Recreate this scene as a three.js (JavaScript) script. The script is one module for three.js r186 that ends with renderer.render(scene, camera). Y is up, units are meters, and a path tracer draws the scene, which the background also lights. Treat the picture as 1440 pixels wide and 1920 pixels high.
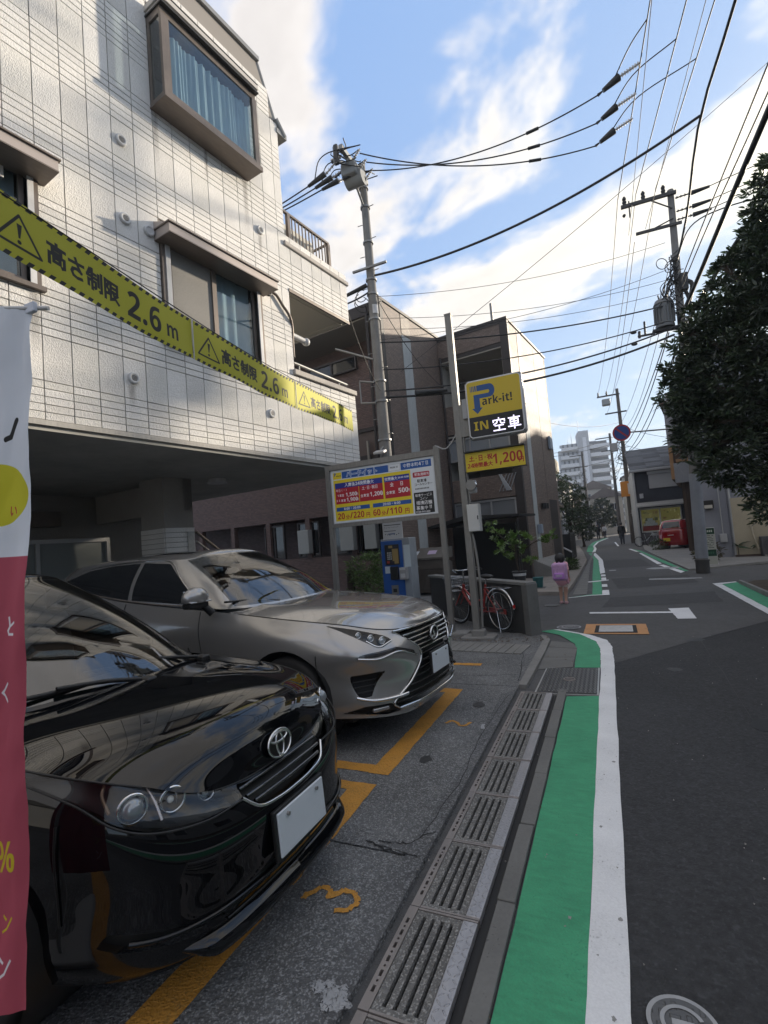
import * as THREE from 'three';
import { mergeGeometries } from 'three/addons/utils/BufferGeometryUtils.js';
import { RoundedBoxGeometry } from 'three/addons/geometries/RoundedBoxGeometry.js';
import { MarchingCubes } from 'three/addons/objects/MarchingCubes.js';
import { ImprovedNoise } from 'three/addons/math/ImprovedNoise.js';

// ---------------------------------------------------------------- camera, sky, sun, exposure
const scene = new THREE.Scene();
const D2R = Math.PI / 180;
const camera = new THREE.PerspectiveCamera(91.8, 3 / 4, 0.05, 900);
camera.position.set(0, 1.6, 0);
camera.rotation.order = 'YXZ';
camera.rotation.set(3.5 * D2R, 24 * D2R, -4.75 * D2R);
scene.add(camera);

const renderer = new THREE.WebGLRenderer({ antialias: true });
renderer.toneMapping = THREE.LinearToneMapping;
renderer.toneMappingExposure = 3.3;
renderer.shadowMap.enabled = true;

const SUN_AZ = 33, SUN_EL = 14;                       // degrees right of the street's direction, degrees above the horizon
const sunDir = new THREE.Vector3(Math.sin(SUN_AZ * D2R) * Math.cos(SUN_EL * D2R), Math.sin(SUN_EL * D2R), -Math.cos(SUN_AZ * D2R) * Math.cos(SUN_EL * D2R));
const sun = new THREE.DirectionalLight(new THREE.Color(1, 0.87, 0.70), 2.45);
sun.position.copy(sunDir).multiplyScalar(120);
sun.castShadow = true;
sun.shadow.radius = 3;                                 // thin veil of cloud before the sun
sun.shadow.mapSize.set(4096, 4096);
Object.assign(sun.shadow.camera, { left: -60, right: 60, top: 60, bottom: -60, near: 1, far: 300 });
scene.add(sun, sun.target);

const noise3 = new ImprovedNoise();
const clamp = (x, a = 0, b = 1) => Math.min(b, Math.max(a, x));
const lerp = (a, b, t) => a + (b - a) * t;
const smooth = (a, b, x) => { const t = clamp((x - a) / (b - a)); return t * t * (3 - 2 * t); };
function fbm3(x, y, z, oct = 5, gain = 0.5) {
  let s = 0, a = 1, n = 0;
  for (let i = 0; i < oct; i++) { s += a * noise3.noise(x, y, z); n += a; a *= gain; x = x * 2.03 + 7.1; y = y * 2.03 + 3.7; z = z * 2.03 + 1.3; }
  return s / n;
}
// clouds: banks by azimuth, elevation, half widths, tilt and density; the wisps come from noise on a flat cloud layer
const BANKS = [[-29, 43, 5, 7, 20, 0.5], [-34, 49, 6, 4, 10, 0.35], [-8, 46, 5, 2.5, 25, 0.35], [-15, 37, 12, 3.6, 14, 0.55], [-4, 36, 5, 3, 30, 0.35], [-25, 35, 5, 3.6, 35, 0.4],
  [-12, 27.5, 13, 2.6, 4, 0.6], [2, 28.5, 9, 2.4, 8, 0.55], [15, 31, 8, 3.0, 18, 0.48], [22, 37, 8, 4, 12, 0.22], [-3, 22.5, 12, 1.8, -3, 0.45], [-30, 22, 10, 3, 5, 0.4], [40, 26, 16, 4, 0, 0.4], [-60, 30, 18, 5, 8, 0.4], [70, 45, 20, 8, 0, 0.35],
  [-22, 45, 4, 6, 0, -0.35], [7, 37, 6, 4, 20, -0.35], [-2, 31.8, 7, 1.3, 14, -0.3], [0, 16, 16, 4, 0, -0.5], [120, 40, 30, 12, 0, 0.5], [-130, 35, 30, 10, 0, 0.5], [175, 30, 25, 8, 0, 0.55], [100, 68, 50, 10, 10, 0.55], [-100, 66, 50, 9, -5, 0.55], [180, 62, 40, 9, 0, 0.5], [0, 70, 50, 8, 0, 0.45], [75, 25, 20, 6, 0, 0.5], [-95, 45, 25, 9, 5, 0.5], [150, 50, 25, 7, 0, 0.5], [-160, 48, 22, 7, 0, 0.5]];
const SKY = 0.73;
function skyTexture() {
  const W = 2048, H = 1024, data = new Float32Array(W * H * 4);
  const d = new THREE.Vector3();
  for (let j = 0; j < H; j++) {
    const el = ((j + 0.5) / H - 0.5) * Math.PI, ce = Math.cos(el), se = Math.sin(el);
    for (let i = 0; i < W; i++) {
      const ph = ((i + 0.5) / W - 0.5) * 2 * Math.PI;
      d.set(Math.cos(ph) * ce, se, Math.sin(ph) * ce);
      const k = (j * W + i) * 4;
      const cs = d.dot(sunDir), up = Math.max(se, 0);
      // air: deep blue overhead, pale towards the horizon, warm and bright round the sun
      const t = Math.pow(1 - up, 3.2), g = Math.pow(clamp(cs * 0.5 + 0.5), 6), gl = Math.pow(clamp(cs), 26);
      let r = lerp(0.112, 0.32, t) + g * 0.10 + gl * 0.58, gg = lerp(0.195, 0.405, t) + g * 0.09 + gl * 0.47, b = lerp(0.36, 0.49, t) + g * 0.05 + gl * 0.26;
      if (se > 0.02) {
        const az = Math.atan2(d.x, -d.z) / D2R, ed = el / D2R;
        const q = 1 / (se + 0.12), px = d.x * q, pz = d.z * q;
        const wx = fbm3(px * 1.3, pz * 1.3, 4.2, 3), wz = fbm3(px * 1.3 + 9, pz * 1.3, 1.2, 3);
        const su = px * 0.96 + pz * 0.28, sv = -px * 0.28 + pz * 0.96;
        let m = fbm3(su * 1.9 + wx * 0.8 + 3.3, sv * 3.2 + wz * 0.8, 0.7, 7, 0.6) * 1.25 - 0.045;
        for (const [ba, be, wa, we, tilt, amp] of BANKS) {
          let da = az - ba; if (da > 180) da -= 360; if (da < -180) da += 360;
          da *= Math.cos(el); const de = ed - be;
          const c = Math.cos(tilt * D2R), s = Math.sin(tilt * D2R);
          const u = (da * c + de * s) / wa, v = (-da * s + de * c) / we, e = u * u + v * v;
          if (e < 9) m += amp * Math.exp(-e * 0.8) * 0.55;
        }
        const fine = fbm3(su * 9 + wx, sv * 13, 2.2, 5, 0.62);
        const den = smooth(-0.08, 0.42, m + fine * 0.2) * smooth(0.03, 0.16, se);
        const thick = smooth(0.18, 0.62, m + fine * 0.05);
        const L = 0.41 + g * 0.17 + gl * 0.34 - thick * (0.06 - 0.04 * g) + fine * 0.05;
        const cr = L * 1.0, cg = L * 0.955, cb = L * lerp(0.95, 0.82, g);
        r = lerp(r, cr, den); gg = lerp(gg, cg, den); b = lerp(b, cb, den);
      } else if (se < 0) { const q2 = smooth(0, -0.15, se); r = lerp(r, 0.06, q2); gg = lerp(gg, 0.06, q2); b = lerp(b, 0.065, q2); }
      data[k] = r * SKY; data[k + 1] = gg * SKY; data[k + 2] = b * SKY; data[k + 3] = 1;
    }
  }
  const tex = new THREE.DataTexture(data, W, H, THREE.RGBAFormat, THREE.FloatType);
  tex.mapping = THREE.EquirectangularReflectionMapping;
  tex.magFilter = tex.minFilter = THREE.LinearFilter; tex.wrapS = THREE.RepeatWrapping; tex.needsUpdate = true;
  return tex;
}
scene.background = skyTexture();
scene.environment = scene.background;
scene.fog = new THREE.FogExp2(new THREE.Color(0.75, 0.82, 0.9), 0.0012);

// ---------------------------------------------------------------- helpers
let seed = 20240611;
function rnd(a = 0, b = 1) { seed = (seed + 0x6D2B79F5) | 0; let t = Math.imul(seed ^ (seed >>> 15), 1 | seed); t = (t + Math.imul(t ^ (t >>> 7), 61 | t)) ^ t; return a + (b - a) * (((t ^ (t >>> 14)) >>> 0) / 4294967296); }
const V = (x, y, z) => new THREE.Vector3(x, y, z);
const used = {};
function numbered(n) { n = n.replace(/_\d{3}$/, ''); if (!(n in used)) { used[n] = 0; return n; } return n + '_' + String(++used[n]).padStart(3, '0'); }
function metricUV(g) {                                  // uv in metres, from the main direction of each face
  const p = g.attributes.position, uv = new Float32Array(p.count * 2);
  const a = V(), b = V(), c = V(), n = V();
  for (let i = 0; i < p.count; i += 3) {
    a.fromBufferAttribute(p, i); b.fromBufferAttribute(p, i + 1); c.fromBufferAttribute(p, i + 2);
    n.copy(b).sub(a).cross(V().copy(c).sub(a));
    const x = Math.abs(n.x), y = Math.abs(n.y), z = Math.abs(n.z);
    for (let k = 0; k < 3; k++) {
      const X = p.getX(i + k), Y = p.getY(i + k), Z = p.getZ(i + k), o = (i + k) * 2;
      if (y >= x && y >= z) { uv[o] = X; uv[o + 1] = -Z; } else if (x >= z) { uv[o] = Z; uv[o + 1] = Y; } else { uv[o] = X; uv[o + 1] = Y; }
    }
  }
  g.setAttribute('uv', new THREE.BufferAttribute(uv, 2));
  return g;
}
function flat(g, keepUV) {
  let o = g.index ? g.toNonIndexed() : g.clone();
  if (!o.attributes.normal) o.computeVertexNormals();
  for (const k of Object.keys(o.attributes)) if (!['position', 'normal', 'uv'].includes(k)) o.deleteAttribute(k);
  if (!keepUV || !o.attributes.uv) metricUV(o);
  return o;
}
function join(list, keepUV) { const l = list.map((g) => flat(g, keepUV)); return l.length === 1 ? l[0] : mergeGeometries(l); }
function put(name, geos, m, parent = scene, keepUV = false) {
  const o = new THREE.Mesh(join(Array.isArray(geos) ? geos : [geos], keepUV), m);
  o.name = parent === scene ? numbered(name) : name;
  o.castShadow = o.receiveShadow = true; parent.add(o); return o;
}
function place(name, geo, m, parent, x = 0, y = 0, z = 0, ry = 0) {   // a mesh on a shared geometry
  const o = new THREE.Mesh(geo, m); o.name = parent === scene ? numbered(name) : name; o.position.set(x, y, z); o.rotation.y = ry;
  o.castShadow = o.receiveShadow = true; parent.add(o); return o;
}
function tag(o, label, category, group) { o.userData.label = label; o.userData.category = category; if (group) o.userData.group = group; return o; }
function thing(name, label, category, [x, y, z] = [0, 0, 0], ry = 0, group) {
  const o = new THREE.Group(); o.name = numbered(name); o.position.set(x, y, z); o.rotation.y = ry; scene.add(o);
  return tag(o, label, category, group);
}
function struct(o) { o.userData.kind = 'structure'; return o; }
function stuff(o) { o.userData.kind = 'stuff'; return o; }
function copyOf(o, label) { const c = o.clone(); c.name = numbered(o.name); c.userData = { ...o.userData }; if (label) c.userData.label = label; scene.add(c); return c; }

function tf(g, x = 0, y = 0, z = 0, rx = 0, ry = 0, rz = 0) {
  if (rx || ry || rz) g.applyMatrix4(new THREE.Matrix4().makeRotationFromEuler(new THREE.Euler(rx, ry, rz, 'YXZ')));
  return g.translate(x, y, z);
}
const box = (w, h, d, x, y, z, rx, ry, rz) => tf(new THREE.BoxGeometry(w, h, d), x, y, z, rx, ry, rz);
const rbox = (w, h, d, r, x, y, z, rx, ry, rz) => tf(new RoundedBoxGeometry(w, h, d, 2, r), x, y, z, rx, ry, rz);
const b2 = (x0, x1, y0, y1, z0, z1) => box(x1 - x0, y1 - y0, z1 - z0, (x0 + x1) / 2, (y0 + y1) / 2, (z0 + z1) / 2);
const cyl = (r0, r1, h, x, y, z, seg = 14, rx, ry, rz) => tf(new THREE.CylinderGeometry(r0, r1, h, seg), x, y, z, rx, ry, rz);
const ball = (r, x, y, z, sx = 1, sy = 1, sz = 1, seg = 14) => tf(new THREE.SphereGeometry(r, seg, Math.ceil(seg * 0.7)).scale(sx, sy, sz), x, y, z);
function rod(a, b, r0, r1 = r0, seg = 8) {               // a straight bar between two points
  const d = V().subVectors(b, a), L = d.length();
  const g = new THREE.CylinderGeometry(r1, r0, L, seg);
  g.applyQuaternion(new THREE.Quaternion().setFromUnitVectors(V(0, 1, 0), d.normalize()));
  return g.translate((a.x + b.x) / 2, (a.y + b.y) / 2, (a.z + b.z) / 2);
}
function tube(pts, r, seg = 6, n, closed = false) {
  const c = pts.length === 2 ? new THREE.LineCurve3(pts[0], pts[1]) : new THREE.CatmullRomCurve3(pts, closed, 'centripetal');
  return new THREE.TubeGeometry(c, n || Math.max(2, pts.length * 4), r, seg, closed);
}
function sag(a, b, drop, n = 14) { const o = []; for (let i = 0; i <= n; i++) { const t = i / n; o.push(V(lerp(a.x, b.x, t), lerp(a.y, b.y, t) - drop * 4 * t * (1 - t), lerp(a.z, b.z, t))); } return o; }
function poly(pts, y) {                                  // flat sheet on the ground from [x, z] pairs
  const s = new THREE.Shape(pts.map(([x, z]) => new THREE.Vector2(x, -z)));
  return new THREE.ShapeGeometry(s).rotateX(-Math.PI / 2).translate(0, y, 0);
}
function slab(pts, y0, y1) {                             // the same with thickness
  const s = new THREE.Shape(pts.map(([x, z]) => new THREE.Vector2(x, -z)));
  return new THREE.ExtrudeGeometry(s, { depth: y1 - y0, bevelEnabled: false }).rotateX(-Math.PI / 2).translate(0, y0, 0);
}
function extrude(pts, depth, bevel = 0, holes = []) {
  const s = new THREE.Shape(pts.map(([x, y]) => new THREE.Vector2(x, y)));
  for (const h of holes) s.holes.push(new THREE.Path(h.map(([x, y]) => new THREE.Vector2(x, y))));
  return new THREE.ExtrudeGeometry(s, { depth, bevelEnabled: bevel > 0, bevelThickness: bevel, bevelSize: bevel, bevelSegments: 2, steps: 1, curveSegments: 12 });
}

// ---------------------------------------------------------------- textures
const perm = (() => { const r = []; for (let i = 0; i < 4096; i++) r.push(rnd()); return r; })();
const hash2 = (x, y) => perm[(((x * 374761393) ^ (y * 668265263)) >>> 7) & 4095];
function vnoise(x, y, P) { const xi = Math.floor(x), yi = Math.floor(y), fx = x - xi, fy = y - yi, u = fx * fx * (3 - 2 * fx), v = fy * fy * (3 - 2 * fy); const m = (a) => ((a % P) + P) % P; const a = hash2(m(xi), m(yi)), b = hash2(m(xi + 1), m(yi)), c = hash2(m(xi), m(yi + 1)), d = hash2(m(xi + 1), m(yi + 1)); return lerp(lerp(a, b, u), lerp(c, d, u), v); }
function pfbm(u, v, f, oct = 4, gain = 0.5) { let s = 0, a = 1, n = 0; for (let i = 0; i < oct; i++) { s += a * vnoise(u * f + i * 17, v * f + i * 31, f); n += a; a *= gain; f *= 2; } return s / n; }
function tex(S, metres, fn, srgb = false, S2 = S, m2 = metres) {
  const d = new Uint8Array(S * S2 * 4);
  for (let j = 0; j < S2; j++) for (let i = 0; i < S; i++) { const c = fn((i + 0.5) / S, (j + 0.5) / S2, i, j), k = (j * S + i) * 4; if (typeof c === 'number') d[k] = d[k + 1] = d[k + 2] = clamp(c) * 255; else { d[k] = clamp(c[0]) * 255; d[k + 1] = clamp(c[1]) * 255; d[k + 2] = clamp(c[2]) * 255; } d[k + 3] = 255; }
  const t = new THREE.DataTexture(d, S, S2); t.wrapS = t.wrapT = THREE.RepeatWrapping; t.magFilter = THREE.LinearFilter; t.minFilter = THREE.LinearMipmapLinearFilter; t.generateMipmaps = true;
  if (srgb) t.colorSpace = THREE.SRGBColorSpace; t.repeat.set(1 / metres, 1 / m2); t.needsUpdate = true; return t;
}
const rgb = (r, g, b) => new THREE.Color().setRGB(r, g, b);
function mat(c, roughness = 0.6, o = {}) { const { ...rest } = o; return new THREE.MeshPhysicalMaterial({ color: Array.isArray(c) ? rgb(...c) : rgb(c, c, c), roughness, ...rest }); }
// colour maps hold factors round 0.75 of the material's base colour
const T = {};
T.grain = tex(512, 0.9, (u, v) => { const a = pfbm(u, v, 256, 1), b = pfbm(u, v, 128, 2), c = pfbm(u, v, 8, 3); return 0.20 + 0.75 * a * b + 0.30 * b + 0.24 * c; });
T.grainBump = tex(512, 0.9, (u, v) => pfbm(u, v, 128, 2, 0.7));
T.blotch = tex(512, 3.1, (u, v) => { const a = pfbm(u, v, 5, 6, 0.6), b = pfbm(v, u, 24, 3); return 0.5 + 0.38 * a + 0.14 * b; });
T.fine = tex(256, 0.4, (u, v) => 0.62 + 0.3 * pfbm(u, v, 64, 3));
T.stucco = tex(512, 0.6, (u, v) => { const a = pfbm(u, v, 64, 2, 0.5), b = pfbm(u, v, 24, 2); return smooth(0.25, 0.8, a * 0.7 + b * 0.35); });
T.stuccoCol = tex(512, 2.3, (u, v) => 0.70 + 0.16 * pfbm(u, v, 6, 5, 0.6) + 0.08 * pfbm(u, v, 150, 2));
T.streak = tex(256, 1.1, (u, v) => 0.6 + 0.2 * pfbm(u, v * 0.5, 64, 2) + 0.18 * pfbm(u, v, 5, 4), false, 256, 2.6);
T.concrete = tex(512, 1.7, (u, v) => { const a = pfbm(u, v, 6, 6, 0.62), p = pfbm(u, v, 170, 1); return 0.5 + 0.34 * a + 0.1 * p - (p > 0.93 ? 0.3 : 0); });
const M = {
  steel: mat([0.42, 0.42, 0.42], 0.42, { metalness: 0.75, map: T.streak }),
  galv: mat([0.36, 0.36, 0.35], 0.5, { metalness: 0.55, map: T.blotch }),
  darkSteel: mat(0.05, 0.5, { metalness: 0.3 }),
  black: mat(0.012, 0.5), rubber: mat(0.012, 0.75), chrome: mat(0.75, 0.08, { metalness: 1 }),
  white: mat(0.72, 0.5, { map: T.blotch }), plasticGrey: mat(0.34, 0.5), concrete: mat([0.30, 0.295, 0.28], 0.9, { map: T.concrete, bumpMap: T.concrete, bumpScale: 0.003 }),
  bronze: mat([0.20, 0.165, 0.14], 0.45, { metalness: 0.35, map: T.streak }),
  darkGlass: mat([0.015, 0.017, 0.02], 0.04, { clearcoat: 0.4, clearcoatRoughness: 0.02 }),
  pane: mat([0.75, 0.8, 0.82], 0.02, { transmission: 1, thickness: 0, specularIntensity: 1 }),
  wire: mat(0.014, 0.6), wireGrey: mat(0.05, 0.6),
};
// ---------------------------------------------------------------- lettering: Japanese characters as strokes on a 100 x 100 grid
const GL = {
  '高': '50,2 50,14|8,16 92,16|28,28 72,28 72,44 28,44 28,28|12,98 12,54 88,54 88,92 78,96|34,66 66,66 66,84 34,84 34,66', 'さ': '12,30 88,22|46,6 58,36 74,60|74,60 50,53 30,58 22,74 30,90 52,95 76,90',
  '制': '22,6 12,28|34,2 34,98|16,22 56,22|6,40 62,40|12,86 12,58 56,58 56,84 50,88|74,14 74,70|92,4 92,90 82,94', '限': '10,6 10,98|10,8 34,8 22,36 36,54 32,68 18,70|46,8 88,8 88,50|46,30 88,30|46,50 88,50|46,8 46,92 68,82|60,50 72,78 96,96|90,58 72,72',
  '空': '50,2 50,14|8,30 8,16 92,16 92,30|38,18 34,36 12,48|62,18 62,36 68,44 90,44|20,58 80,58|50,58 50,92|8,94 92,94', '車': '10,16 90,16|22,28 78,28 78,64 22,64 22,28|22,46 78,46|6,80 94,80|50,2 50,98',
  '土': '20,38 80,38|50,8 50,92|6,92 94,92', '日': '22,8 78,8 78,94 22,94 22,8|22,50 78,50', '祝': '24,4 28,14|8,24 44,24 10,66|28,48 28,98|32,50 44,60|54,10 90,10 90,46 54,46 54,10|64,48 60,76 48,96|78,48 78,92 96,92 96,80',
  '時': '8,12 36,12 36,86 8,86 8,12|8,48 36,48|66,2 66,40|46,20 92,20|42,40 96,40|44,58 96,58|80,46 80,94 68,98|54,68 62,82', '間': '10,98 10,6 42,6 42,38 10,38|10,22 42,22|90,98 90,6 58,6 58,38 90,38|58,22 90,22|34,50 66,50 66,88 34,88 34,50|34,69 66,69',
  '最': '24,4 76,4 76,34 24,34 24,4|24,19 76,19|4,44 96,44|18,44 18,90 4,92|46,44 46,98|18,58 46,58|18,72 46,72|46,88 18,88|56,56 90,56 74,82 54,98|60,62 76,82 98,98', '大': '6,36 94,36|50,4 48,50 30,78 6,96|50,44 68,76 94,96',
  '円': '12,98 12,10 88,10 88,94 76,98|50,10 50,52|12,54 88,54', '分': '38,6 28,28 4,50|62,6 74,28 96,50|22,50 78,50 74,90 58,94|46,50 40,76 16,98',
  'パ': '32,24 26,56 8,86|62,26 78,54 92,86|84,4 94,8 94,18 84,20 78,12 84,4', 'ー': '8,52 92,52', 'ク': '40,6 30,34 10,54|36,22 84,22 70,62 36,96', 'イ': '84,8 54,42 10,64|56,40 56,98', 'ッ': '22,40 30,58|48,36 54,54|84,40 72,72 40,96', 'ト': '34,4 34,98|34,40 82,62',
  '全': '50,4 34,26 6,44|50,4 66,26 94,44|24,48 76,48|28,70 72,70|50,48 50,94|8,94 92,94', '室': '50,2 50,12|8,28 8,14 92,14 92,28|20,34 80,34|44,34 26,54 78,52|64,42 84,60|22,72 78,72|50,58 50,94|6,94 94,94',
  '入': '34,8 52,10 46,50 6,94|52,22 66,66 94,94', '庫': '50,2 50,12|14,12 92,12|14,12 12,66 4,96|24,24 90,24|32,34 82,34 82,66 32,66 32,34|32,50 82,50|20,80 94,80|57,14 57,98', '後': '28,4 8,26|30,28 8,54|20,46 20,98|58,4 44,22 62,26 46,44|76,14 50,44 88,42|60,50 38,72|54,62 88,60 66,86 36,98|54,66 70,84 96,96',
  '平': '10,10 90,10|28,22 36,42|72,22 64,42|4,54 96,54|50,10 50,98', '夜': '50,2 50,14|6,16 94,16|30,20 6,56|22,38 22,98|62,22 40,54|56,34 86,34 72,70 42,98|48,54 66,76 94,96', '中': '12,24 88,24 88,62 12,62 12,24|50,4 50,98',
  '野': '8,8 46,8 46,46 8,46 8,8|8,27 46,27|27,8 27,90|8,66 46,66|4,90 50,86|56,10 90,10 74,30|60,24 80,38|54,44 96,44 88,58|74,44 74,92 62,96', '本': '6,26 94,26|50,4 50,98|48,28 30,60 6,80|52,28 70,60 94,80|28,74 72,74', '町': '8,12 48,12 48,76 8,76 8,12|28,12 28,76|8,44 48,44|54,20 96,20|78,20 78,92 64,96', '丁': '8,14 92,14|54,14 54,90 38,94', '目': '24,6 76,6 76,94 24,94 24,6|24,35 76,35|24,64 76,64',
  'サ': '6,30 94,30|30,8 30,58|70,6 70,54 60,80 34,98', 'ビ': '22,8 22,90 84,90|22,48 74,34|78,6 84,18|90,2 96,14', 'ス': '16,14 80,14 60,60 8,94|58,60 90,92', 'コ': '14,18 84,18 84,88|12,88 90,88', 'ン': '14,14 36,30|10,90 52,74 90,26', 'ル': '30,10 28,58 8,92|56,8 56,88 94,56', 'セ': '8,40 90,28 78,54|32,8 32,88 84,88', 'タ': '40,6 30,34 10,54|36,22 84,22 70,62 36,96|34,46 64,66',
  '提': '18,4 18,92 8,94|4,28 34,28|4,62 34,50|46,6 86,6 86,40 46,40 46,6|46,23 86,23|40,54 94,54|68,54 68,94|68,74 90,74|52,66 40,96|48,84 96,96', '携': '18,4 18,92 8,94|4,28 34,28|4,62 34,50|52,4 42,30|48,18 48,56|48,18 92,18|48,30 90,30|48,43 90,43|48,56 94,56|70,8 70,56|44,68 78,68 74,82 92,82 86,98|58,68 42,98',
  '店': '50,2 50,12|12,14 92,14|14,14 12,64 4,96|54,22 54,54|54,36 86,36|30,56 82,56 82,94 30,94 30,56', '舗': '24,4 4,30|24,4 44,26|12,34 36,34|24,34 24,56|8,46 40,46|10,60 38,60 38,92 10,92 10,60|50,18 96,18|72,4 72,98|54,34 90,34 90,92|54,34 54,98|54,52 90,52|54,70 90,70', '募': '6,12 94,12|32,2 32,20|68,2 68,20|26,24 74,24 74,50 26,50 26,24|26,37 74,37|6,58 94,58|36,58 8,80|62,58 92,78|28,76 70,76 66,94 54,96|50,66 26,98', '集': '34,2 10,34|24,20 24,58|24,18 84,18|24,31 80,31|24,44 80,44|24,58 90,58|54,8 54,58|6,72 94,72|50,58 50,98|46,74 10,96|54,74 90,96',
  '駐': '10,8 10,56 46,56 42,94 34,96|10,8 44,8|10,24 42,24|10,40 42,40|27,8 27,56|6,70 4,88|18,68 18,82|30,66 32,78|70,2 76,12|54,22 96,22|56,54 94,54|75,22 75,90|50,92 98,92', '場': '20,8 20,80|4,32 36,32|2,86 38,70|48,6 86,6 86,36 48,36 48,6|48,21 86,21|40,48 96,48|54,48 38,74|50,60 90,60 86,92 76,96|64,62 46,92|78,62 60,96',
  '緊': '6,6 44,6 44,34 6,34 6,6|25,6 25,34|54,8 90,8 58,38|60,14 94,38|30,42 50,52 24,58 74,58|62,46 30,66|50,64 50,98|26,76 14,92|72,76 88,92', '急': '34,2 10,28|30,14 68,14 56,26|16,28 78,28 78,56 18,56|18,42 78,42|14,68 8,90|32,66 34,90 66,92 70,80|50,62 58,74|82,66 94,84', '連': '10,6 20,18|4,36 20,36 20,74 4,90|20,76 40,90 96,92|36,14 92,14|44,24 84,24 84,54 44,54 44,24|44,39 84,39|34,66 94,66|64,2 64,82', '絡': '26,2 8,26 24,30 6,52|40,24 8,54 42,50|24,54 24,96|10,66 6,86|36,64 42,82|62,4 46,36|58,16 86,16 66,46 44,58|60,24 78,46 96,56|54,66 86,66 86,94 54,94 54,66', '先': '26,6 12,32|18,22 82,22|6,48 94,48|50,4 50,48|38,48 34,76 8,96|62,48 62,90 92,90 94,74',
  'と': '28,8 38,46|84,32 40,50 20,72 28,90 82,90', 'い': '16,16 14,60 24,84 36,70|70,20 84,40 90,66', '・': '46,50 54,50', 'く': '74,6 26,50 74,94', '賃': '24,4 6,26|16,18 16,44|30,12 92,12|60,4 60,40|34,40 88,40|24,50 76,50 76,84 24,84 24,50|24,61 76,61|24,72 76,72|38,86 10,98|62,86 90,98',
};
function write(g, text, x, y, size, color, { w = 0.11, font = 'bold', sx = 1, gap = 0.06, align = 'left', outline } = {}) {
  const adv = (c) => (GL[c] ? size * sx * (c === '・' ? 0.5 : 1) * (1 + gap) : c === ' ' ? size * 0.3 : (g.font = `${font} ${size * 1.22}px sans-serif`, g.measureText(c).width * sx));
  let total = 0; for (const c of text) total += adv(c);
  let cx = align === 'center' ? x - total / 2 : align === 'right' ? x - total : x;
  g.lineCap = 'square'; g.lineJoin = 'miter';
  for (const c of text) {
    const a = adv(c);
    for (const pass of outline ? [outline, null] : [null]) {
      const col = pass || color;
      if (GL[c]) {
        g.strokeStyle = col; g.lineWidth = size * w * (pass ? 2.1 : 1);
        const off = c === '・' ? -0.25 : 0;
        for (const st of GL[c].split('|')) { g.beginPath(); st.split(' ').forEach((p, i) => { const [a0, b0] = p.split(',').map(Number); const X = cx + (a0 / 100 + off) * size * sx, Y = y + (b0 / 100) * size; i ? g.lineTo(X, Y) : g.moveTo(X, Y); }); g.stroke(); }
      } else if (c !== ' ') { g.fillStyle = col; g.font = `${font} ${size * 1.22}px sans-serif`; g.save(); g.translate(cx, y + size * 0.94); g.scale(sx, 1); g.fillText(c, 0, 0); if (pass) { g.lineWidth = size * 0.12; g.strokeStyle = pass; g.strokeText(c, 0, 0); } g.restore(); }
    }
    cx += a;
  }
  return total;
}
function canvasTex(w, h, fn) {
  const c = document.createElement('canvas'); c.width = w; c.height = h; const g = c.getContext('2d'); fn(g, w, h);
  const t = new THREE.CanvasTexture(c); t.colorSpace = THREE.SRGBColorSpace; t.anisotropy = 8; return t;
}
function face(w, h) { return new THREE.PlaneGeometry(w, h); }   // printed sheet facing +z, uv 0..1
function rr(g, x, y, w, h, r) { g.beginPath(); g.moveTo(x + r, y); g.arcTo(x + w, y, x + w, y + h, r); g.arcTo(x + w, y + h, x, y + h, r); g.arcTo(x, y + h, x, y, r); g.arcTo(x, y, x + w, y, r); g.closePath(); }
// ---------------------------------------------------------------- ground, road, markings
T.road = tex(1024, 4.2, (u, v) => { const a = vnoise(u * 512, v * 512, 512), b = pfbm(u, v, 200, 2), c = pfbm(u, v, 3, 6, 0.62), st = smooth(0.7, 0.95, vnoise(u * 420 + 9, v * 420, 420)), tr = 0.5 + 0.5 * Math.cos(u * 6.283 * 2); return 0.16 + 0.30 * a * b + 0.28 * b + 0.42 * c * c + 0.35 * st + 0.05 * tr; });
const asphaltNew = mat([0.058, 0.060, 0.064], 0.84, { map: T.road, bumpMap: T.grainBump, bumpScale: 0.004 });
T.wear = tex(512, 5.3, (u, v) => { const a = pfbm(u, v, 4, 6, 0.6), b = pfbm(v, u, 160, 2, 0.7), s = pfbm(u, v, 30, 3); return 0.36 + 0.34 * a + 0.26 * b + 0.12 * s; });
const asphaltOld = mat([0.115, 0.115, 0.116], 0.9, { map: T.wear, bumpMap: T.grainBump, bumpScale: 0.003 });
T.aggr = tex(1024, 1.6, (u, v) => { const a = pfbm(u, v, 5, 5, 0.6), b = vnoise(u * 230, v * 230, 230), c = vnoise(u * 400 + 3, v * 400, 400), e = vnoise(u * 90, v * 90, 90); const st = smooth(0.52, 0.9, b * 0.6 + c * 0.5); const L = 0.19 + 0.30 * a * a + 0.48 * st + 0.12 * e; return [L * 0.98, L, L * 1.02]; });
T.aggrB = tex(1024, 1.6, (u, v) => smooth(0.3, 0.9, vnoise(u * 190, v * 190, 190) * 0.6 + vnoise(u * 330 + 3, v * 330, 330) * 0.5));
const lotMat = mat([0.365, 0.365, 0.36], 0.82, { map: T.aggr, bumpMap: T.aggrB, bumpScale: 0.004 });
T.soil = tex(256, 1.2, (u, v) => { const a = pfbm(u, v, 10, 5, 0.65); return [0.35 + 0.5 * a, 0.33 + 0.45 * a, 0.3 + 0.4 * a]; });
const soilMat = mat([0.10, 0.08, 0.055], 1, { map: T.soil, bumpMap: T.soil, bumpScale: 0.03 });

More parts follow.
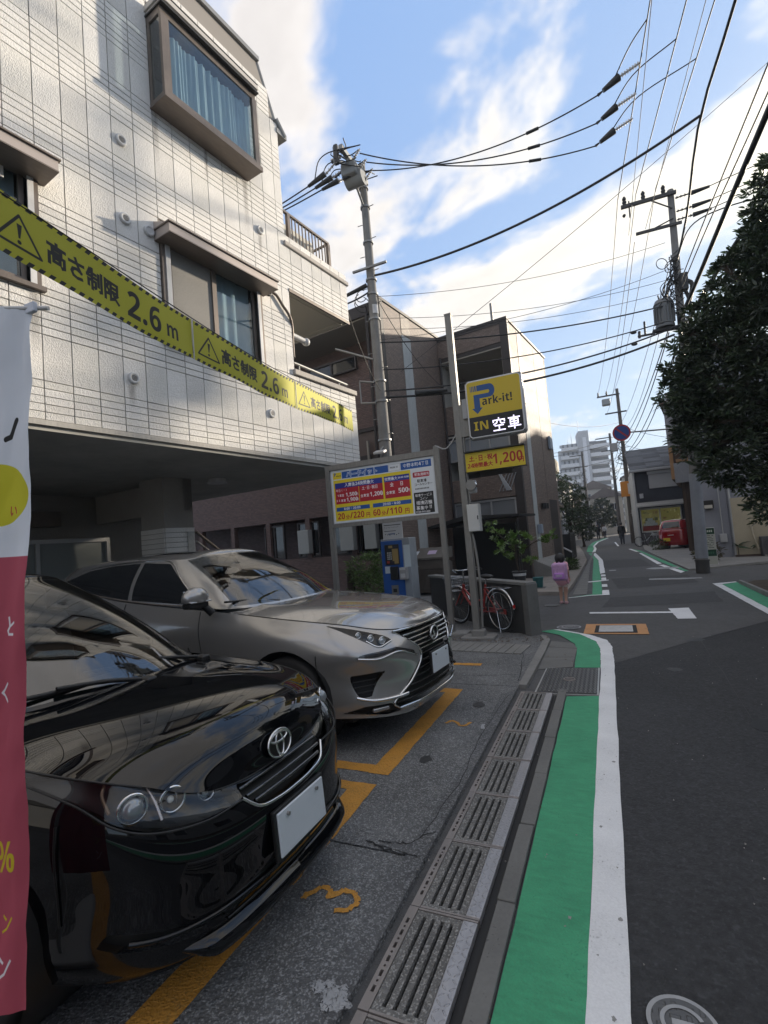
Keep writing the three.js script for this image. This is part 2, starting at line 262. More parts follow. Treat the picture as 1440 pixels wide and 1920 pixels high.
struct(put('ground', poly([[-450, 60], [450, 60], [450, -800], [-450, -800]], -0.035), mat([0.13, 0.125, 0.115], 0.95, { map: T.blotch })));
struct(put('road', poly([[-40, 14], [40, 14], [40, -18.2], [2.6, -18.2], [2.2, -34], [1.6, -46], [2.2, -60], [3.5, -90], [1.2, -90], [-0.4, -62], [-1.7, -42], [-1.35, -31], [-0.95, -24], [-0.98, -13.2], [-40, -16]], 0), asphaltOld));
struct(put('road_surface', poly([[-0.5, 14], [2.1, 14], [2.1, -9.05], [0.6, -7.2], [-0.05, -6.35], [-0.5, -6.3]], 0.004), asphaltNew));

function ragg(p) { return p; }
// the parking lot: three poured slabs with an open seam between them
{
  const y0 = -0.03, y1 = 0.03;
  const lot = struct(put('parking_lot_pavement', [
    slab([[-0.985, 4], [-0.985, -2.345], [-13, -2.345], [-13, 4]], y0, y1),
    slab([[-0.985, -2.36], [-0.985, -5.2], [-13, -5.2], [-13, -2.36]], y0, y1),
    slab([[-0.985, -5.212], [-0.985, -7.7], [-1.09, -7.86], [-1.9, -8.0], [-3.3, -10.9], [-4.3, -12.9], [-13, -13.4], [-13, -5.212]], y0, y1)], lotMat));
  stuff(put('asphalt_patch', [poly([[-0.99, -2.60], [-1.12, -2.43], [-1.25, -2.39], [-1.02, -2.355], [-0.99, -2.36]], y1 + 0.004), poly(ragg([[-1.085, 3], [-0.988, 3], [-0.988, -5.1], [-1.10, -4.9], [-1.06, -3.4], [-1.10, -1.6]]), y1 + 0.003)], mat([0.30, 0.3, 0.3], 0.9, { map: T.aggr, bumpMap: T.grainBump, bumpScale: 0.003 }), lot));
  put('kerb_edge', slab([[-0.985, -5.22], [-0.905, -5.22], [-0.885, -6.7], [-0.9, -7.42], [-0.98, -7.68], [-1.07, -7.7], [-0.985, -7.4]], -0.03, 0.045), M.concrete, lot);
  // ribbed concrete tiles by the sign post
  for (let i = 0; i < 11; i++) { const x = -2.34 + i * 0.112; put('paving_tile', slab([[x, -7.27 + i * 0.02], [x + 0.104, -7.25 + i * 0.02], [x + 0.10 - 0.05, -6.70 + i * 0.016], [x - 0.05, -6.715 + i * 0.016]], 0.02, 0.041 + rnd(0, 0.003)), M.concrete, lot); }
}
// concrete gutter strip: blocks laid end to end
{
  const kerbM = mat([0.21, 0.21, 0.20], 0.9, { map: T.concrete, bumpMap: T.concrete, bumpScale: 0.004 });
  const gut = struct(thing('gutter', 'narrow concrete kerb strip between drain gratings and green lane', 'gutter', [0, 0, 0]));
  delete gut.userData.category;
  for (let z = 3.2; z > -5; z -= 0.6) { const w = rnd(-0.004, 0.004); put('kerb_block', rbox(0.078, 0.05, 0.592, 0.006, -0.557 + w, -0.003 + rnd(0, 0.004), z - 0.3), kerbM, gut); }
  put('gutter_channel', poly([[-0.64, 4], [-0.515, 4], [-0.515, -5.05], [-0.64, -5.05]], 0.002), mat(0.03, 0.95), gut);
  for (let k = 0; k < 3; k++) put('kerb_block', slab([[-0.885, -5.94 - k * 0.57], [-0.52, -6.08 - k * 0.46], [-0.52 - (k === 2 ? 0.07 : 0), -6.53 - k * 0.46 + (k === 2 ? 0.12 : 0)], [-0.89, -6.5 - k * 0.57 + (k === 2 ? 0.2 : 0)]], -0.02, 0.012), kerbM, gut);
  for (let k = 0; k < 22; k++) { const z = -12.5 - k * 0.9, x = lerp(-0.9, -0.92, k / 22), x2 = lerp(-0.6, -0.83, k / 12); put('kerb_block', slab([[x, z], [Math.max(x + 0.1, x2), z], [Math.max(x + 0.1, x2), z - 0.88], [x, z - 0.88]], -0.02, 0.012), kerbM, gut); }
}

// paint with slightly ragged edges
function ragged(pts, amp = 0.004, step = 0.05) {
  const o = [];
  for (let i = 0; i < pts.length; i++) { const a = pts[i], b = pts[(i + 1) % pts.length], L = Math.hypot(b[0] - a[0], b[1] - a[1]), n = Math.max(1, Math.min(60, Math.round(L / step))); for (let k = 0; k < n; k++) { const t = k / n, j = k ? amp : 0; o.push([lerp(a[0], b[0], t) + rnd(-j, j), lerp(a[1], b[1], t) + rnd(-j, j)]); } }
  return o;
}
T.green = tex(512, 1.5, (u, v) => { const a = pfbm(u, v * 1, 6, 5, 0.6), b = pfbm(u * 0.25, v, 90, 2), s = vnoise(u * 250, v * 250, 250); const sp = smooth(0.80, 0.97, s * 0.6 + a * 0.55); const L = (0.50 + 0.30 * a + 0.18 * b + 0.12 * s) * (1 - 0.45 * sp); return [L * (0.92 + 0.3 * a * (1 - s)), L, L * 0.98]; });
T.whitePaint = tex(512, 1.3, (u, v) => { const a = pfbm(u, v, 5, 6, 0.62), s = vnoise(u * 230, v * 230, 230), d = smooth(0.72, 0.82, pfbm(v, u, 7, 4)); const sp = smooth(0.86, 1.0, s * 0.65 + a * 0.5); return 0.93 - 0.20 * a - 0.08 * s - 0.30 * d - 0.35 * sp; });
const greenPaint = mat([0.06, 0.37, 0.19], 0.72, { map: T.green, bumpMap: T.grainBump, bumpScale: 0.002 });
const whitePaint = mat([0.90, 0.91, 0.92], 0.6, { map: T.whitePaint, bumpMap: T.grainBump, bumpScale: 0.0015 });
T.yellowPaint = tex(512, 1.1, (u, v) => { const a = pfbm(u, v, 8, 5, 0.6), s = vnoise(u * 200, v * 200, 200); const w = smooth(0.55, 0.95, a * 0.55 + s * 0.55); const L = 0.78 - 0.15 * a; return [lerp(L, 0.32, w * 0.75), lerp(L, 0.42, w * 0.75), lerp(L, 0.9, w * 0.4)]; });
const yellowPaint = mat([0.80, 0.38, 0.06], 0.75, { map: T.yellowPaint, bumpMap: T.aggrB, bumpScale: 0.003 });
const wornWhite = mat([0.42, 0.43, 0.44], 0.75, { map: T.wear });
struct(put('green_lane_marking', [poly(ragged([[-0.505, 6], [-0.225, 6], [-0.225, -5.08], [-0.51, -5.03]]), 0.009),
  poly(ragged([[-0.5, -6.06], [-0.226, -6.09], [-0.24, -7.01], [-0.3, -7.45], [-0.54, -7.96], [-0.94, -8.3], [-1.12, -8.16], [-0.81, -7.88], [-0.57, -7.31], [-0.52, -6.93]]), 0.009),
  poly(ragged([[-0.96, -12.02], [-0.48, -12.36], [-0.27, -12.36], [-0.27, -13.26], [-0.36, -17.5], [-0.52, -24.4], [-0.95, -30.6], [-1.16, -31.2], [-0.74, -25.4], [-0.58, -17], [-0.47, -12.5]], 0.006, 0.2), 0.009),
  poly(ragged([[-1.3, -32.6], [-0.95, -31.6], [-0.95, -36], [-1.15, -41], [-1.0, -50], [-0.1, -62], [-0.4, -62], [-1.35, -50], [-1.48, -40.6]], 0.01, 0.4), 0.009)], greenPaint));
struct(put('white_line_marking', [poly(ragged([[-0.2245, 6], [-0.088, 6], [-0.085, -6.37], [-0.1, -7.14], [-0.16, -7.53], [-0.39, -7.89], [-0.85, -8.3], [-0.94, -8.3], [-0.54, -7.96], [-0.3, -7.45], [-0.24, -7.01], [-0.226, -6.09]]), 0.0095),
  poly(ragged([[-0.96, -11.95], [-0.48, -12.26], [-0.11, -12.3], [-0.12, -13.21], [-0.265, -13.21], [-0.265, -12.4], [-0.48, -12.36], [-0.96, -12.02]], 0.005), 0.0095),
  poly(ragged([[-0.36, -17.6], [-0.22, -17.9], [-0.34, -24.4], [-0.76, -30.7], [-0.95, -30.6], [-0.52, -24.4]], 0.006, 0.3), 0.0095),
  poly(ragged([[-0.95, -31.6], [-0.8, -32], [-0.8, -36], [-1.0, -41], [-0.85, -50], [0.05, -62], [-0.1, -62], [-1.0, -50], [-1.15, -41], [-0.95, -36]], 0.008, 0.4), 0.0095),
  poly([[-0.34, -17.3], [-0.21, -17.3], [-0.2, -16.7], [-0.33, -16.7]], 0.0095), poly([[-0.32, -16.3], [-0.19, -16.3], [-0.18, -15.6], [-0.31, -15.6]], 0.0095), poly([[-0.29, -14.5], [-0.16, -14.5], [-0.15, -13.9], [-0.28, -13.9]], 0.0095),
  poly([[-0.68, -15.05], [-0.12, -15.45], [-0.12, -15.65], [-0.68, -15.3]], 0.0095)], whitePaint));
struct(put('yellow_bay_marking', [poly(ragged([[-1.675, 3.5], [-1.515, 3.5], [-1.515, -2.342], [-1.675, -2.342]]), 0.0335), poly(ragged([[-1.675, -2.363], [-1.515, -2.363], [-1.535, -2.97], [-1.88, -2.97], [-2.6, -2.97], [-2.6, -2.87], [-1.7, -2.87]]), 0.0335),
  poly(ragged([[-1.665, -3.11], [-1.515, -3.11], [-1.515, -5.02], [-1.78, -5.04], [-1.78, -4.9], [-1.665, -4.9]]), 0.0335), poly(ragged([[-2.7, -3.23], [-1.665, -3.23], [-1.665, -3.12], [-2.7, -3.11]]), 0.0335), poly(ragged([[-1.9, -5.95], [-1.55, -5.95], [-1.55, -6.05], [-1.9, -6.05]], 0.01), 0.0335)], yellowPaint));
// bay numbers, worn
function strokeSheet(pts, w, y) { const o = []; for (let i = 0; i < pts.length - 1; i++) { const [a, b] = pts[i], [c, d] = pts[i + 1], L = Math.hypot(c - a, d - b), nx = -(d - b) / L * w / 2, nz = (c - a) / L * w / 2; o.push(poly(ragged([[a + nx, b + nz], [c + nx, d + nz], [c - nx, d - nz], [a - nx, b - nz]], 0.007, 0.02), y + i * 0.00015)); } return o; }
{
  const n3 = [[-1.41, -1.955], [-1.375, -2.02], [-1.33, -2.02], [-1.30, -1.965]], n3b = [[-1.30, -1.975], [-1.265, -2.035], [-1.205, -2.03], [-1.165, -1.985], [-1.18, -1.93], [-1.24, -1.905]];
  struct(put('bay_number_marking', [...strokeSheet(n3, 0.027, 0.0335), ...strokeSheet(n3b, 0.027, 0.0345), poly(ragged([[-1.43, -1.93], [-1.40, -1.93], [-1.40, -1.97], [-1.43, -1.97]], 0.006, 0.01), 0.034),
    ...strokeSheet([[-1.415, -4.09], [-1.38, -4.16], [-1.33, -4.13], [-1.28, -4.06], [-1.235, -4.07], [-1.21, -4.15]], 0.027, 0.0335)], yellowPaint));
  struct(put('bay_number_trace', strokeSheet([[-1.10, -4.13], [-1.08, -4.03]], 0.03, 0.034), wornWhite));
}
struct(put('crossing_marking', [poly(ragged([[-0.46, -9.93], [0.86, -9.86], [0.86, -9.7], [-0.45, -9.77]]), 0.0095), poly(ragged([[0.84, -10.2], [1.16, -10.25], [1.13, -9.15], [0.87, -9.14]]), 0.009)], whitePaint));
struct(put('stop_line_marking', [poly(ragged([[0.86, -15.15], [1.6, -14.98], [2.1, -15.05], [2.1, -15.25], [0.9, -15.45]], 0.02), 0.0095), poly(ragged([[1.0, -18.6], [1.25, -18.3], [1.95, -18.35], [2.0, -18.9], [1.2, -19.0]], 0.02), 0.0095), poly(ragged([[-0.1, -18.5], [0.12, -18.5], [0.12, -18.85], [-0.1, -18.85]], 0.02), 0.0095)], wornWhite));
// an orange sheet marking with black and white panels
struct(put('orange_road_marking', poly(ragged([[-0.47, -8.74], [0.39, -8.73], [0.385, -7.93], [-0.48, -7.96]], 0.004), 0.009), mat([0.66, 0.33, 0.13], 0.75, { map: T.whitePaint })));
struct(put('black_road_marking', poly([[-0.32, -8.6], [0.25, -8.61], [0.245, -8.02], [-0.335, -8.03]], 0.0132), mat(0.015, 0.8)));
struct(put('white_road_marking', poly([[-0.265, -8.56], [0.195, -8.57], [0.19, -8.08], [-0.275, -8.07]], 0.0174), mat(0.62, 0.7, { map: T.wear })));
// right-hand road edge: white and green, soil bed behind a low kerb
struct(put('green_edge_marking', [poly(ragged([[2.25, -13.55], [2.6, -13.9], [2.58, -13.2], [2.55, -10.6], [2.55, 2], [2.27, 2], [2.26, -9.4]], 0.005), 0.009), poly(ragged([[1.22, -32.4], [1.5, -30.4], [1.78, -24], [2.06, -17.2], [1.95, -17.2], [1.66, -22], [1.4, -29], [1.1, -32.4]], 0.008), 0.009)], greenPaint));
struct(put('white_edge_marking', [poly(ragged([[2.10, -13.78], [2.25, -13.55], [2.26, -9.4], [2.27, 2], [2.13, 2], [2.12, -9.6]], 0.004), 0.0095), poly(ragged([[2.1, -13.78], [2.6, -14.02], [2.6, -13.9], [2.25, -13.6]]), 0.0097), poly(ragged([[1.95, -17.1], [1.80, -16.7], [1.50, -20.0], [1.66, -20.0]], 0.006), 0.0095), poly(ragged([[1.66, -20.6], [1.50, -20.4], [1.3, -28], [1.42, -28]], 0.006), 0.0095), poly(ragged([[1.38, -29.5], [1.25, -29.3], [1.0, -33], [1.15, -33]], 0.006), 0.0095), poly(ragged([[0.62, -38], [0.5, -38], [0.4, -46], [0.5, -46]], 0.006), 0.0095)], whitePaint));
struct(put('planting_bed', slab([[2.64, 3], [2.66, -13.3], [2.9, -13.7], [9, -14.2], [9, 3]], -0.03, 0.06), soilMat));
{ const kb = struct(thing('bed_kerb', 'low concrete kerb along the right hand planting bed', 'kerb')); delete kb.userData.category; for (let z = 2; z > -13; z -= 0.6) put('kerb_block', rbox(0.06, 0.12, 0.594, 0.006, 2.61, 0.03, z - 0.3), M.concrete, kb); }

// ---------------------------------------------------------------- drain gratings
{
  const slotted = (pts, holes, depth) => extrude(pts, depth, 0, holes);
  const frame = mat([0.36, 0.325, 0.305], 0.5, { metalness: 0.55, map: T.streak }), granite = mat([0.40, 0.385, 0.36], 0.8, { map: T.aggr, bumpMap: T.aggrB, bumpScale: 0.003 });
  T.checker = tex(256, 0.06, (u, v) => { let h = 0; for (const [cx, cy, s] of [[0.25, 0.25, 1], [0.75, 0.75, 1], [0.75, 0.25, -1], [0.25, 0.75, -1]]) { const dx = u - cx, dy = v - cy, a = (dx + s * dy) * 0.707, b = (dx - s * dy) * 0.707; h = Math.max(h, 1 - smooth(0.5, 1, (a * a) / 0.05 + (b * b) / 0.004)); } return h; });
  const plate = mat([0.52, 0.51, 0.52], 0.42, { metalness: 0.7, bumpMap: T.checker, bumpScale: 0.003, map: T.streak });
  const L = 0.496, W = 0.30, holesBody = [], holesStrip = [];
  for (let k = 0; k < 4; k++) { const x = 0.074 + k * 0.039; holesBody.push([[x, 0.035], [x + 0.0155, 0.035], [x + 0.0155, L - 0.04], [x, L - 0.04]]); }
  for (let k = 0; k < 6; k++) { const y = 0.07 + k * 0.066; holesStrip.push([[0.014, y], [0.026, y], [0.026, y + 0.028], [0.014, y + 0.028]]); if (k < 5) { const h = []; for (let a = 0; a < 8; a++) h.push([0.02 + 0.005 * Math.cos(a * 0.785), y + 0.047 + 0.006 * Math.sin(a * 0.785)]); holesStrip.push(h); } }
  const lay = (g) => flat(g.rotateX(-Math.PI / 2));
  const gBody = lay(slotted([[0.042, 0.012], [0.235, 0.012], [0.235, L - 0.012], [0.042, L - 0.012]], holesBody, 0.022).translate(0, 0, 0.004));
  const gStrip = lay(slotted([[0, 0], [0.04, 0], [0.04, L], [0, L]], holesStrip, 0.03));
  const gBar = lay(slotted([[0.042, 0], [0.298, 0], [0.298, 0.010], [0.042, 0.010]], [], 0.03)), gBar2 = lay(slotted([[0.042, L - 0.010], [0.298, L - 0.010], [0.298, L], [0.042, L]], [], 0.03));
  const gPlate = flat(rbox(0.062, 0.03, L - 0.024, 0.004, 0.268, 0.016, -L / 2));
  const gTrough = flat(box(0.29, 0.004, L, 0.15, -0.03, -L / 2));
  let first;
  const words = ['nearest', 'second', 'third', 'fourth', 'fifth', 'sixth', 'seventh', 'eighth', 'ninth'];
  const vis = { 2: 'rusty-edged drain grating cut by the bottom of the photo', 3: 'first whole drain grating from the bottom of the photo, beside bay number 3', 4: 'second whole drain grating up from the bottom of the photo', 5: 'third whole drain grating up, level with the broken asphalt patch', 6: 'fourth whole drain grating up, just past the asphalt patch', 7: 'fifth whole drain grating up, level with the gap between the bays', 8: 'sixth whole drain grating up, level with bay number 2', 9: 'last drain grating of the row, touching the square cover plate' };
  for (let k = 2; k <= 9; k++) {
    const z = -1.535 + (3 - k) * 0.5 + 0.0;
    if (!first) {
      first = thing('drain_grating', vis[k], 'grating', [-0.933, 0.005, z], 0, 'drain gratings in a row along the kerb');
      place('grate', gBody, granite, first); place('slotted_strip', gStrip, frame, first); place('end_bar', gBar, frame, first); place('end_bar', gBar2, frame, first); place('checker_strip', gPlate, plate, first); place('trough', gTrough, M.black, first);
    } else { const c = copyOf(first, vis[k]); c.position.set(-0.933 + rnd(-0.003, 0.003), 0.005 + rnd(0, 0.003), z); }
  }
  // square cover plate
  T.stud = tex(256, 0.08, (u, v) => { const a = Math.abs(((u * 2) % 1) - 0.5), b = Math.abs(((v * 2) % 1) - 0.5); const odd = (Math.floor(u * 2) + Math.floor(v * 2)) % 2; return smooth(0.42, 0.34, Math.max(odd ? a : a * 2.2, odd ? b * 2.2 : b)); });
  const cov = tag(new THREE.Group(), 'square studded metal access cover set in the green lane', 'access cover'); cov.name = 'access_cover'; scene.add(cov);
  const iron = mat([0.25, 0.25, 0.245], 0.5, { metalness: 0.6, bumpMap: T.stud, bumpScale: 0.006, map: T.blotch });
  put('frame', [slab([[-0.80, -5.97], [-0.235, -6.06], [-0.232, -5.09], [-0.815, -5.055]], -0.02, 0.014)], mat([0.42, 0.42, 0.41], 0.45, { metalness: 0.6 }), cov);
  put('lid', [slab([[-0.785, -5.95], [-0.25, -6.035], [-0.247, -5.11], [-0.795, -5.075]], 0.012, 0.02)], mat(0.07, 0.6, { metalness: 0.4 }), cov);
  { const st = []; for (let r = 0; r < 21; r++) for (let c = 0; c < 13; c++) { const x = -0.765 + c * 0.0415 + 0.003, z = -5.125 - r * 0.041 - (c / 13) * -0.0; if (Math.hypot(x + 0.52, z + 5.55) < 0.075) continue; const v = (r + c) % 2; st.push(box(v ? 0.032 : 0.016, 0.008, v ? 0.016 : 0.032, x, 0.0235, z)); } stuff(put('stud', st, iron, cov)); }
  put('emblem', [tf(new THREE.TorusGeometry(0.055, 0.008, 6, 24).rotateX(Math.PI / 2), -0.52, 0.021, -5.55), box(0.06, 0.006, 0.015, -0.52, 0.022, -5.55)], frame, cov);
  for (const [x, z, r, lab, wp] of [[-0.72, -8.48, 0.185, 'round white-ringed manhole cover by the low wall end', 1], [0.06, -1.845, 0.105, 'round manhole cover with white ring at the bottom right', 1], [-1.2, -10.9, 0.16, 'dark round manhole cover in the side street', 0]]) {
    const mh = thing('manhole_cover', lab, 'manhole cover', [x, 0.0, z]);
    const ir = mat([0.12, 0.12, 0.12], 0.55, { metalness: 0.5, bumpMap: T.stud, bumpScale: 0.004 });
    put('lid', cyl(r * 0.86, r * 0.86, 0.02, 0, 0.004, 0, 40), ir, mh);
    put('rim', tf(new THREE.RingGeometry(r * 0.87, r, 44).rotateX(-Math.PI / 2), 0, 0.0128, 0), wp ? wornWhite : M.concrete, mh);
    if (wp) { put('emblem', [tf(new THREE.RingGeometry(r * 0.5, r * 0.62, 30, 1, 0.4, 4.2).rotateX(-Math.PI / 2), 0, 0.0165, 0), poly([[-r * 0.3, -0.01], [r * 0.3, -0.01], [r * 0.3, 0.012], [-r * 0.3, 0.012]], 0.0168)], wornWhite, mh); }
  }
  // a crumpled patch of pale mortar left beside the last grating
  const lumps = []; for (let i = 0; i < 16; i++) { const a = rnd(0, 6.28), r = rnd(0, 0.085), s = rnd(0.012, 0.03); const g = new THREE.IcosahedronGeometry(s, 1); const p = g.attributes.position; for (let q = 0; q < p.count; q++) p.setXYZ(q, p.getX(q) * (1 + 0.3 * Math.sin(q * 3 + i)), p.getY(q) * 0.35, p.getZ(q) * (1 + 0.25 * Math.cos(q * 5 + i))); g.computeVertexNormals(); lumps.push(g.translate(-1.04 + Math.cos(a) * r, 0.034, -1.545 + Math.sin(a) * r * 0.6)); }
  tag(put('mortar_lump', lumps, mat([0.42, 0.43, 0.44], 0.9, { map: T.blotch })), 'pale crumbled mortar on the pavement beside the nearest grating', 'debris');
}
// ---------------------------------------------------------------- wear on the ground: seams, cracks, patches, small debris
{
  const crackM = mat(0.02, 0.95), seal = mat([0.035, 0.035, 0.037], 0.6, { map: T.grain });
  const crack = (pts, w, y) => { const o = []; let fine = []; for (let i = 0; i < pts.length - 1; i++) for (let k = 0; k < 7; k++) { const t = k / 7; fine.push([lerp(pts[i][0], pts[i + 1][0], t) + rnd(-0.012, 0.012), lerp(pts[i][1], pts[i + 1][1], t) + rnd(-0.012, 0.012)]); } fine.push(pts[pts.length - 1]); const L = [], R = []; fine.forEach((p, i) => { const q = fine[Math.min(i + 1, fine.length - 1)], r = fine[Math.max(i - 1, 0)], dx = q[0] - r[0], dz = q[1] - r[1], l = Math.hypot(dx, dz) || 1, ww = w * rnd(0.3, 1) / 2; L.push([p[0] - dz / l * ww, p[1] + dx / l * ww]); R.unshift([p[0] + dz / l * ww, p[1] - dx / l * ww]); }); o.push(poly([...L, ...R], y)); return o; };
  struct(put('pavement_crack', [...crack([[-1.33, -2.40], [-1.18, -2.36], [-1.02, -2.35]], 0.016, 0.0345), ...crack([[-1.26, -2.42], [-1.11, -2.44], [-1.0, -2.58]], 0.012, 0.0345), ...crack([[-1.04, -4.9], [-1.07, -4.0], [-1.02, -3.2], [-1.06, -2.5]], 0.007, 0.0345), ...crack([[-2.2, -5.6], [-1.6, -5.5], [-1.05, -5.62]], 0.008, 0.0345), ...crack([[-1.0, -1.4], [-1.05, -0.9], [-1.0, -0.4]], 0.008, 0.0345), ...crack([[-1.2, -7.0], [-1.1, -6.2], [-1.02, -5.4]], 0.01, 0.0345)], crackM));
  struct(put('road_seam', [...crack([[-0.06, -6.36], [0.6, -7.2], [2.1, -9.05]], 0.02, 0.0062), ...crack([[0.9, 6], [0.92, 0], [0.86, -4], [0.95, -7.6]], 0.007, 0.0062), ...crack([[-0.9, -12.0], [0.5, -12.5], [2.1, -13.2]], 0.03, 0.0032), ...crack([[-0.2, -16.8], [0.8, -16.6], [2.1, -16.7]], 0.03, 0.0032)], seal));
  struct(put('road_patch', [poly(ragged([[0.1, -13.4], [1.9, -14.2], [1.9, -16.2], [-0.05, -15.9]], 0.02, 0.2), 0.0036), poly(ragged([[-0.3, -19.5], [1.3, -19.8], [1.15, -24], [-0.4, -24]], 0.02, 0.3), 0.0036), poly(ragged([[-0.25, -10.5], [1.8, -10.9], [1.9, -12.4], [-0.1, -11.9]], 0.02, 0.2), 0.0036)], mat([0.082, 0.082, 0.084], 0.9, { map: T.grain, bumpMap: T.grainBump, bumpScale: 0.003 })));
  // tyre scuffs and drips on the white line, and grit
  const sc = mat([0.36, 0.36, 0.35], 0.85, { map: T.wear }); const blob = (x, z, r, y) => { const p = []; for (let k = 0; k < 14; k++) { const a = k / 14 * 6.283; p.push([x + Math.cos(a) * r * rnd(0.6, 1.2), z + Math.sin(a) * r * 1.3 * rnd(0.6, 1.2)]); } return poly(p, y); };
  struct(put('paint_stain', [[-0.1, -1.62, 0.012], [-0.135, -1.74, 0.01], [-0.14, -1.80, 0.008], [-0.13, -1.49, 0.013], [-0.11, -2.25, 0.009], [-0.15, -1.35, 0.010], [-0.19, -2.9, 0.008], [-0.12, -3.7, 0.012], [-0.3, -2.2, 0.008]].map(([x, z, r], i) => blob(x, z, r, 0.0102 + i * 0.0001)), sc));
  struct(put('oil_stain', [[0.7, -3.1, 0.09], [0.95, -4.6, 0.12], [0.5, -6.1, 0.07], [1.3, -2.5, 0.06], [0.9, -7.6, 0.12]].map(([x, z, r], i) => blob(x, z, r, 0.0066 + i * 0.0001)), mat(0.022, 0.55, { map: T.wear })));
  struct(put('oil_drip', [[-2.6, -3.5, 0.1], [-2.2, -3.9, 0.06], [-1.35, -3.4, 0.05], [-1.25, -4.6, 0.06]].map(([x, z, r], i) => blob(x, z, r, 0.0337 + i * 0.0001)), mat(0.05, 0.6, { map: T.wear })));
  const g = []; for (let k = 0; k < 420; k++) { const a = rnd(0.002, 0.007), lot = rnd() < 0.6; g.push(tf(new THREE.TetrahedronGeometry(a), lot ? rnd(-1.5, -0.95) : rnd(-0.63, 2), (lot ? 0.033 : 0.008) + a * 0.2, -Math.pow(rnd(), 1.6) * 7 - 0.9, rnd(0, 3), rnd(0, 3))); }
  struct(stuff(put('gravel', g, mat([0.28, 0.27, 0.25], 0.9))));
  scene.children[scene.children.length - 1].userData.kind = 'stuff'; tag(scene.children[scene.children.length - 1], 'tiny grit scattered over the pavement and road edge', 'gravel');
}
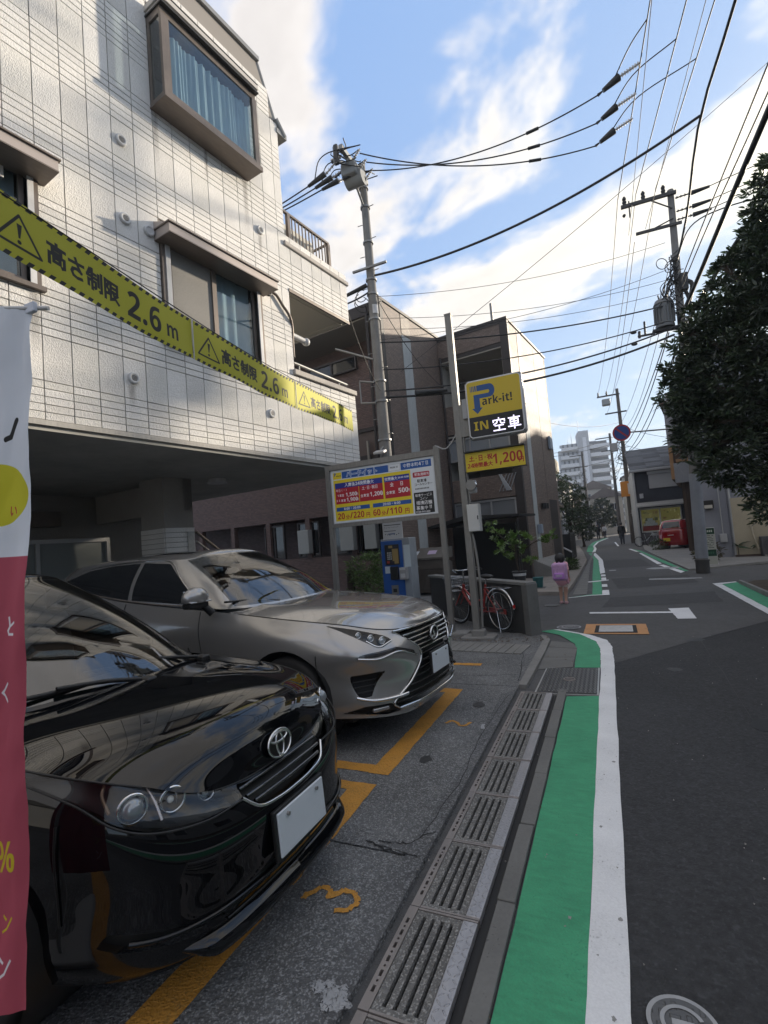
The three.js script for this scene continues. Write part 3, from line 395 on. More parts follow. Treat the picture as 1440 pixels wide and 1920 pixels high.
// ---------------------------------------------------------------- white tiled building (its own axes: x out of the facade, y up, z towards the camera; u = -z)
const FROT = -8 * D2R, FX = -4.575, FZ = -9.08;
{
  const B = thing('tiled_apartment_building', 'white three storey building clad in textured panels above parked cars', 'building', [FX, 0, FZ], FROT);
  const part = (n, g, m, p = B, k) => put(n, g, m, p, k);
  const grout = mat([0.27, 0.25, 0.23], 0.9), panelM = mat([0.86, 0.84, 0.80], 0.75, { map: T.stuccoCol, bumpMap: T.stucco, bumpScale: 0.0035 });
  const y0 = 3.213, uL = -11.2, uMain = -1.71, uEnd = 0.14;
  // openings on the facade: [u0, u1, y0, y1]
  const win2 = [-4.26, -2.46, 4.55, 6.02], winL = [-7.9, -5.80, 4.68, 6.0], bay = [-4.30, -2.56, 7.88, 9.22];
  const openings = [win2, winL, bay, [-10.4, -8.6, 4.6, 6.0]];
  // core walls set back behind the panels
  const core = [];
  const wall = (u0, u1, a, b, z0 = -0.18, z1 = -0.012) => core.push(b2(z0, z1, a, b, -u1, -u0));
  wall(uL, winL[0], 3.155, 10.36); wall(winL[0], winL[1], 3.155, winL[2]); wall(winL[0], winL[1], winL[3], 10.36); wall(winL[1], win2[0], 3.155, 10.36);
  wall(win2[0], win2[1], 3.155, win2[2]); wall(win2[0], win2[1], win2[3], bay[2]); wall(bay[0], win2[1], bay[3], 10.36); wall(bay[0], bay[1], bay[2], bay[3] - 0.002, -0.9, -0.7); wall(win2[1], uMain, 3.155, 9.3); wall(win2[1], -2.11, 9.3, 10.36);
  core.push(extrude([[2.11, 9.3], [1.71, 9.3], [1.71, 9.36], [2.11, 10.36]], 0.168).rotateY(-Math.PI / 2).translate(-0.012, 0, 0));
  part('wall', core, grout);
  { const sw = mat([0.55, 0.54, 0.51], 0.85, { map: T.stuccoCol }); part('side_wall', b2(-7.5, -0.19, 3.35, 9.3, 1.71, 1.9), sw); part('rear_wall', b2(-7.5, -7.3, 0, 10.3, 1.9, 11.2), sw); part('side_wall', b2(-7.5, -0.19, 3.2, 10.3, 11.0, 11.2), sw); }
  part('roof', [b2(-7.6, -0.05, 10.36, 10.42, 2.1, 11.3)], mat(0.2, 0.8));
  // panels: shared geometry by size; the tall course and the six thin courses above it repeat
  const tallGeo = [], thinGeo = []; const PW = 0.299, GAP = 0.0095;
  for (let v = 0; v < 4; v++) { const mk = (w, h) => { const g = flat(new RoundedBoxGeometry(w, h, 0.02, 1, 0.004).rotateY(Math.PI / 2)); const uv = g.attributes.uv; for (let i = 0; i < uv.count; i++) uv.setXY(i, uv.getX(i) + v * 0.37, uv.getY(i) + v * 0.53); return g; }; tallGeo.push(mk(PW - GAP, 0.518 - GAP)); thinGeo.push(mk(PW - GAP, 0.0896 - GAP)); }
  const tone = [0, 1, 2, 3].map((k) => { const m = panelM.clone(); m.color.multiplyScalar(1.02 - 0.045 * k); if (k === 2) m.color.b *= 0.985; return m; });
  const rows = []; { let y = y0; for (let k = 0; k < 5; k++) { rows.push([y, 0.0864, 0]); y += 0.0864; } y = 3.645; while (y < 10.3) { rows.push([y, 0.518, 1]); for (let k = 0; k < 6; k++) rows.push([y + 0.518 + k * 0.0896, 0.0896, 0]); y += 1.0556; } }
  const cells = [];
  const c0 = -2.209 * 1.4;                              // a joint measured on the facade
  for (let k = -30; k < 14; k++) { const u0 = c0 + k * PW, u1 = u0 + PW; for (const [y, h, tall] of rows) {
    let a = u0, b = u1, top = y + h;
    if (a < uL) continue;
    const um = (a + b) / 2, ym = y + h / 2;
    let out = 0;
    if (ym < 4.70) { if (a > uEnd - 0.03) continue; b = Math.min(b, uEnd); }
    else if (ym > 6.28 && ym < 7.12) { if (a > uEnd - 0.03) continue; b = Math.min(b, uEnd); }
    else { if (a > uMain - 0.03) continue; b = Math.min(b, uMain); }
    if (ym > 6.2 && ym < 6.31 && um > uMain) continue;
    if (ym > 9.36) { const lim = -1.71 - (ym - 9.36) * 0.4; if (um > lim - 0.1) continue; }
    if (top > 10.36) continue;
    let skip = false; for (const [p, q, r, s] of openings) { if (b > p + 0.005 && a < q - 0.005 && top > r + 0.01 && y < s - 0.01) { const overl = Math.min(b, q) - Math.max(a, p), ov = Math.min(top, s) - Math.max(y, r); if (overl > 0.6 * (b - a) && ov > 0.5 * h) skip = true; else if (ov > 0.3 * h) { if (a < p && p < b) b = p; else if (a < q && q < b) a = q; else if (tall) { if (y < r) top = r; else y < s && (skip = false); } } } }
    if (skip || b - a < 0.03) continue;
    cells.push({ a, b, y, top, tall, d: Math.hypot((a + b) / 2 - 1.6 + 4.5, y - 4) });
  } }
  let nThin = 0, nTall = 0; const restG = [];
  cells.sort((p, q) => Math.hypot(p.a + 6.5, p.y - 3) - Math.hypot(q.a + 6.5, q.y - 3));
  for (const c of cells) {
    const full = c.b - c.a > PW - 0.01 && Math.abs(c.top - c.y - (c.tall ? 0.518 : 0.0896)) < 0.006;
    const v = Math.floor(rnd(0, 4)), u = (c.a + c.b) / 2, y = (c.y + c.top) / 2, dx = rnd(-0.0015, 0.0015);
    if (full && c.tall && nTall < 295) { nTall++; place('wall_panel', tallGeo[v], tone[Math.floor(rnd(0, 4))], B, dx, y, -u); continue; }
    if (full && !c.tall && nThin < 295) { nThin++; place('wall_tile', thinGeo[v], tone[Math.floor(rnd(0, 4))], B, dx, y, -u); continue; }
    if (full) { restG.push((c.tall ? tallGeo : thinGeo)[v].clone().translate(dx, y, -u)); continue; }
    const g = flat(box(0.02, c.top - c.y - GAP, c.b - c.a - GAP, dx, y, -u)); restG.push(g);
  }
  stuff(part('wall_tile_field', restG, panelM, B, true));
  // rain streaks under sills and vents
  { const am = tex(64, 1, (u, v, i, j) => { const s = 1 - Math.abs(u - 0.5) * 2; return smooth(0, 0.7, s) * smooth(0.0, 0.9, v) * (0.12 + 0.38 * vnoise(u * 16, v * 3, 64)); }, false, 64, 1); am.repeat.set(1, 1); const sm = mat([0.20, 0.18, 0.16], 0.9, { alphaMap: am, transparent: true });
    for (const [u, y, w, h] of [[-4.25, 7.84, 0.12, 0.9], [-2.62, 7.84, 0.14, 1.1], [-3.4, 7.84, 0.09, 0.6], [-2.35, 6.98, 0.1, 0.5], [-4.79, 3.82, 0.13, 0.35], [-5.85, 4.6, 0.14, 0.9], [-6.6, 4.62, 0.12, 0.7], [-5.6, 9.9, 0.3, 2.2], [-3.9, 10.2, 0.25, 0.9]]) put('rain_streak', new THREE.PlaneGeometry(w, h).rotateY(Math.PI / 2).translate(0.0125, y - h / 2, -u), sm, B, true); }
  // soffit, bottom trim, coping, roof edge
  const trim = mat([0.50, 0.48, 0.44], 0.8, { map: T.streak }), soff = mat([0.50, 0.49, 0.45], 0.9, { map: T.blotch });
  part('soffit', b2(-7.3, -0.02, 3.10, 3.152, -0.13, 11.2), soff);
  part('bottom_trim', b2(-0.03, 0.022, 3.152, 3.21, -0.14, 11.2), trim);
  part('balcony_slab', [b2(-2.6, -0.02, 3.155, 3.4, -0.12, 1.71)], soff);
  part('balcony_wall', b2(-0.16, -0.012, 3.4, 4.70, -0.13, 1.71), grout); part('balcony_wall', b2(-2.6, -0.17, 3.4, 4.7, -0.13, -0.0), grout);
  { const bw = mat([0.42, 0.40, 0.35], 0.85); part('balcony_wall', b2(-0.16, -0.012, 6.32, 7.1, -0.13, 1.71), bw); part('balcony_wall', b2(-2.6, -0.17, 6.30, 7.1, -0.13, 0.0), bw); part('balcony_floor', b2(-2.6, -0.17, 6.315, 6.5, 0.0, 1.71), bw); }
  part('balcony_lintel', [b2(-0.012, 0.022, 6.255, 6.315, -0.14, 1.71)], M.bronze);
  { const cp = mat([0.48, 0.44, 0.40], 0.7, { map: T.streak }); part('coping', rbox(0.24, 0.1, 1.9, 0.012, -0.06, 4.76, 0.80), cp); part('coping', rbox(0.22, 0.09, 1.95, 0.02, -0.06, 7.15, 0.79), cp); }
  part('roof_edge', [b2(-0.14, 0.04, 10.36, 10.44, 2.09, 11.3), rod(V(-0.05, 10.40, 2.11), V(-0.05, 9.40, 1.68), 0.06, 0.06, 4), rod(V(0, 9.52, 1.74), V(0, 9.30, 1.52), 0.07, 0.07, 4), b2(-0.4, 0.03, 9.27, 9.36, 1.48, 1.74)], M.galv);
  // third floor railing on the balcony, round rail on the lower one
  const rail = M.bronze;
  { const r = part('balcony_railing', [b2(-0.085, -0.035, 7.83, 7.87, 0.30, 1.69), b2(-0.08, -0.04, 7.24, 7.27, 0.30, 1.69)], rail);
    for (const z of [0.32, 1.52]) put('post', b2(-0.09, -0.03, 7.19, 7.83, z - 0.035, z + 0.035), rail, r);
    for (let k = 0; k < 11; k++) put('baluster', b2(-0.07, -0.05, 7.265, 7.83, 0.42 + k * 0.098, 0.438 + k * 0.098), rail, r);
    put('side_rail', [b2(-1.5, -0.08, 7.83, 7.865, 0.29, 0.33)], rail, r); }
  { const r = part('balcony_rail', [rod(V(-0.06, 4.97, 1.65), V(-0.06, 4.93, 0.04), 0.028)], M.galv); for (const z of [1.5, 0.3]) put('rail_post', rod(V(-0.06, 4.8, z), V(-0.06, 4.95, z), 0.014), M.galv, r); }
  part('air_conditioner', [rbox(0.3, 0.62, 0.85, 0.02, -0.45, 7.55, 0.95)], mat([0.5, 0.48, 0.42], 0.6));
  // bay window
  { const [u0, u1, a, b] = bay, d = 0.34, zc = -(u0 + u1) / 2, w = u1 - u0;
    const f = part('bay_window', [b2(-0.6, d, a - 0.02, a + 0.05, -u1, -u0), b2(-0.6, d - 0.02, b - 0.14, b - 0.02, -u1, -u0)], M.bronze);
    put('hood', [rbox(d + 0.06, 0.08, w + 0.06, 0.01, d / 2 + 0.01, b + 0.08, zc), b2(0, d + 0.01, b - 0.0, b + 0.04, -u1 - 0.005, -u0 + 0.005)], mat([0.45, 0.43, 0.40], 0.5), f);
    put('flashing', [b2(0, d + 0.05, b - 0.035, b - 0.012, -u1 - 0.02, -u0 + 0.02), b2(0, d + 0.045, b + 0.12, b + 0.135, -u1 - 0.02, -u0 + 0.02)], M.black, f);
    put('frame', [b2(d - 0.05, d, a + 0.05, b - 0.14, -u0 - 0.12, -u0), b2(d - 0.05, d, a + 0.05, b - 0.14, -u1, -u1 + 0.09), b2(d - 0.045, d - 0.005, a + 0.05, a + 0.1, -u1 + 0.09, -u0 - 0.12), b2(0.02, 0.06, a + 0.05, b - 0.14, -u0 - 0.05, -u0), b2(0.02, 0.06, a + 0.05, b - 0.14, -u1, -u1 + 0.05)], M.bronze, f);
    put('sill', [b2(d, d + 0.03, a - 0.05, a + 0.03, -u1 - 0.02, -u0 + 0.02), b2(0.0, d + 0.012, a - 0.045, a - 0.022, -u1 - 0.015, -u0 + 0.015)], M.bronze, f);
    put('pane', b2(d - 0.034, d - 0.03, a + 0.09, b - 0.14, -u1 + 0.08, -u0 - 0.11), M.pane, f);
    put('side_pane', b2(0.06, d - 0.05, a + 0.05, b - 0.14, -u0 - 0.02, -u0 - 0.016), M.pane, f); put('side_pane', b2(0.06, d - 0.05, a + 0.05, b - 0.14, -u1 + 0.016, -u1 + 0.02), M.pane, f);
    // gathered curtain
    const cg = new THREE.PlaneGeometry(w - 0.14, b - a - 0.30, 150, 10), p = cg.attributes.position; for (let i = 0; i < p.count; i++) { const x = p.getX(i), y = p.getY(i); p.setZ(i, 0.03 * Math.sin(x * 34 + Math.sin(x * 7) * 2.4 + y * 0.5) * (0.75 - y * 0.2) + 0.012 * Math.sin(x * 91)); } cg.computeVertexNormals();
    put('curtain', cg.rotateY(Math.PI / 2).translate(d - 0.13, (a + b) / 2 - 0.09, zc), mat([0.62, 0.74, 0.78], 0.9, { transmission: 0.25, thickness: 0 }), f);
  }
  // hooded sliding windows
  const windowAt = (u0, u1, a, b, split, blind) => {
    const f = part('window', [b2(-0.10, 0.045, a, b, -u0 - 0.03, -u0 + 0.02), b2(-0.10, 0.045, a, b, -u1 - 0.02, -u1 + 0.03), b2(-0.1, 0.045, b - 0.03, b + 0.02, -u1, -u0), b2(-0.1, 0.07, a - 0.05, a, -u1 - 0.06, -u0 + 0.06)], M.bronze);
    put('jamb', b2(0.045, 0.06, a, b, -u0 - 0.10, -u0 - 0.03), M.white, f); put('jamb', b2(0.045, 0.06, a, b, -u1 + 0.03, -u1 + 0.09), M.white, f);
    put('awning', [extrude([[0, b + 0.17], [0.34, b + 0.02], [0.34, b - 0.10], [0, b - 0.10]], u1 - u0 + 0.2).translate(0, 0, -u1 - 0.1)], mat([0.40, 0.35, 0.32], 0.5, { metalness: 0.2 }), f);
    put('awning_cap', [b2(0.0, 0.365, b + 0.022, b + 0.04, -u1 - 0.12, -u0 + 0.12), b2(0.01, 0.352, b - 0.115, b - 0.10, -u1 - 0.1, -u0 + 0.1)], M.bronze, f);
    const s = split;
    put('sash', [b2(-0.02, 0.02, a, b - 0.03, -s - 0.04, -s + 0.04), b2(-0.05, -0.01, a, b - 0.03, -u0 - 0.17, -u0 - 0.10), b2(-0.05, -0.01, a, b - 0.03, -u1 + 0.10, -u1 + 0.15), b2(-0.05, 0.0, b - 0.1, b - 0.03, -u1 + 0.1, -u0 - 0.1), b2(-0.05, 0.0, a, a + 0.06, -u1 + 0.1, -u0 - 0.1)], M.bronze, f);
    put('pane', [b2(-0.032, -0.028, a + 0.06, b - 0.1, -u1 + 0.14, -s - 0.02)], M.pane, f);
    put('screen', [b2(-0.012, -0.008, a + 0.06, b - 0.1, -s + 0.02, -u0 - 0.16)], mat([0.28, 0.27, 0.25], 0.8, { map: T.fine }), f);
    const cg = new THREE.PlaneGeometry(u1 - u0 - 0.3, b - a - 0.1, 90, 4), p = cg.attributes.position; for (let i = 0; i < p.count; i++) p.setZ(i, 0.02 * Math.sin(p.getX(i) * 30 + Math.sin(p.getX(i) * 5) * 2)); cg.computeVertexNormals();
    put('curtain', cg.rotateY(Math.PI / 2).translate(-0.11, (a + b) / 2, -(u0 + u1) / 2), mat([0.5, 0.58, 0.62], 0.9), f);
    put('reveal', [b2(-0.30, -0.17, a - 0.05, b + 0.05, -u1 - 0.03, -u0 + 0.03)], M.black, f);
    return f;
  };
  windowAt(win2[0], win2[1], win2[2], win2[3], -3.40); windowAt(winL[0], winL[1], winL[2], winL[3], -6.9);
  // round vents
  for (const [u, y, k] of [[-4.77, 7.06, 1], [-4.77, 6.0, 1], [-2.346, 7.08, 1], [-4.767, 3.91, 1], [-2.37, 3.888, 1], [-2.25, 6.03, 2], [-4.44, 6.0, 0]]) {
    const v = part('vent_cap', [tf(new THREE.TorusGeometry(0.055, 0.02, 8, 24).rotateY(Math.PI / 2), 0.03, y, -u), cyl(0.075, 0.075, 0.012, 0.014, y, -u, 24, 0, 0, Math.PI / 2)], k === 2 ? M.black : M.white);
    if (k) { put('vent_hole', [cyl(0.043, 0.043, 0.03, 0.026, y, -u, 20, 0, 0, Math.PI / 2)], M.black, v); if (k === 1) put('louvre', [-2, -1, 0, 1, 2].map((q) => b2(0.036, 0.046, y + q * 0.016 - 0.003, y + q * 0.016 + 0.003, -u - 0.038, -u + 0.038)), M.plasticGrey, v); }
    else put('blank_cap', cyl(0.05, 0.05, 0.03, 0.026, y, -u, 20, 0, 0, Math.PI / 2), M.white, v);
  }
  part('cable', tube([V(0.03, 6.05, 2.24), V(0.05, 6.03, 2.1), V(0.05, 5.9, 1.95), V(0.05, 5.75, 1.78), V(0.0, 5.6, 1.68), V(-0.03, 5.3, 1.66), V(-0.02, 5.05, 1.67)], 0.025, 8), M.bronze);
  part('duct_pipe', [rod(V(-0.25, 5.62, 1.68), V(-0.25, 5.60, 1.05), 0.055, 0.055, 14), ball(0.08, -0.25, 5.60, 1.02)], M.white);
  part('wall_lamp', [rbox(0.12, 0.3, 0.1, 0.02, -0.1, 6.85, -0.16)], M.plasticGrey);
  // ground floor behind the cars: back wall, sliding doors, pillar, stair
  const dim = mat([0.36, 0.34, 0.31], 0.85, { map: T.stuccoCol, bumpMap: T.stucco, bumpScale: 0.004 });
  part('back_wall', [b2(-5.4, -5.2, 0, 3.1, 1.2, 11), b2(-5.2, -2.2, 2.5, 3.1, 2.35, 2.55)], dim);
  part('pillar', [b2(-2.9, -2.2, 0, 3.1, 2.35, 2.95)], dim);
  for (let k = 0; k < 12; k++) place('pillar_tile', flat(rbox(0.02, 0.08, 0.6, 0.004, 0, 0, 0)), panelM, B, -2.188, 1.15 + k * 0.0896, 2.65);
  for (let k = 0; k < 12; k++) place('pillar_tile', flat(rbox(0.7, 0.08, 0.02, 0.004, 0, 0, 0)), panelM, B, -2.55, 1.15 + k * 0.0896, 2.962);
  { const s = part('sliding_door', [b2(-5.2, -5.12, 2.1, 2.2, 3.2, 8.2), b2(-5.2, -5.12, 0.05, 0.15, 3.2, 8.2)], M.plasticGrey); for (let k = 0; k < 6; k++) { put('stile', b2(-5.2, -5.11, 0.15, 2.1, 3.2 + k * 1.0 - 0.03, 3.2 + k * 1.0 + 0.03), M.plasticGrey, s); if (k < 5) put('door_pane', b2(-5.18, -5.15, 0.15, 2.1, 3.23 + k, 4.17 + k), mat([0.28, 0.31, 0.30], 0.35), s); } }
  part('shutter_box', [b2(-5.2, -4.9, 2.45, 2.75, 3.4, 8.4)], M.bronze);
  { const lp = part('partition', [b2(-3.62, -3.54, 2.05, 2.12, 3.2, 8.0), b2(-3.62, -3.54, 0, 0.1, 3.2, 8.0)], M.plasticGrey); for (let k = 0; k < 5; k++) { put('stile', b2(-3.63, -3.53, 0.1, 2.05, 3.2 + k * 1.18, 3.26 + k * 1.18), M.plasticGrey, lp); if (k < 4) put('partition_panel', b2(-3.6, -3.57, 0.1, 2.05, 3.27 + k * 1.18, 4.37 + k * 1.18), mat([0.15, 0.165, 0.16], 0.45), lp); } }
  { const st = part('stair', [extrude([[0, 1.75], [1.7, 0.55], [1.7, 0.1], [0, 0.1]], 0.05).rotateY(Math.PI / 2).translate(-2.3, 0, 2.2)], mat([0.33, 0.25, 0.15], 0.8));
    put('handrail', rod(V(-2.28, 2.1, 2.25), V(-2.28, 0.75, 0.4), 0.03), M.bronze, st); put('handrail', rod(V(-2.28, 1.92, 2.25), V(-2.28, 0.62, 0.4), 0.022), M.galv, st); }
  part('poster', [b2(-2.16, -2.155, 1.0, 2.1, 2.37, 2.52)], mat([0.55, 0.55, 0.52], 0.7, { map: T.wear }));
  part('ceiling_lamp', [cyl(0.16, 0.19, 0.09, -2.0, 3.06, 1.9, 24)], M.white);
}

// ---------------------------------------------------------------- height limit banner
{
  const bt = canvasTex(1024, 216, (g, w, h) => {
    g.fillStyle = '#c3c22a'; g.fillRect(0, 0, w, h);
    g.fillStyle = '#17181a'; for (const [y, s] of [[0, 1], [h - 18, 1]]) for (let x = -20; x < w; x += 40) { g.beginPath(); g.moveTo(x + 12 * s, y); g.lineTo(x + 32 * s, y); g.lineTo(x + 20, y + 18); g.lineTo(x, y + 18); g.fill(); }
    g.strokeStyle = '#17181a'; g.lineWidth = 9; g.lineJoin = 'round'; g.beginPath(); g.moveTo(118, 52); g.lineTo(196, 166); g.lineTo(40, 166); g.closePath(); g.stroke();
    g.fillStyle = '#17181a'; g.beginPath(); g.moveTo(109, 84); g.lineTo(127, 84); g.lineTo(121, 134); g.lineTo(115, 134); g.fill(); g.beginPath(); g.arc(118, 148, 7, 0, 7); g.fill();
    write(g, '高さ制限', 216, 68, 86, '#17181a', { w: 0.15, gap: 0.06, sx: 0.92 });
    write(g, '2.6', 588, 42, 136, '#17181a', { sx: 0.92 }); write(g, 'm', 826, 76, 92, '#17181a', { sx: 0.9 });
  });
  const bm = mat([0.74, 0.72, 0.68], 0.7, { map: bt, side: THREE.DoubleSide });
  const ban = thing('height_limit_banner', 'long yellow height limit banner reading 2.6m strung before the white facade', 'banner');
  // top edge from the far corner of the building towards the camera, sagging a little
  const at = (t) => V(lerp(-3.15, -2.40, t), 3.50 - 0.15 * smooth(0, 0.55, t) + 0.06 * smooth(0.75, 1.1, t) - 0.02 * smooth(0.6, 0.8, t), lerp(-6.24, -1.33, t));
  const joints = [0, 0.376, 0.722, 1.016, 1.36];
  for (let s = 0; s < 4; s++) {
    const n = 26, pos = [], uv = [], idx = [];
    for (let i = 0; i <= n; i++) { const t = lerp(joints[s + 1] - 0.0006, joints[s] + 0.0006, i / n), p = at(t), hgt = 0.297; for (let j = 0; j <= 4; j++) { const f = j / 4; pos.push(p.x + 0.006 * Math.sin(t * 40 + f * 3) * f, p.y - f * hgt, p.z); uv.push(i / n, 1 - f); } }
    for (let i = 0; i < n; i++) for (let j = 0; j < 4; j++) { const a = i * 5 + j; idx.push(a, a + 1, a + 5, a + 1, a + 6, a + 5); }
    const g = new THREE.BufferGeometry(); g.setAttribute('position', new THREE.Float32BufferAttribute(pos, 3)); g.setAttribute('uv', new THREE.Float32BufferAttribute(uv, 2)); g.setIndex(idx); g.computeVertexNormals();
    put('banner_sheet', g, bm, ban, true);
  }
  put('cord', [tube([0, 0.3, 0.6, 0.9, 1.42].map((t) => at(t).add(V(0, 0.004, 0))), 0.004, 5, 40)], M.black, ban);
  put('tie', [0.376, 0.722, 1.016].map((t) => { const p = at(t); return rod(V(p.x + 0.008, p.y, p.z), V(p.x + 0.008, p.y - 0.297, p.z), 0.004); }), M.white, ban);
}
// ---------------------------------------------------------------- brown tiled apartment block (same axes as the white building)
{
  const B = thing('brown_apartment_building', 'dark brown tiled apartment block with pale vertical stripes behind the price board', 'building', [FX, 0, FZ], FROT);
  const part = (n, g, m, p = B, k) => put(n, g, m, p, k);
  T.smallTile = tex(512, 1.2, (u, v) => { const ry = v * 24, row = Math.floor(ry), rx = u * 10 + (row % 2) * 0.5, fy = ry - row, fx = rx - Math.floor(rx); const joint = fx < 0.06 || fy < 0.16; const h = hash2(Math.floor(rx) + row * 37, row); return joint ? [0.34, 0.33, 0.32] : [0.70 + 0.3 * h, 0.70 + 0.27 * h, 0.70 + 0.25 * h]; });
  T.smallTileB = tex(512, 1.2, (u, v) => { const ry = v * 24, row = Math.floor(ry), rx = u * 10 + (row % 2) * 0.5, fy = ry - row, fx = rx - Math.floor(rx); return Math.min(smooth(0.0, 0.1, fx), smooth(0.05, 0.25, fy)) * (0.8 + 0.2 * vnoise(u * 80, v * 80, 80)); });
  const tile = mat([0.215, 0.165, 0.138], 0.62, { map: T.smallTile, bumpMap: T.smallTileB, bumpScale: 0.008 }), tileRed = mat([0.15, 0.10, 0.092], 0.7, { map: T.smallTile, bumpMap: T.smallTileB, bumpScale: 0.006 });
  const pale = mat([0.50, 0.53, 0.53], 0.7, { map: T.streak, bumpMap: T.stucco, bumpScale: 0.004 }), dk = mat([0.030, 0.024, 0.023], 0.6), soff = mat([0.30, 0.28, 0.25], 0.9), glass = M.darkGlass, alu = mat([0.33, 0.34, 0.35], 0.4, { metalness: 0.5 });
  // front block A: facade x = -1.3, u 3.75 .. 7.6
  part('front_wall', [b2(-1.5, -1.3, 0, 8.62, -7.6, -3.78)], tile);
  part('pale_stripe', [b2(-1.3, -1.285, 0.3, 7.94, -5.40, -4.86)], pale);
  part('stripe_cap', [b2(-1.3, -1.288, 7.98, 8.6, -5.42, -4.86)], mat([0.24, 0.20, 0.165], 0.6, { map: T.smallTile, bumpMap: T.smallTileB, bumpScale: 0.004 }));
  part('corner_post', [b2(-1.62, -1.27, 0, 8.66, -3.78, -3.62)], dk);
  part('roof_edge', [b2(-1.55, -1.26, 8.62, 8.70, -7.62, -3.6)], dk);
  part('downpipe', [rod(V(-1.72, 0.2, -3.58), V(-1.72, 8.5, -3.58), 0.045), rod(V(-1.24, 2.0, -7.45), V(-1.24, 7.9, -7.45), 0.04)], dk);
  // side of block A, u = 3.75, running back: tile bands, balcony slots, windows
  const sx0 = -13;
  for (const [p, q, r] of [[5.0, 6.4, -3.75], [2.55, 4.0, -3.75], [0, 1.3, -3.75], [6.41, 7.05, -3.9]]) part('side_wall', b2(sx0, -1.62, p, q, -3.95, r), tileRed);
  part('side_recess', [b2(sx0, -1.62, 0, 8.4, -5.3, -5.1)], tileRed);
  part('side_slab', [b2(sx0, -1.62, 4.0, 4.2, -5.2, -3.75), b2(sx0, -1.62, 4.9, 5.0, -5.2, -3.74)], dk);
  part('side_eave', [b2(sx0, -1.55, 8.28, 8.62, -5.6, -3.62)], dk);
  part('side_soffit', [b2(sx0, -1.6, 8.24, 8.279, -5.5, -3.7)], soff);
  for (const [x, y0, y1, w] of [[-3.3, 6.86, 7.3, 1.9], [-4.6, 6.86, 7.3, 0.4], [-3.2, 1.32, 2.45, 1.1], [-4.7, 1.32, 2.45, 0.9], [-6.2, 1.32, 2.45, 0.9], [-2.3, 1.32, 2.45, 0.8]]) { const f = part('window', [b2(x - w / 2, x + w / 2, y1 - 0.05, y1, -3.86, -3.78), b2(x - w / 2, x + w / 2, y0, y0 + 0.05, -3.86, -3.78), b2(x - w / 2, x - w / 2 + 0.05, y0 + 0.05, y1 - 0.05, -3.86, -3.78), b2(x + w / 2 - 0.05, x + w / 2, y0 + 0.05, y1 - 0.05, -3.86, -3.78), b2(x - 0.03, x + 0.03, y0 + 0.05, y1 - 0.05, -3.85, -3.79)], dk); put('pane', b2(x - w / 2 + 0.05, x + w / 2 - 0.05, y0 + 0.05, y1 - 0.05, -3.84, -3.825), glass, f); }
  for (const [x, w] of [[-3.05, 0.5], [-4.75, 0.45], [-2.2, 0.42]]) part('air_conditioner', [rbox(w, 0.75, 0.2, 0.02, x, 1.82, -3.66)], mat([0.30, 0.315, 0.31], 0.5));
  for (let k = 0; k < 5; k++) part('side_pilaster', b2(-3.0 - k * 1.75, -2.82 - k * 1.75, 1.3, 2.55, -3.9, -3.72), tileRed);
  part('side_door', [b2(-2.6, -1.75, 3.98, 4.9, -3.86, -3.80)], mat([0.1, 0.07, 0.06], 0.5));
  part('pipe', [rod(V(-2.1, 2.9, -3.7), V(-2.1, 4.6, -3.7), 0.04)], soff);
  // block B: facade x = 1.2, u 7.45 .. 12.3, its camera side open as stacked balconies
  const bu = -7.45, be = -12.3;
  part('front_wall', [b2(1.0, 1.2, 0, 8.55, be, bu - 0.16), b2(-6, 1.2, 0, 8.5, be, be + 0.2)], tile);
  part('corner_post', [b2(0.96, 1.23, 0, 8.6, bu - 0.16, bu)], dk);
  part('roof_edge', [b2(-2, 1.24, 8.55, 8.63, be - 0.02, bu + 0.04), b2(-2, 0.95, 8.45, 8.55, bu - 0.1, bu + 0.02)], dk);
  part('fascia', [b2(-1.3, 0.96, 7.86, 8.45, bu - 0.18, bu)], tile);
  part('fascia_edge', [b2(-1.3, 0.96, 7.72, 7.86, bu - 0.2, bu - 0.03)], dk);
  { const bs = mat([0.42, 0.395, 0.35], 0.9); part('balcony_soffit', b2(-1.3, 0.98, 7.68, 7.719, -10.5, bu - 0.05), bs); part('balcony_soffit', b2(-1.3, 0.98, 5.0, 5.06, -10.5, bu - 0.05), bs); part('balcony_end', b2(-1.5, -1.31, 0, 8.4, -10.7, -7.61), bs); }
  part('balcony_back', [b2(-1.3, 0.98, 0, 8.3, -10.7, -10.5)], mat([0.34, 0.31, 0.28], 0.9)); part('inner_wall', [b2(0.9, 0.99, 5.06, 7.68, -10.5, bu - 0.17)], mat([0.40, 0.375, 0.33], 0.9));
  for (const [p, q] of [[5.1, 6.1], [2.75, 3.5], [0, 0.9]]) part('balcony_wall', b2(-1.3, 0.96, p, q, bu - 0.16, bu), tile);
  { const f = part('balcony_window', [b2(-1.25, 0.95, 4.15, 4.22, bu - 0.14, bu - 0.04), b2(-1.25, 0.95, 4.86, 4.92, bu - 0.14, bu - 0.04), ...[-1.2, -0.45, 0.25, 0.92].map((x) => b2(x - 0.03, x + 0.03, 4.22, 4.86, bu - 0.13, bu - 0.05))], alu); put('pane', b2(-1.2, 0.92, 4.22, 4.86, bu - 0.1, bu - 0.09), mat([0.22, 0.24, 0.26], 0.25), f); }
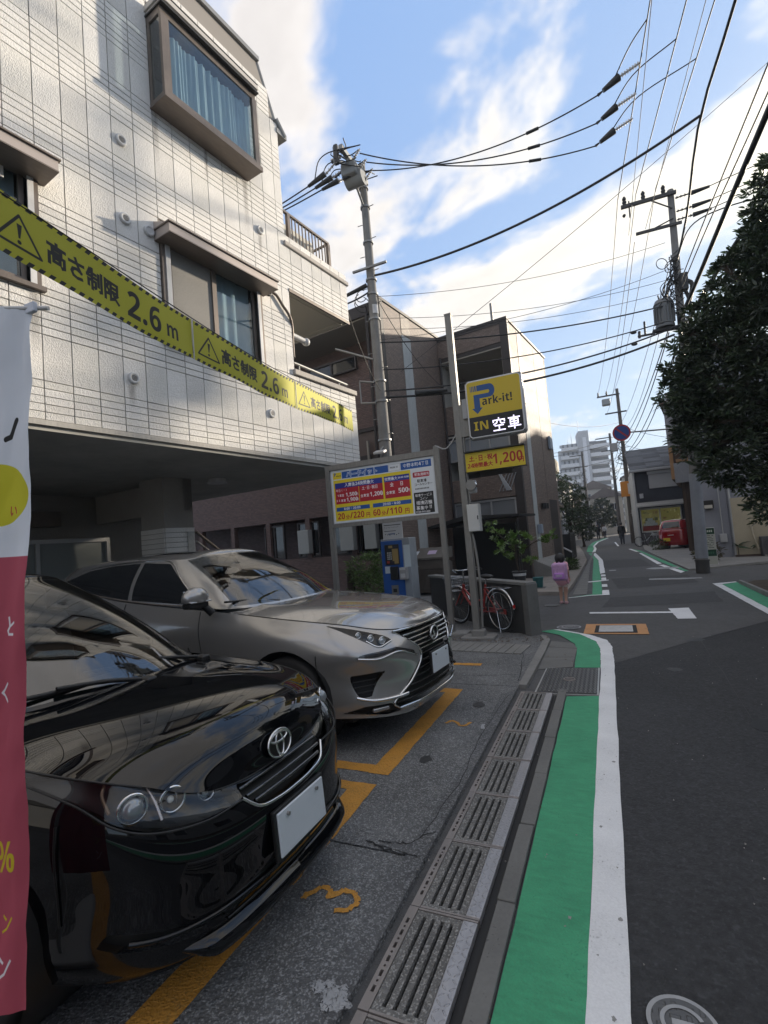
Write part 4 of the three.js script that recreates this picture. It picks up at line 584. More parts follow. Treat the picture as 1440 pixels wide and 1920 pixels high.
  { const f = part('balcony_window', [b2(-1.25, 0.95, 2.1, 2.16, bu - 0.14, bu - 0.04), b2(-1.25, 0.95, 2.66, 2.72, bu - 0.14, bu - 0.04), ...[-1.2, -0.6, 0.1, 0.92].map((x) => b2(x - 0.03, x + 0.03, 2.16, 2.66, bu - 0.13, bu - 0.05))], alu); put('pane', b2(-1.2, 0.92, 2.16, 2.66, bu - 0.1, bu - 0.09), mat([0.16, 0.17, 0.18], 0.25), f); }
  for (let k = 0; k < 4; k++) part('lattice', [rod(V(0.45 + k * 0.12, 2.95, bu + 0.02), V(0.75 + k * 0.1, 3.5, bu + 0.02), 0.02), rod(V(0.85 - k * 0.05, 2.95, bu + 0.03), V(0.55 - k * 0.02, 3.5, bu + 0.03), 0.02)], alu);
  part('pale_stripe', [b2(1.2, 1.214, 0.6, 5.9, -8.98, -8.52)], pale);
  part('stripe_cap', [b2(1.2, 1.21, 6.0, 8.5, -8.98, -8.52), b2(1.2, 1.206, 0.7, 8.5, -10.62, -10.56)], mat([0.18, 0.14, 0.115], 0.6, { map: T.smallTile, bumpMap: T.smallTileB, bumpScale: 0.004 }));
  part('doorway', [b2(1.18, 1.204, 0.4, 2.7, -11.95, -10.78)], dk);
  part('footing', [extrude([[0, 0], [0, 0.62], [0.06, 0.62], [0.55, 0.38], [0.55, 0]], 2.9).translate(1.2, 0, -10.75)], M.concrete);
  part('wall_lamp', [cyl(0.09, 0.09, 0.2, 1.3, 2.42, -9.55, 16), cyl(0.09, 0.09, 0.2, 1.3, 2.42, -9.85, 16)], M.black);
  { const mb = mat([0.25, 0.3, 0.36], 0.5); part('meter_box', rbox(0.15, 0.32, 0.2, 0.02, 1.3, 1.62, -8.75), mb); part('meter_box', rbox(0.1, 0.5, 0.36, 0.02, 1.27, 4.95, -11.6), mb); }
  part('roof_bracket', [b2(0.7, 0.78, 8.63, 9.25, bu - 0.1, bu - 0.04)], M.galv);
  // black folded awning over the ground floor
  const aw = thing('garden_awning', 'black sloping awning over the dark ground floor terrace', 'awning', [FX, 0, FZ], FROT);
  put('canopy', [extrude([[-1.95, 1.84], [-0.1, 2.19], [1.62, 2.10], [1.62, 2.04], [-0.1, 2.06], [-1.9, 1.80]], 1.6).translate(0, 0, -7.1)], mat(0.012, 0.7), aw);
  for (const x of [-1.6, 1.5]) put('post', rod(V(x, 0, -5.6), V(x, 1.95, -5.6), 0.03), M.black, aw);
  // courtyard wall and hedge behind the machine
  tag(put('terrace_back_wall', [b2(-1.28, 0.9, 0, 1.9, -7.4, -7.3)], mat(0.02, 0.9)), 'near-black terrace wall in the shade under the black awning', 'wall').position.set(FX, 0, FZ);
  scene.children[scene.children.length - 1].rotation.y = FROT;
}
// ---------------------------------------------------------------- cars: smooth sheets over control nets, cut along panel and lamp outlines
function cr(p, t) { const n = p.length - 1, i = Math.min(n - 1, Math.max(0, Math.floor(t))), f = t - i, a = p[Math.max(0, i - 1)], b = p[i], c = p[i + 1], d = p[Math.min(n, i + 2)]; return 0.5 * (2 * b + (c - a) * f + (2 * a - 5 * b + 4 * c - d) * f * f + (3 * b - a - 3 * c + d) * f * f * f); }
function gridGeo(nu, nv, fn, relax = 0) {                          // fn(i/nu, j/nv) -> [x, y, z]; keeps the parameters in uv
  const pos = [], uv = [], idx = [];
  for (let i = 0; i <= nu; i++) for (let j = 0; j <= nv; j++) { const p = fn(i / nu, j / nv); pos.push(p[0], p[1], p[2]); uv.push(i / nu, j / nv); }
  for (let n = 0; n < relax; n++) {                      // fair the sheet so that reflections run smoothly
    const src = pos.slice(), at = (i, j, c) => src[(i * (nv + 1) + j) * 3 + c];
    for (let i = 1; i < nu; i++) for (let j = 0; j <= nv; j++) for (let c = 0; c < 3; c++) { const e = j === 0 || j === nv, v = at(i, j, c), m = e ? (at(i - 1, j, c) + at(i + 1, j, c)) / 2 : (at(i - 1, j, c) + at(i + 1, j, c) + at(i, j - 1, c) + at(i, j + 1, c)) / 4; pos[(i * (nv + 1) + j) * 3 + c] = v + (m - v) * (e ? 0 : 0.9); }
  }
  for (let i = 0; i < nu; i++) for (let j = 0; j < nv; j++) { const a = i * (nv + 1) + j, b = a + nv + 1; idx.push(a, b, a + 1, b, b + 1, a + 1); }
  const g = new THREE.BufferGeometry(); g.setAttribute('position', new THREE.Float32BufferAttribute(pos, 3)); g.setAttribute('uv', new THREE.Float32BufferAttribute(uv, 2)); g.setIndex(idx); g.computeVertexNormals(); return g.toNonIndexed();
}
function cut(g, field) {                                // splits a triangle soup where field(x, y, z, u, v) changes sign: [positive, negative]
  const P = g.attributes.position, N = g.attributes.normal, U = g.attributes.uv, out = [[], []];
  const get = (i) => [P.getX(i), P.getY(i), P.getZ(i), N.getX(i), N.getY(i), N.getZ(i), U.getX(i), U.getY(i)];
  for (let i = 0; i < P.count; i += 3) {
    const v = [get(i), get(i + 1), get(i + 2)], f = v.map((q) => field(q[0], q[1], q[2], q[6], q[7]));
    if (f[0] >= 0 && f[1] >= 0 && f[2] >= 0) { out[0].push(...v); continue; }
    if (f[0] < 0 && f[1] < 0 && f[2] < 0) { out[1].push(...v); continue; }
    for (const s of [0, 1]) { const k = []; for (let a = 0; a < 3; a++) { const b = (a + 1) % 3, ia = s ? f[a] < 0 : f[a] >= 0, ib = s ? f[b] < 0 : f[b] >= 0; if (ia) k.push(v[a]); if (ia !== ib) { const t = f[a] / (f[a] - f[b]); k.push(v[a].map((q, m) => lerp(q, v[b][m], t))); } } for (let m = 1; m + 1 < k.length; m++) out[s].push(k[0], k[m], k[m + 1]); }
  }
  return out.map((l) => { const r = new THREE.BufferGeometry(), p = [], n = [], u = []; for (const q of l) { p.push(q[0], q[1], q[2]); n.push(q[3], q[4], q[5]); u.push(q[6], q[7]); } r.setAttribute('position', new THREE.Float32BufferAttribute(p, 3)); r.setAttribute('normal', new THREE.Float32BufferAttribute(n, 3)); r.setAttribute('uv', new THREE.Float32BufferAttribute(u, 2)); return r; });
}
function inPoly(pts, x, y) {                            // signed distance to an outline, positive inside
  let d = 1e9, s = -1;
  for (let i = 0, j = pts.length - 1; i < pts.length; j = i++) { const [ax, ay] = pts[j], [bx, by] = pts[i], ex = bx - ax, ey = by - ay, t = clamp(((x - ax) * ex + (y - ay) * ey) / (ex * ex + ey * ey)); d = Math.min(d, Math.hypot(x - ax - ex * t, y - ay - ey * t)); if ((ay > y) !== (by > y) && x < ax + ((y - ay) / (by - ay)) * ex) s = -s; }
  return s * d;
}
const moved = (g, dist) => { const r = g.clone(), p = r.attributes.position, n = r.attributes.normal; for (let i = 0; i < p.count; i++) p.setXYZ(i, p.getX(i) + n.getX(i) * dist, p.getY(i) + n.getY(i) * dist, p.getZ(i) + n.getZ(i) * dist); return r; };
function shellOf(S) {                                   // the body side wall as a function of station (0..2 * last, mirrored) and height 0..1
  const px = S.plan.map((p) => p[0]), pz = S.plan.map((p) => p[1]), last = px.length - 1, nl = S.levels.length;
  return (s, t) => {                                    // s in stations, signed: negative = the car's left
    const q = Math.abs(s), sg = s < 0 ? -1 : 1, e = 0.02;
    const ext = (a, k) => (k < 0 ? a(-k) : k > last ? a(2 * last - k) : a(k));
    const X = (k) => cr(px, clamp(Math.abs(k), 0, last)), Z = (k) => { const m = cr(pz, clamp(Math.abs(k), 0, last)); return k < 0 ? -m : m; };
    const q0 = q - e, q1 = q + e;
    let tx = X(q1) - X(q0), tz = (q1 > last ? -Z(last - (q1 - last)) + 2 * Z(last) : Z(q1)) - Z(q0); const L = Math.hypot(tx, tz) || 1; tx /= L; tz /= L;
    const nx = tz, nz = -tx;                            // outward
    const ys = [], is = []; for (let k = 0; k < nl; k++) { ys.push(cr(S.levels[k].y, q)); is.push(cr(S.levels[k].i, q)); }
    const h = t * (nl - 1), y = cr(ys, h), ins = cr(is, h);
    return [X(q) - nx * ins, y, sg * Math.max(0, Z(q) - nz * ins)];
  };
}
function sheet(S, wallFn, s0, s1, ns, nt) { return gridGeo(ns, nt, (a, b) => wallFn(lerp(s0, s1, a), 1 - b)); }
function stationMap(S) { // spread samples by length
  const acc = [0]; for (let i = 1; i < S.plan.length; i++) acc.push(acc[i - 1] + Math.hypot(S.plan[i][0] - S.plan[i - 1][0], S.plan[i][1] - S.plan[i - 1][1]));
  const tot = acc[acc.length - 1]; return (f) => { const d = Math.abs(f) * tot; let k = 0; while (k < acc.length - 2 && acc[k + 1] < d) k++; const r = k + (d - acc[k]) / (acc[k + 1] - acc[k]); return f < 0 ? -r : r; };
}
function wheelParts(car, x, y, z, r, w, style, side) {
  const wh = new THREE.Group(); wh.name = 'wheel'; wh.position.set(x, y, z); car.add(wh);
  const R = r * 0.72, prof = [[R, -w / 2 + 0.01], [r - 0.03, -w / 2], [r - 0.006, -w / 2 + 0.025], [r, -w / 4], [r, w / 4], [r - 0.006, w / 2 - 0.025], [r - 0.03, w / 2], [R, w / 2 - 0.01]].map(([a, b]) => new THREE.Vector2(a, b));
  put('tyre', new THREE.LatheGeometry(prof, 40).rotateX(Math.PI / 2), M.rubber, wh);
  const o = side * w * 0.5; const sp = [tf(new THREE.TorusGeometry(R - 0.01, 0.018, 8, 40), 0, 0, o * 0.86), cyl(0.06, 0.075, 0.05, 0, 0, o * 0.7, 18, Math.PI / 2)];
  for (let k = 0; k < 5; k++) for (const d of [-0.13, 0.13]) { const a = k * 1.2566 + 0.3; sp.push(rod(V(Math.cos(a) * 0.05, Math.sin(a) * 0.05, o * 0.72), V(Math.cos(a + d) * (R - 0.015), Math.sin(a + d) * (R - 0.015), o * 0.8), 0.016, 0.02, 6)); }
  put('rim', sp, style, wh); put('brake_disc', cyl(R * 0.75, R * 0.75, 0.02, 0, 0, 0, 30, Math.PI / 2), M.darkSteel, wh);
  return wh;
}
function buildCar(name, label, S, pos, yaw, cat = 'car') {
  const car = thing(name, label, cat, pos, yaw * D2R), paint = S.paint;
  const W = shellOf(S), smap = stationMap(S), fine = S.fine || 1;
  const nS = Math.round(320 * fine), nT = Math.round(60 * fine);
  let wall = gridGeo(nS, nT, (a, b) => W(smap(2 * a - 1), 1 - b), S.relax || 0);
  // wheel arches
  for (const [wx, wy, r] of S.arches) wall = cut(wall, (x, y, z) => (Math.abs(z) > 0.5 ? Math.hypot(x - wx, y - wy) - r : 1))[0];
  const front = (x) => x > -1.3;
  const taken = {};
  for (const c of S.cuts || []) {                       // openings and lamps by their outline in the front view (z, y) or the side view (x, y)
    const fld = c.side ? (x, y, z) => (Math.abs(z) > 0.5 ? inPoly(c.p, x, y) : -1) : (x, y, z) => (x > (c.xmin ?? -1.2) ? inPoly(c.p, c.both === false ? z : Math.abs(z), y) : -1);
    const [a, b] = cut(wall, fld); wall = b; taken[c.n] = a;
  }
  put('body_panel', wall, paint, car, true);
  // bonnet
  const H = S.hood, he = [];
  const edge = (s) => W(s, 1);
  const hoodAt = (a, b) => { const s = lerp(0.001, H.s1, a), q = 2 * b - 1, e = edge(s), z = e[2] * q, yc = cr(H.c, s / H.s1 * (H.c.length - 1)), k = Math.abs(q); const prof = 1 - Math.pow(k, H.pow || 2.4); return [e[0] + (H.bow || 0) * a * a * (1 - q * q), e[1] + (yc - e[1]) * prof + (H.crease || 0) * Math.exp(-Math.pow((k - 0.62) / 0.10, 2)) * Math.min(1, a * 3) + 0.002, z]; };
  put('bonnet', gridGeo(Math.round(90 * fine), Math.round(90 * fine), hoodAt, S.relaxHood || 0), paint, car, true);
  for (const sg of [-1, 1]) { const l = []; for (let k = H.gap0 ?? 1.6; k <= H.s1; k += 0.2) { const e = edge(k); l.push(V(e[0], e[1] + 0.001, e[2] * sg)); } put('panel_gap', tube(l, 0.004, 5, 60), M.black, car); }
  { const l = []; for (let k = -1.6; k <= 1.61; k += 0.2) { const e = edge(k); l.push(V(e[0] + 0.001, e[1] - 0.0005, e[2])); } put('panel_gap', tube(l, 0.004, 5, 60), M.black, car); }
  // greenhouse
  const G = S.green, gl = G.belt.length - 1, gh = (s, t) => { const q = Math.abs(s), sg = s < 0 ? -1 : 1; const a = [0, 1, 2].map((k) => cr(G.belt.map((p) => p[k]), q)), b = [0, 1, 2].map((k) => cr(G.roof.map((p) => p[k]), q)); const bul = Math.sin(Math.PI * t) * 0.035; const side = clamp(q - 2, 0, 1) * (1 - clamp(q - (gl - 2), 0, 1)); return [lerp(a[0], b[0], t) + bul * 0.9 * (1 - side) * (q < 3 ? 1 : -1), lerp(a[1], b[1], t) + bul * 0.8 * (1 - side), sg * (lerp(a[2], b[2], t) + bul * side)]; };
  const gAcc = stationMap({ plan: G.belt.map((p) => [p[0], p[2]]) });
  let cab = gridGeo(Math.round(240 * fine), Math.round(40 * fine), (a, b) => gh(gAcc(2 * a - 1), 1 - b), S.relaxCab || 0);
  const [ws, c2] = cut(cab, (x, y, z, u, v) => { const s = Math.abs((() => { const f = 2 * u - 1; return gAcc(f); })()); return Math.min(G.wsS - s, 0.965 - v, v - 0.03) ; });
  cab = c2;
  const sideG = []; for (const p of S.glass) { const [a, b] = cut(cab, (x, y, z) => (Math.abs(z) > 0.4 && x < S.glassFront ? inPoly(p, x, y) : -1)); cab = b; sideG.push(a); }
  put('cabin_frame', cab, paint, car, true);
  put('windscreen', ws, S.wsMat, car, true);
  put('windscreen_band', cut(moved(ws, -0.004), (x, y, z, u, v) => { const s = Math.abs(gAcc(2 * u - 1)); return Math.max(s - (G.wsS - 0.12), 0.045 - v, v - 0.93); })[0], M.black, car, true);
  for (const g of sideG) put('side_window', g, M.darkGlass, car, true);
  const rs = (s) => gh(s, 1);
  put('roof', gridGeo(Math.round(80 * fine), 40, (a, b) => { const s = lerp(0.001, gl - 0.001, a), q = 2 * b - 1, e = rs(s); const yc = cr(G.crown, a * (G.crown.length - 1)); return [e[0], e[1] + (yc - e[1]) * (1 - Math.pow(Math.abs(q), 2.5)), e[2] * q]; }), S.roofMat || paint, car, true);
  // rear deck under the greenhouse, dark inside
  put('cabin_floor', [b2(-S.len + 0.4, -1.5, 0.55, 0.62, -0.7, 0.7)], M.black, car);
  put('dashboard', [rbox(0.55, 0.16, 1.3, 0.05, G.belt[0][0] - 0.42, G.belt[0][1] - 0.13, 0)], mat(0.02, 0.7), car);
  for (const z of [-0.36, 0.36]) put('seat', [rbox(0.16, 0.62, 0.48, 0.06, G.belt[0][0] - 1.35, 0.98, z, 0, 0, 0.2), rbox(0.1, 0.2, 0.26, 0.05, G.belt[0][0] - 1.44, 1.36, z)], mat(0.025, 0.8), car);
  put('steering_wheel', tf(new THREE.TorusGeometry(0.18, 0.016, 8, 30).rotateY(Math.PI / 2), G.belt[0][0] - 0.72, G.belt[0][1] + 0.0, 0.36, 0, 0, -0.4), mat(0.02, 0.6), car);
  put('underbody', [b2(-S.len + 0.35, -0.45, 0.2, 0.5, -S.hw + 0.22, S.hw - 0.22), b2(-S.len + 0.3, S.arches[0][0] - 0.45, 0.22, 0.5, -S.hw + 0.1, S.hw - 0.1)], M.black, car);
  for (const [wx, wy, r] of S.arches) { const l = []; for (const sg of [-1, 1]) { put('arch_liner', [tf(new THREE.CylinderGeometry(r + 0.005, r + 0.005, 0.28, 30, 1, true, 0, Math.PI * 2).rotateX(Math.PI / 2), wx, wy, sg * (S.hw - 0.17)), tf(new THREE.CircleGeometry(r + 0.01, 30), wx, wy, sg * (S.hw - 0.3))], M.black, car); wheelParts(car, wx, S.wheelR, sg * (S.hw - 0.13), S.wheelR, 0.225, S.rim, sg); } }
  // x of the nose at a place of the front view
  const nose = []; for (let i = 0; i <= 240; i++) for (let j = 0; j <= 60; j++) { const p = W(smap((i / 240) * 0.24), j / 60); nose.push(p); }
  const fx = (z, y) => { let b = [1e9, 0], c = [1e9, 0], d = [1e9, 0]; z = Math.abs(z); for (const p of nose) { const e = (p[2] - z) ** 2 + (p[1] - y) ** 2; if (e < b[0]) { d = c; c = b; b = [e, p[0]]; } else if (e < c[0]) { d = c; c = [e, p[0]]; } else if (e < d[0]) d = [e, p[0]]; } const wa = 1 / (b[0] + 1e-6), wb = 1 / (c[0] + 1e-6), wc = 1 / (d[0] + 1e-6); return (b[1] * wa + c[1] * wb + d[1] * wc) / (wa + wb + wc); };
  return { car, taken, fx, edge, hoodAt, gh, W, cab };
}
const split = (g) => cut(g, (x, y, z) => z);            // right half, left half
const lensMat = mat([0.85, 0.88, 0.9], 0.02, { transmission: 1, thickness: 0, clearcoat: 0.6, clearcoatRoughness: 0.02 });
function slats(C, ys, poly, z0, z1, dx, r, n = 40, sq = 1) { // bars across an opening, following the nose
  const out = []; for (const y of ys) { let run = []; const flush = () => { if (run.length > 2) out.push(run); run = []; }; for (let i = 0; i <= n; i++) { const z = lerp(z0, z1, i / n); if (inPoly(poly, Math.abs(z), y) > 0.004) run.push(V(C.fx(z, y) + dx, y, z)); else flush(); } flush(); }
  return out.map((l) => { const g = new THREE.TubeGeometry(new THREE.CatmullRomCurve3(l), l.length * 2, r, 6, false); return g; });
}
// number plate blanked out: only its pale plate remains
function blankPlate(C, x, y, tilt = 0) { const p = put('number_plate', rbox(0.012, 0.165, 0.33, 0.004, x, y, 0, 0, 0, tilt), mat([0.62, 0.66, 0.70], 0.45), C.car); put('plate_holder', rbox(0.02, 0.19, 0.36, 0.006, x - 0.012, y, 0, 0, 0, tilt), M.black, C.car); put('plate_bolt', [-1, 1].map((s) => cyl(0.008, 0.008, 0.01, x + 0.008, y + 0.06, s * 0.105, 10, 0, 0, Math.PI / 2)), M.galv, p); return p; }
function mirrorUnit(C, x, y, z, paint, s = 1) {
  for (const sg of [1]) {
    const cap = new THREE.SphereGeometry(0.125, 26, 18).scale(0.72, 0.74, 1.05); { const p = cap.attributes.position; for (let i = 0; i < p.count; i++) { let X = p.getX(i), Y = p.getY(i), Z = p.getZ(i); X = Math.max(X, -0.03); Y *= 1 + 0.15 * X / 0.09; if (Y < -0.035) Y = -0.035 - (Y + 0.035) * -0.3; p.setXYZ(i, X, Y, Z); } cap.computeVertexNormals(); }
    const m = put('wing_mirror', cap.translate(x, y, sg * z), paint, C.car, true);
    put('mirror_base', [rbox(0.12, 0.055, 0.2, 0.02, x + 0.0, y - 0.062, sg * z), rod(V(x + 0.02, y - 0.07, sg * (z - 0.06)), V(x + 0.05, y - 0.15, sg * (z - 0.13)), 0.03, 0.035)], M.black, m);
    put('mirror_trim', [rbox(0.15, 0.012, 0.22, 0.005, x + 0.005, y - 0.032, sg * z)], M.chrome, m);
    put('mirror_glass', [rbox(0.006, 0.11, 0.19, 0.003, x - 0.033, y + 0.01, sg * z)], M.chrome, m);
  }
}
// ---- silver crossover
{
  const S = { fine: 1, relax: 10, relaxHood: 60, relaxCab: 12, len: 4.95, hw: 0.92, wheelR: 0.36,
    paint: mat([0.37, 0.362, 0.35], 0.25, { metalness: 0.6, clearcoat: 1, clearcoatRoughness: 0.02 }), rim: mat(0.25, 0.3, { metalness: 0.9 }),
    wsMat: mat([0.36, 0.40, 0.42], 0.01, { transmission: 1, thickness: 0, ior: 2.0, clearcoat: 1, clearcoatRoughness: 0.01 }),
    plan: [[0, 0], [-0.012, 0.28], [-0.06, 0.5], [-0.20, 0.70], [-0.42, 0.83], [-0.72, 0.895], [-1.1, 0.92], [-1.6, 0.92], [-2.4, 0.915], [-3.2, 0.92], [-3.75, 0.925], [-4.35, 0.87], [-4.75, 0.70], [-4.92, 0.35], [-4.95, 0]],
    levels: [
      { y: [0.23, 0.23, 0.235, 0.25, 0.26, 0.26, 0.26, 0.24, 0.24, 0.24, 0.26, 0.28, 0.3, 0.3, 0.3], i: [0.07, 0.06, 0.05, 0.05, 0.05, 0.03, 0.02, 0.05, 0.06, 0.05, 0.02, 0.05, 0.05, 0.05, 0.05] },
      { y: [0.34, 0.34, 0.34, 0.36, 0.38, 0.40, 0.42, 0.40, 0.40, 0.40, 0.42, 0.43, 0.44, 0.44, 0.44], i: [0.012, 0.015, 0.02, 0.03, 0.025, 0.0, -0.01, 0.02, 0.03, 0.02, -0.01, 0.01, 0.02, 0.02, 0.02] },
      { y: [0.50, 0.50, 0.50, 0.53, 0.55, 0.57, 0.59, 0.56, 0.57, 0.58, 0.6, 0.6, 0.6, 0.6, 0.6], i: [0.02, 0.018, 0.03, 0.055, 0.045, 0.005, -0.01, 0.015, 0.025, 0.01, -0.01, 0, 0, 0, 0] },
      { y: [0.68, 0.68, 0.69, 0.70, 0.715, 0.73, 0.75, 0.75, 0.77, 0.80, 0.83, 0.84, 0.85, 0.85, 0.85], i: [0.03, 0.02, 0.0, -0.012, -0.005, 0.0, -0.005, 0.01, 0.005, 0, -0.005, 0, 0.01, 0.02, 0.02] },
      { y: [0.80, 0.80, 0.80, 0.82, 0.85, 0.875, 0.90, 0.92, 0.95, 0.99, 1.03, 1.05, 1.05, 1.05, 1.05], i: [0.05, 0.045, 0.04, 0.05, 0.05, 0.035, 0.02, 0.025, 0.015, 0.01, 0.01, 0.03, 0.05, 0.05, 0.05] },
      { y: [0.873, 0.873, 0.876, 0.905, 0.95, 0.985, 1.02, 1.065, 1.12, 1.19, 1.27, 1.30, 1.28, 1.26, 1.26], i: [0.085, 0.085, 0.10, 0.12, 0.12, 0.11, 0.10, 0.09, 0.09, 0.09, 0.10, 0.12, 0.14, 0.12, 0.12] }],
    arches: [[-0.94, 0.37, 0.405], [-3.62, 0.37, 0.405]],
    hood: { s1: 7, c: [0.877, 0.895, 0.935, 0.985, 1.025, 1.05, 1.075, 1.085], bow: 0.16, crease: 0.012, pow: 3, gap0: 1.8 },
    green: { wsS: 2.08, belt: [[-1.44, 1.075, 0], [-1.49, 1.08, 0.45], [-1.60, 1.09, 0.72], [-1.85, 1.10, 0.80], [-2.6, 1.14, 0.81], [-3.5, 1.22, 0.79], [-4.5, 1.33, 0.70], [-4.82, 1.34, 0.52], [-4.87, 1.34, 0]],
      roof: [[-2.36, 1.605, 0], [-2.39, 1.595, 0.36], [-2.47, 1.565, 0.53], [-2.70, 1.575, 0.585], [-3.1, 1.60, 0.60], [-3.75, 1.60, 0.585], [-4.4, 1.565, 0.54], [-4.68, 1.53, 0.43], [-4.72, 1.53, 0]], crown: [1.606, 1.64, 1.652, 1.648, 1.61, 1.535] },
    glassFront: -1.9, glass: [[[-2.0, 1.13], [-2.33, 1.355], [-2.62, 1.53], [-3.02, 1.56], [-3.02, 1.19]], [[-3.08, 1.195], [-3.08, 1.56], [-3.55, 1.555], [-4.0, 1.52], [-4.55, 1.39], [-4.1, 1.30]]],
    cuts: [{ n: 'grille', p: [[-0.1, 0.858], [0.50, 0.855], [0.30, 0.70], [0.29, 0.63], [0.585, 0.335], [0.545, 0.30], [-0.1, 0.29]], xmin: -0.4 },
      { n: 'headlamp', p: [[0.775, 0.955], [0.70, 0.915], [0.565, 0.842], [0.545, 0.805], [0.655, 0.765], [0.71, 0.825], [0.745, 0.885]], xmin: -1 },
      { n: 'daylight_lamp', p: [[0.80, 0.722], [0.72, 0.705], [0.55, 0.735], [0.345, 0.665], [0.38, 0.700], [0.55, 0.760], [0.74, 0.742]], xmin: -1 },
      { n: 'bumper_duct', p: [[0.775, 0.575], [0.62, 0.60], [0.70, 0.415], [0.755, 0.405]], xmin: -1 },
      { n: 'fog_recess', p: [[0.81, 0.30], [0.74, 0.345], [0.60, 0.345], [0.52, 0.27], [0.62, 0.262]], xmin: -1 }] };
  const C = buildCar('silver_crossover', 'silver crossover with a spindle grille parked in bay two', S, [-1.42, 0.03, -4.10], -5.5);
  const car = C.car, dark = mat(0.01, 0.35), gl = S.cuts[0].p;
  put('grille_backing', moved(C.taken.grille, -0.05), M.black, car, true);
  for (const g of slats(C, [0.82, 0.785, 0.75, 0.715, 0.68].map((y) => y), gl, -0.5, 0.5, -0.014, 0.0075, 60)) put('grille_slat', g, M.chrome, car);
  for (const g of slats(C, [0.635, 0.585, 0.535, 0.485, 0.435, 0.385, 0.34], gl, -0.6, 0.6, -0.02, 0.008, 60)) put('grille_slat', g, mat(0.05, 0.2, { metalness: 0.6 }), car);
  for (const sg of [-1, 1]) put('grille_surround', tube([[0.50, 0.862], [0.30, 0.70], [0.285, 0.63], [0.42, 0.48], [0.59, 0.335], [0.55, 0.298]].map(([z, y]) => V(C.fx(z, y) + 0.002, y, sg * z)), 0.009, 8, 50), M.chrome, car);
  put('grille_surround', tube([-0.5, -0.3, 0, 0.3, 0.5].map((z) => V(C.fx(z, 0.862) + 0.002, 0.864, z)), 0.009, 8, 40), M.chrome, car);
  put('grille_surround', tube([-0.55, -0.3, 0, 0.3, 0.55].map((z) => V(C.fx(z, 0.29) + 0.005, 0.292, z)), 0.014, 8, 40), M.chrome, car);
  { const e = [tf(new THREE.TorusGeometry(0.062, 0.009, 8, 36).scale(1.15, 0.9, 1).rotateY(Math.PI / 2), C.fx(0, 0.76) + 0.012, 0.765, 0), rod(V(C.fx(0, 0.76) + 0.013, 0.795, 0.028), V(C.fx(0, 0.76) + 0.013, 0.742, -0.005), 0.008), rod(V(C.fx(0, 0.76) + 0.013, 0.742, -0.005), V(C.fx(0, 0.76) + 0.013, 0.742, 0.05), 0.008)]; const d = put('emblem_disc', cyl(0.07, 0.07, 0.012, C.fx(0, 0.76) - 0.0, 0.765, 0, 30, 0, 0, Math.PI / 2), dark, car); put('emblem', e, M.chrome, d); }
  for (const g of split(C.taken.headlamp)) { const h = put('headlamp', moved(g, 0.001), lensMat, car, true); put('lamp_bowl', moved(g, -0.055), dark, h, true); }
  for (const sg of [-1, 1]) for (const [z, y, r] of [[0.60, 0.815, 0.026], [0.655, 0.84, 0.024], [0.70, 0.868, 0.021]]) { put('projector', [tf(new THREE.SphereGeometry(r * 0.85, 18, 12), C.fx(z, y) - 0.03, y, sg * z)], mat([0.5, 0.55, 0.6], 0.03, { metalness: 0.4, clearcoat: 1 }), car); put('projector_ring', [tf(new THREE.TorusGeometry(r, 0.006, 8, 24).rotateY(Math.PI / 2 - sg * 0.5), C.fx(z, y) - 0.022, y, sg * z)], M.chrome, car); }
  for (const sg of [-1, 1]) put('lamp_trim', [tube([[0.55, 0.80], [0.66, 0.772], [0.70, 0.82]].map(([z, y]) => V(C.fx(z, y) - 0.012, y + 0.008, sg * z)), 0.006, 6, 20)], M.chrome, car);
  for (const g of split(C.taken.daylight_lamp)) { const h = put('daylight_lamp', moved(g, -0.006), mat(0.03, 0.15, { clearcoat: 1 }), car, true); }
  for (const sg of [-1, 1]) put('lamp_trim', [tube([[0.79, 0.715], [0.70, 0.702], [0.55, 0.730], [0.35, 0.662]].map(([z, y]) => V(C.fx(z, y) + 0.004, y - 0.004, sg * z)), 0.0065, 6, 30)], M.chrome, car);
  for (const g of split(C.taken.bumper_duct)) put('bumper_duct', moved(g, -0.05), M.black, car, true);
  for (const g of split(C.taken.fog_recess)) put('fog_recess', moved(g, -0.03), M.black, car, true);
  for (const sg of [-1, 1]) { put('duct_fin', [tube([[0.77, 0.415], [0.70, 0.385], [0.55, 0.385], [0.48, 0.392]].map(([z, y], i) => V(C.fx(z, y) + 0.006, y, sg * z)), 0.013, 8, 30)], M.chrome, car); for (const y of [0.45, 0.49, 0.53]) put('duct_vane', rod(V(C.fx(0.65, y) - 0.03, y, sg * 0.64), V(C.fx(0.75, y) - 0.03, y - 0.01, sg * 0.755), 0.006), M.black, car); put('fog_lamp', rbox(0.03, 0.03, 0.14, 0.01, C.fx(0.66, 0.31) - 0.012, 0.312, sg * 0.66, 0, -sg * 0.55), mat(0.4, 0.1, { metalness: 0.7, clearcoat: 1 }), car); }
  for (const sg of [-1, 1]) put('panel_gap', tube([0.62, 0.55, 0.45, 0.36].map((t) => { const p = C.W(sg * 4.75, t); return V(p[0], p[1], p[2] + sg * 0.0008); }), 0.0035, 5, 20), M.black, car);
  blankPlate(C, 0.012, 0.545);
  mirrorUnit(C, -1.80, 1.225, 1.01, S.paint);
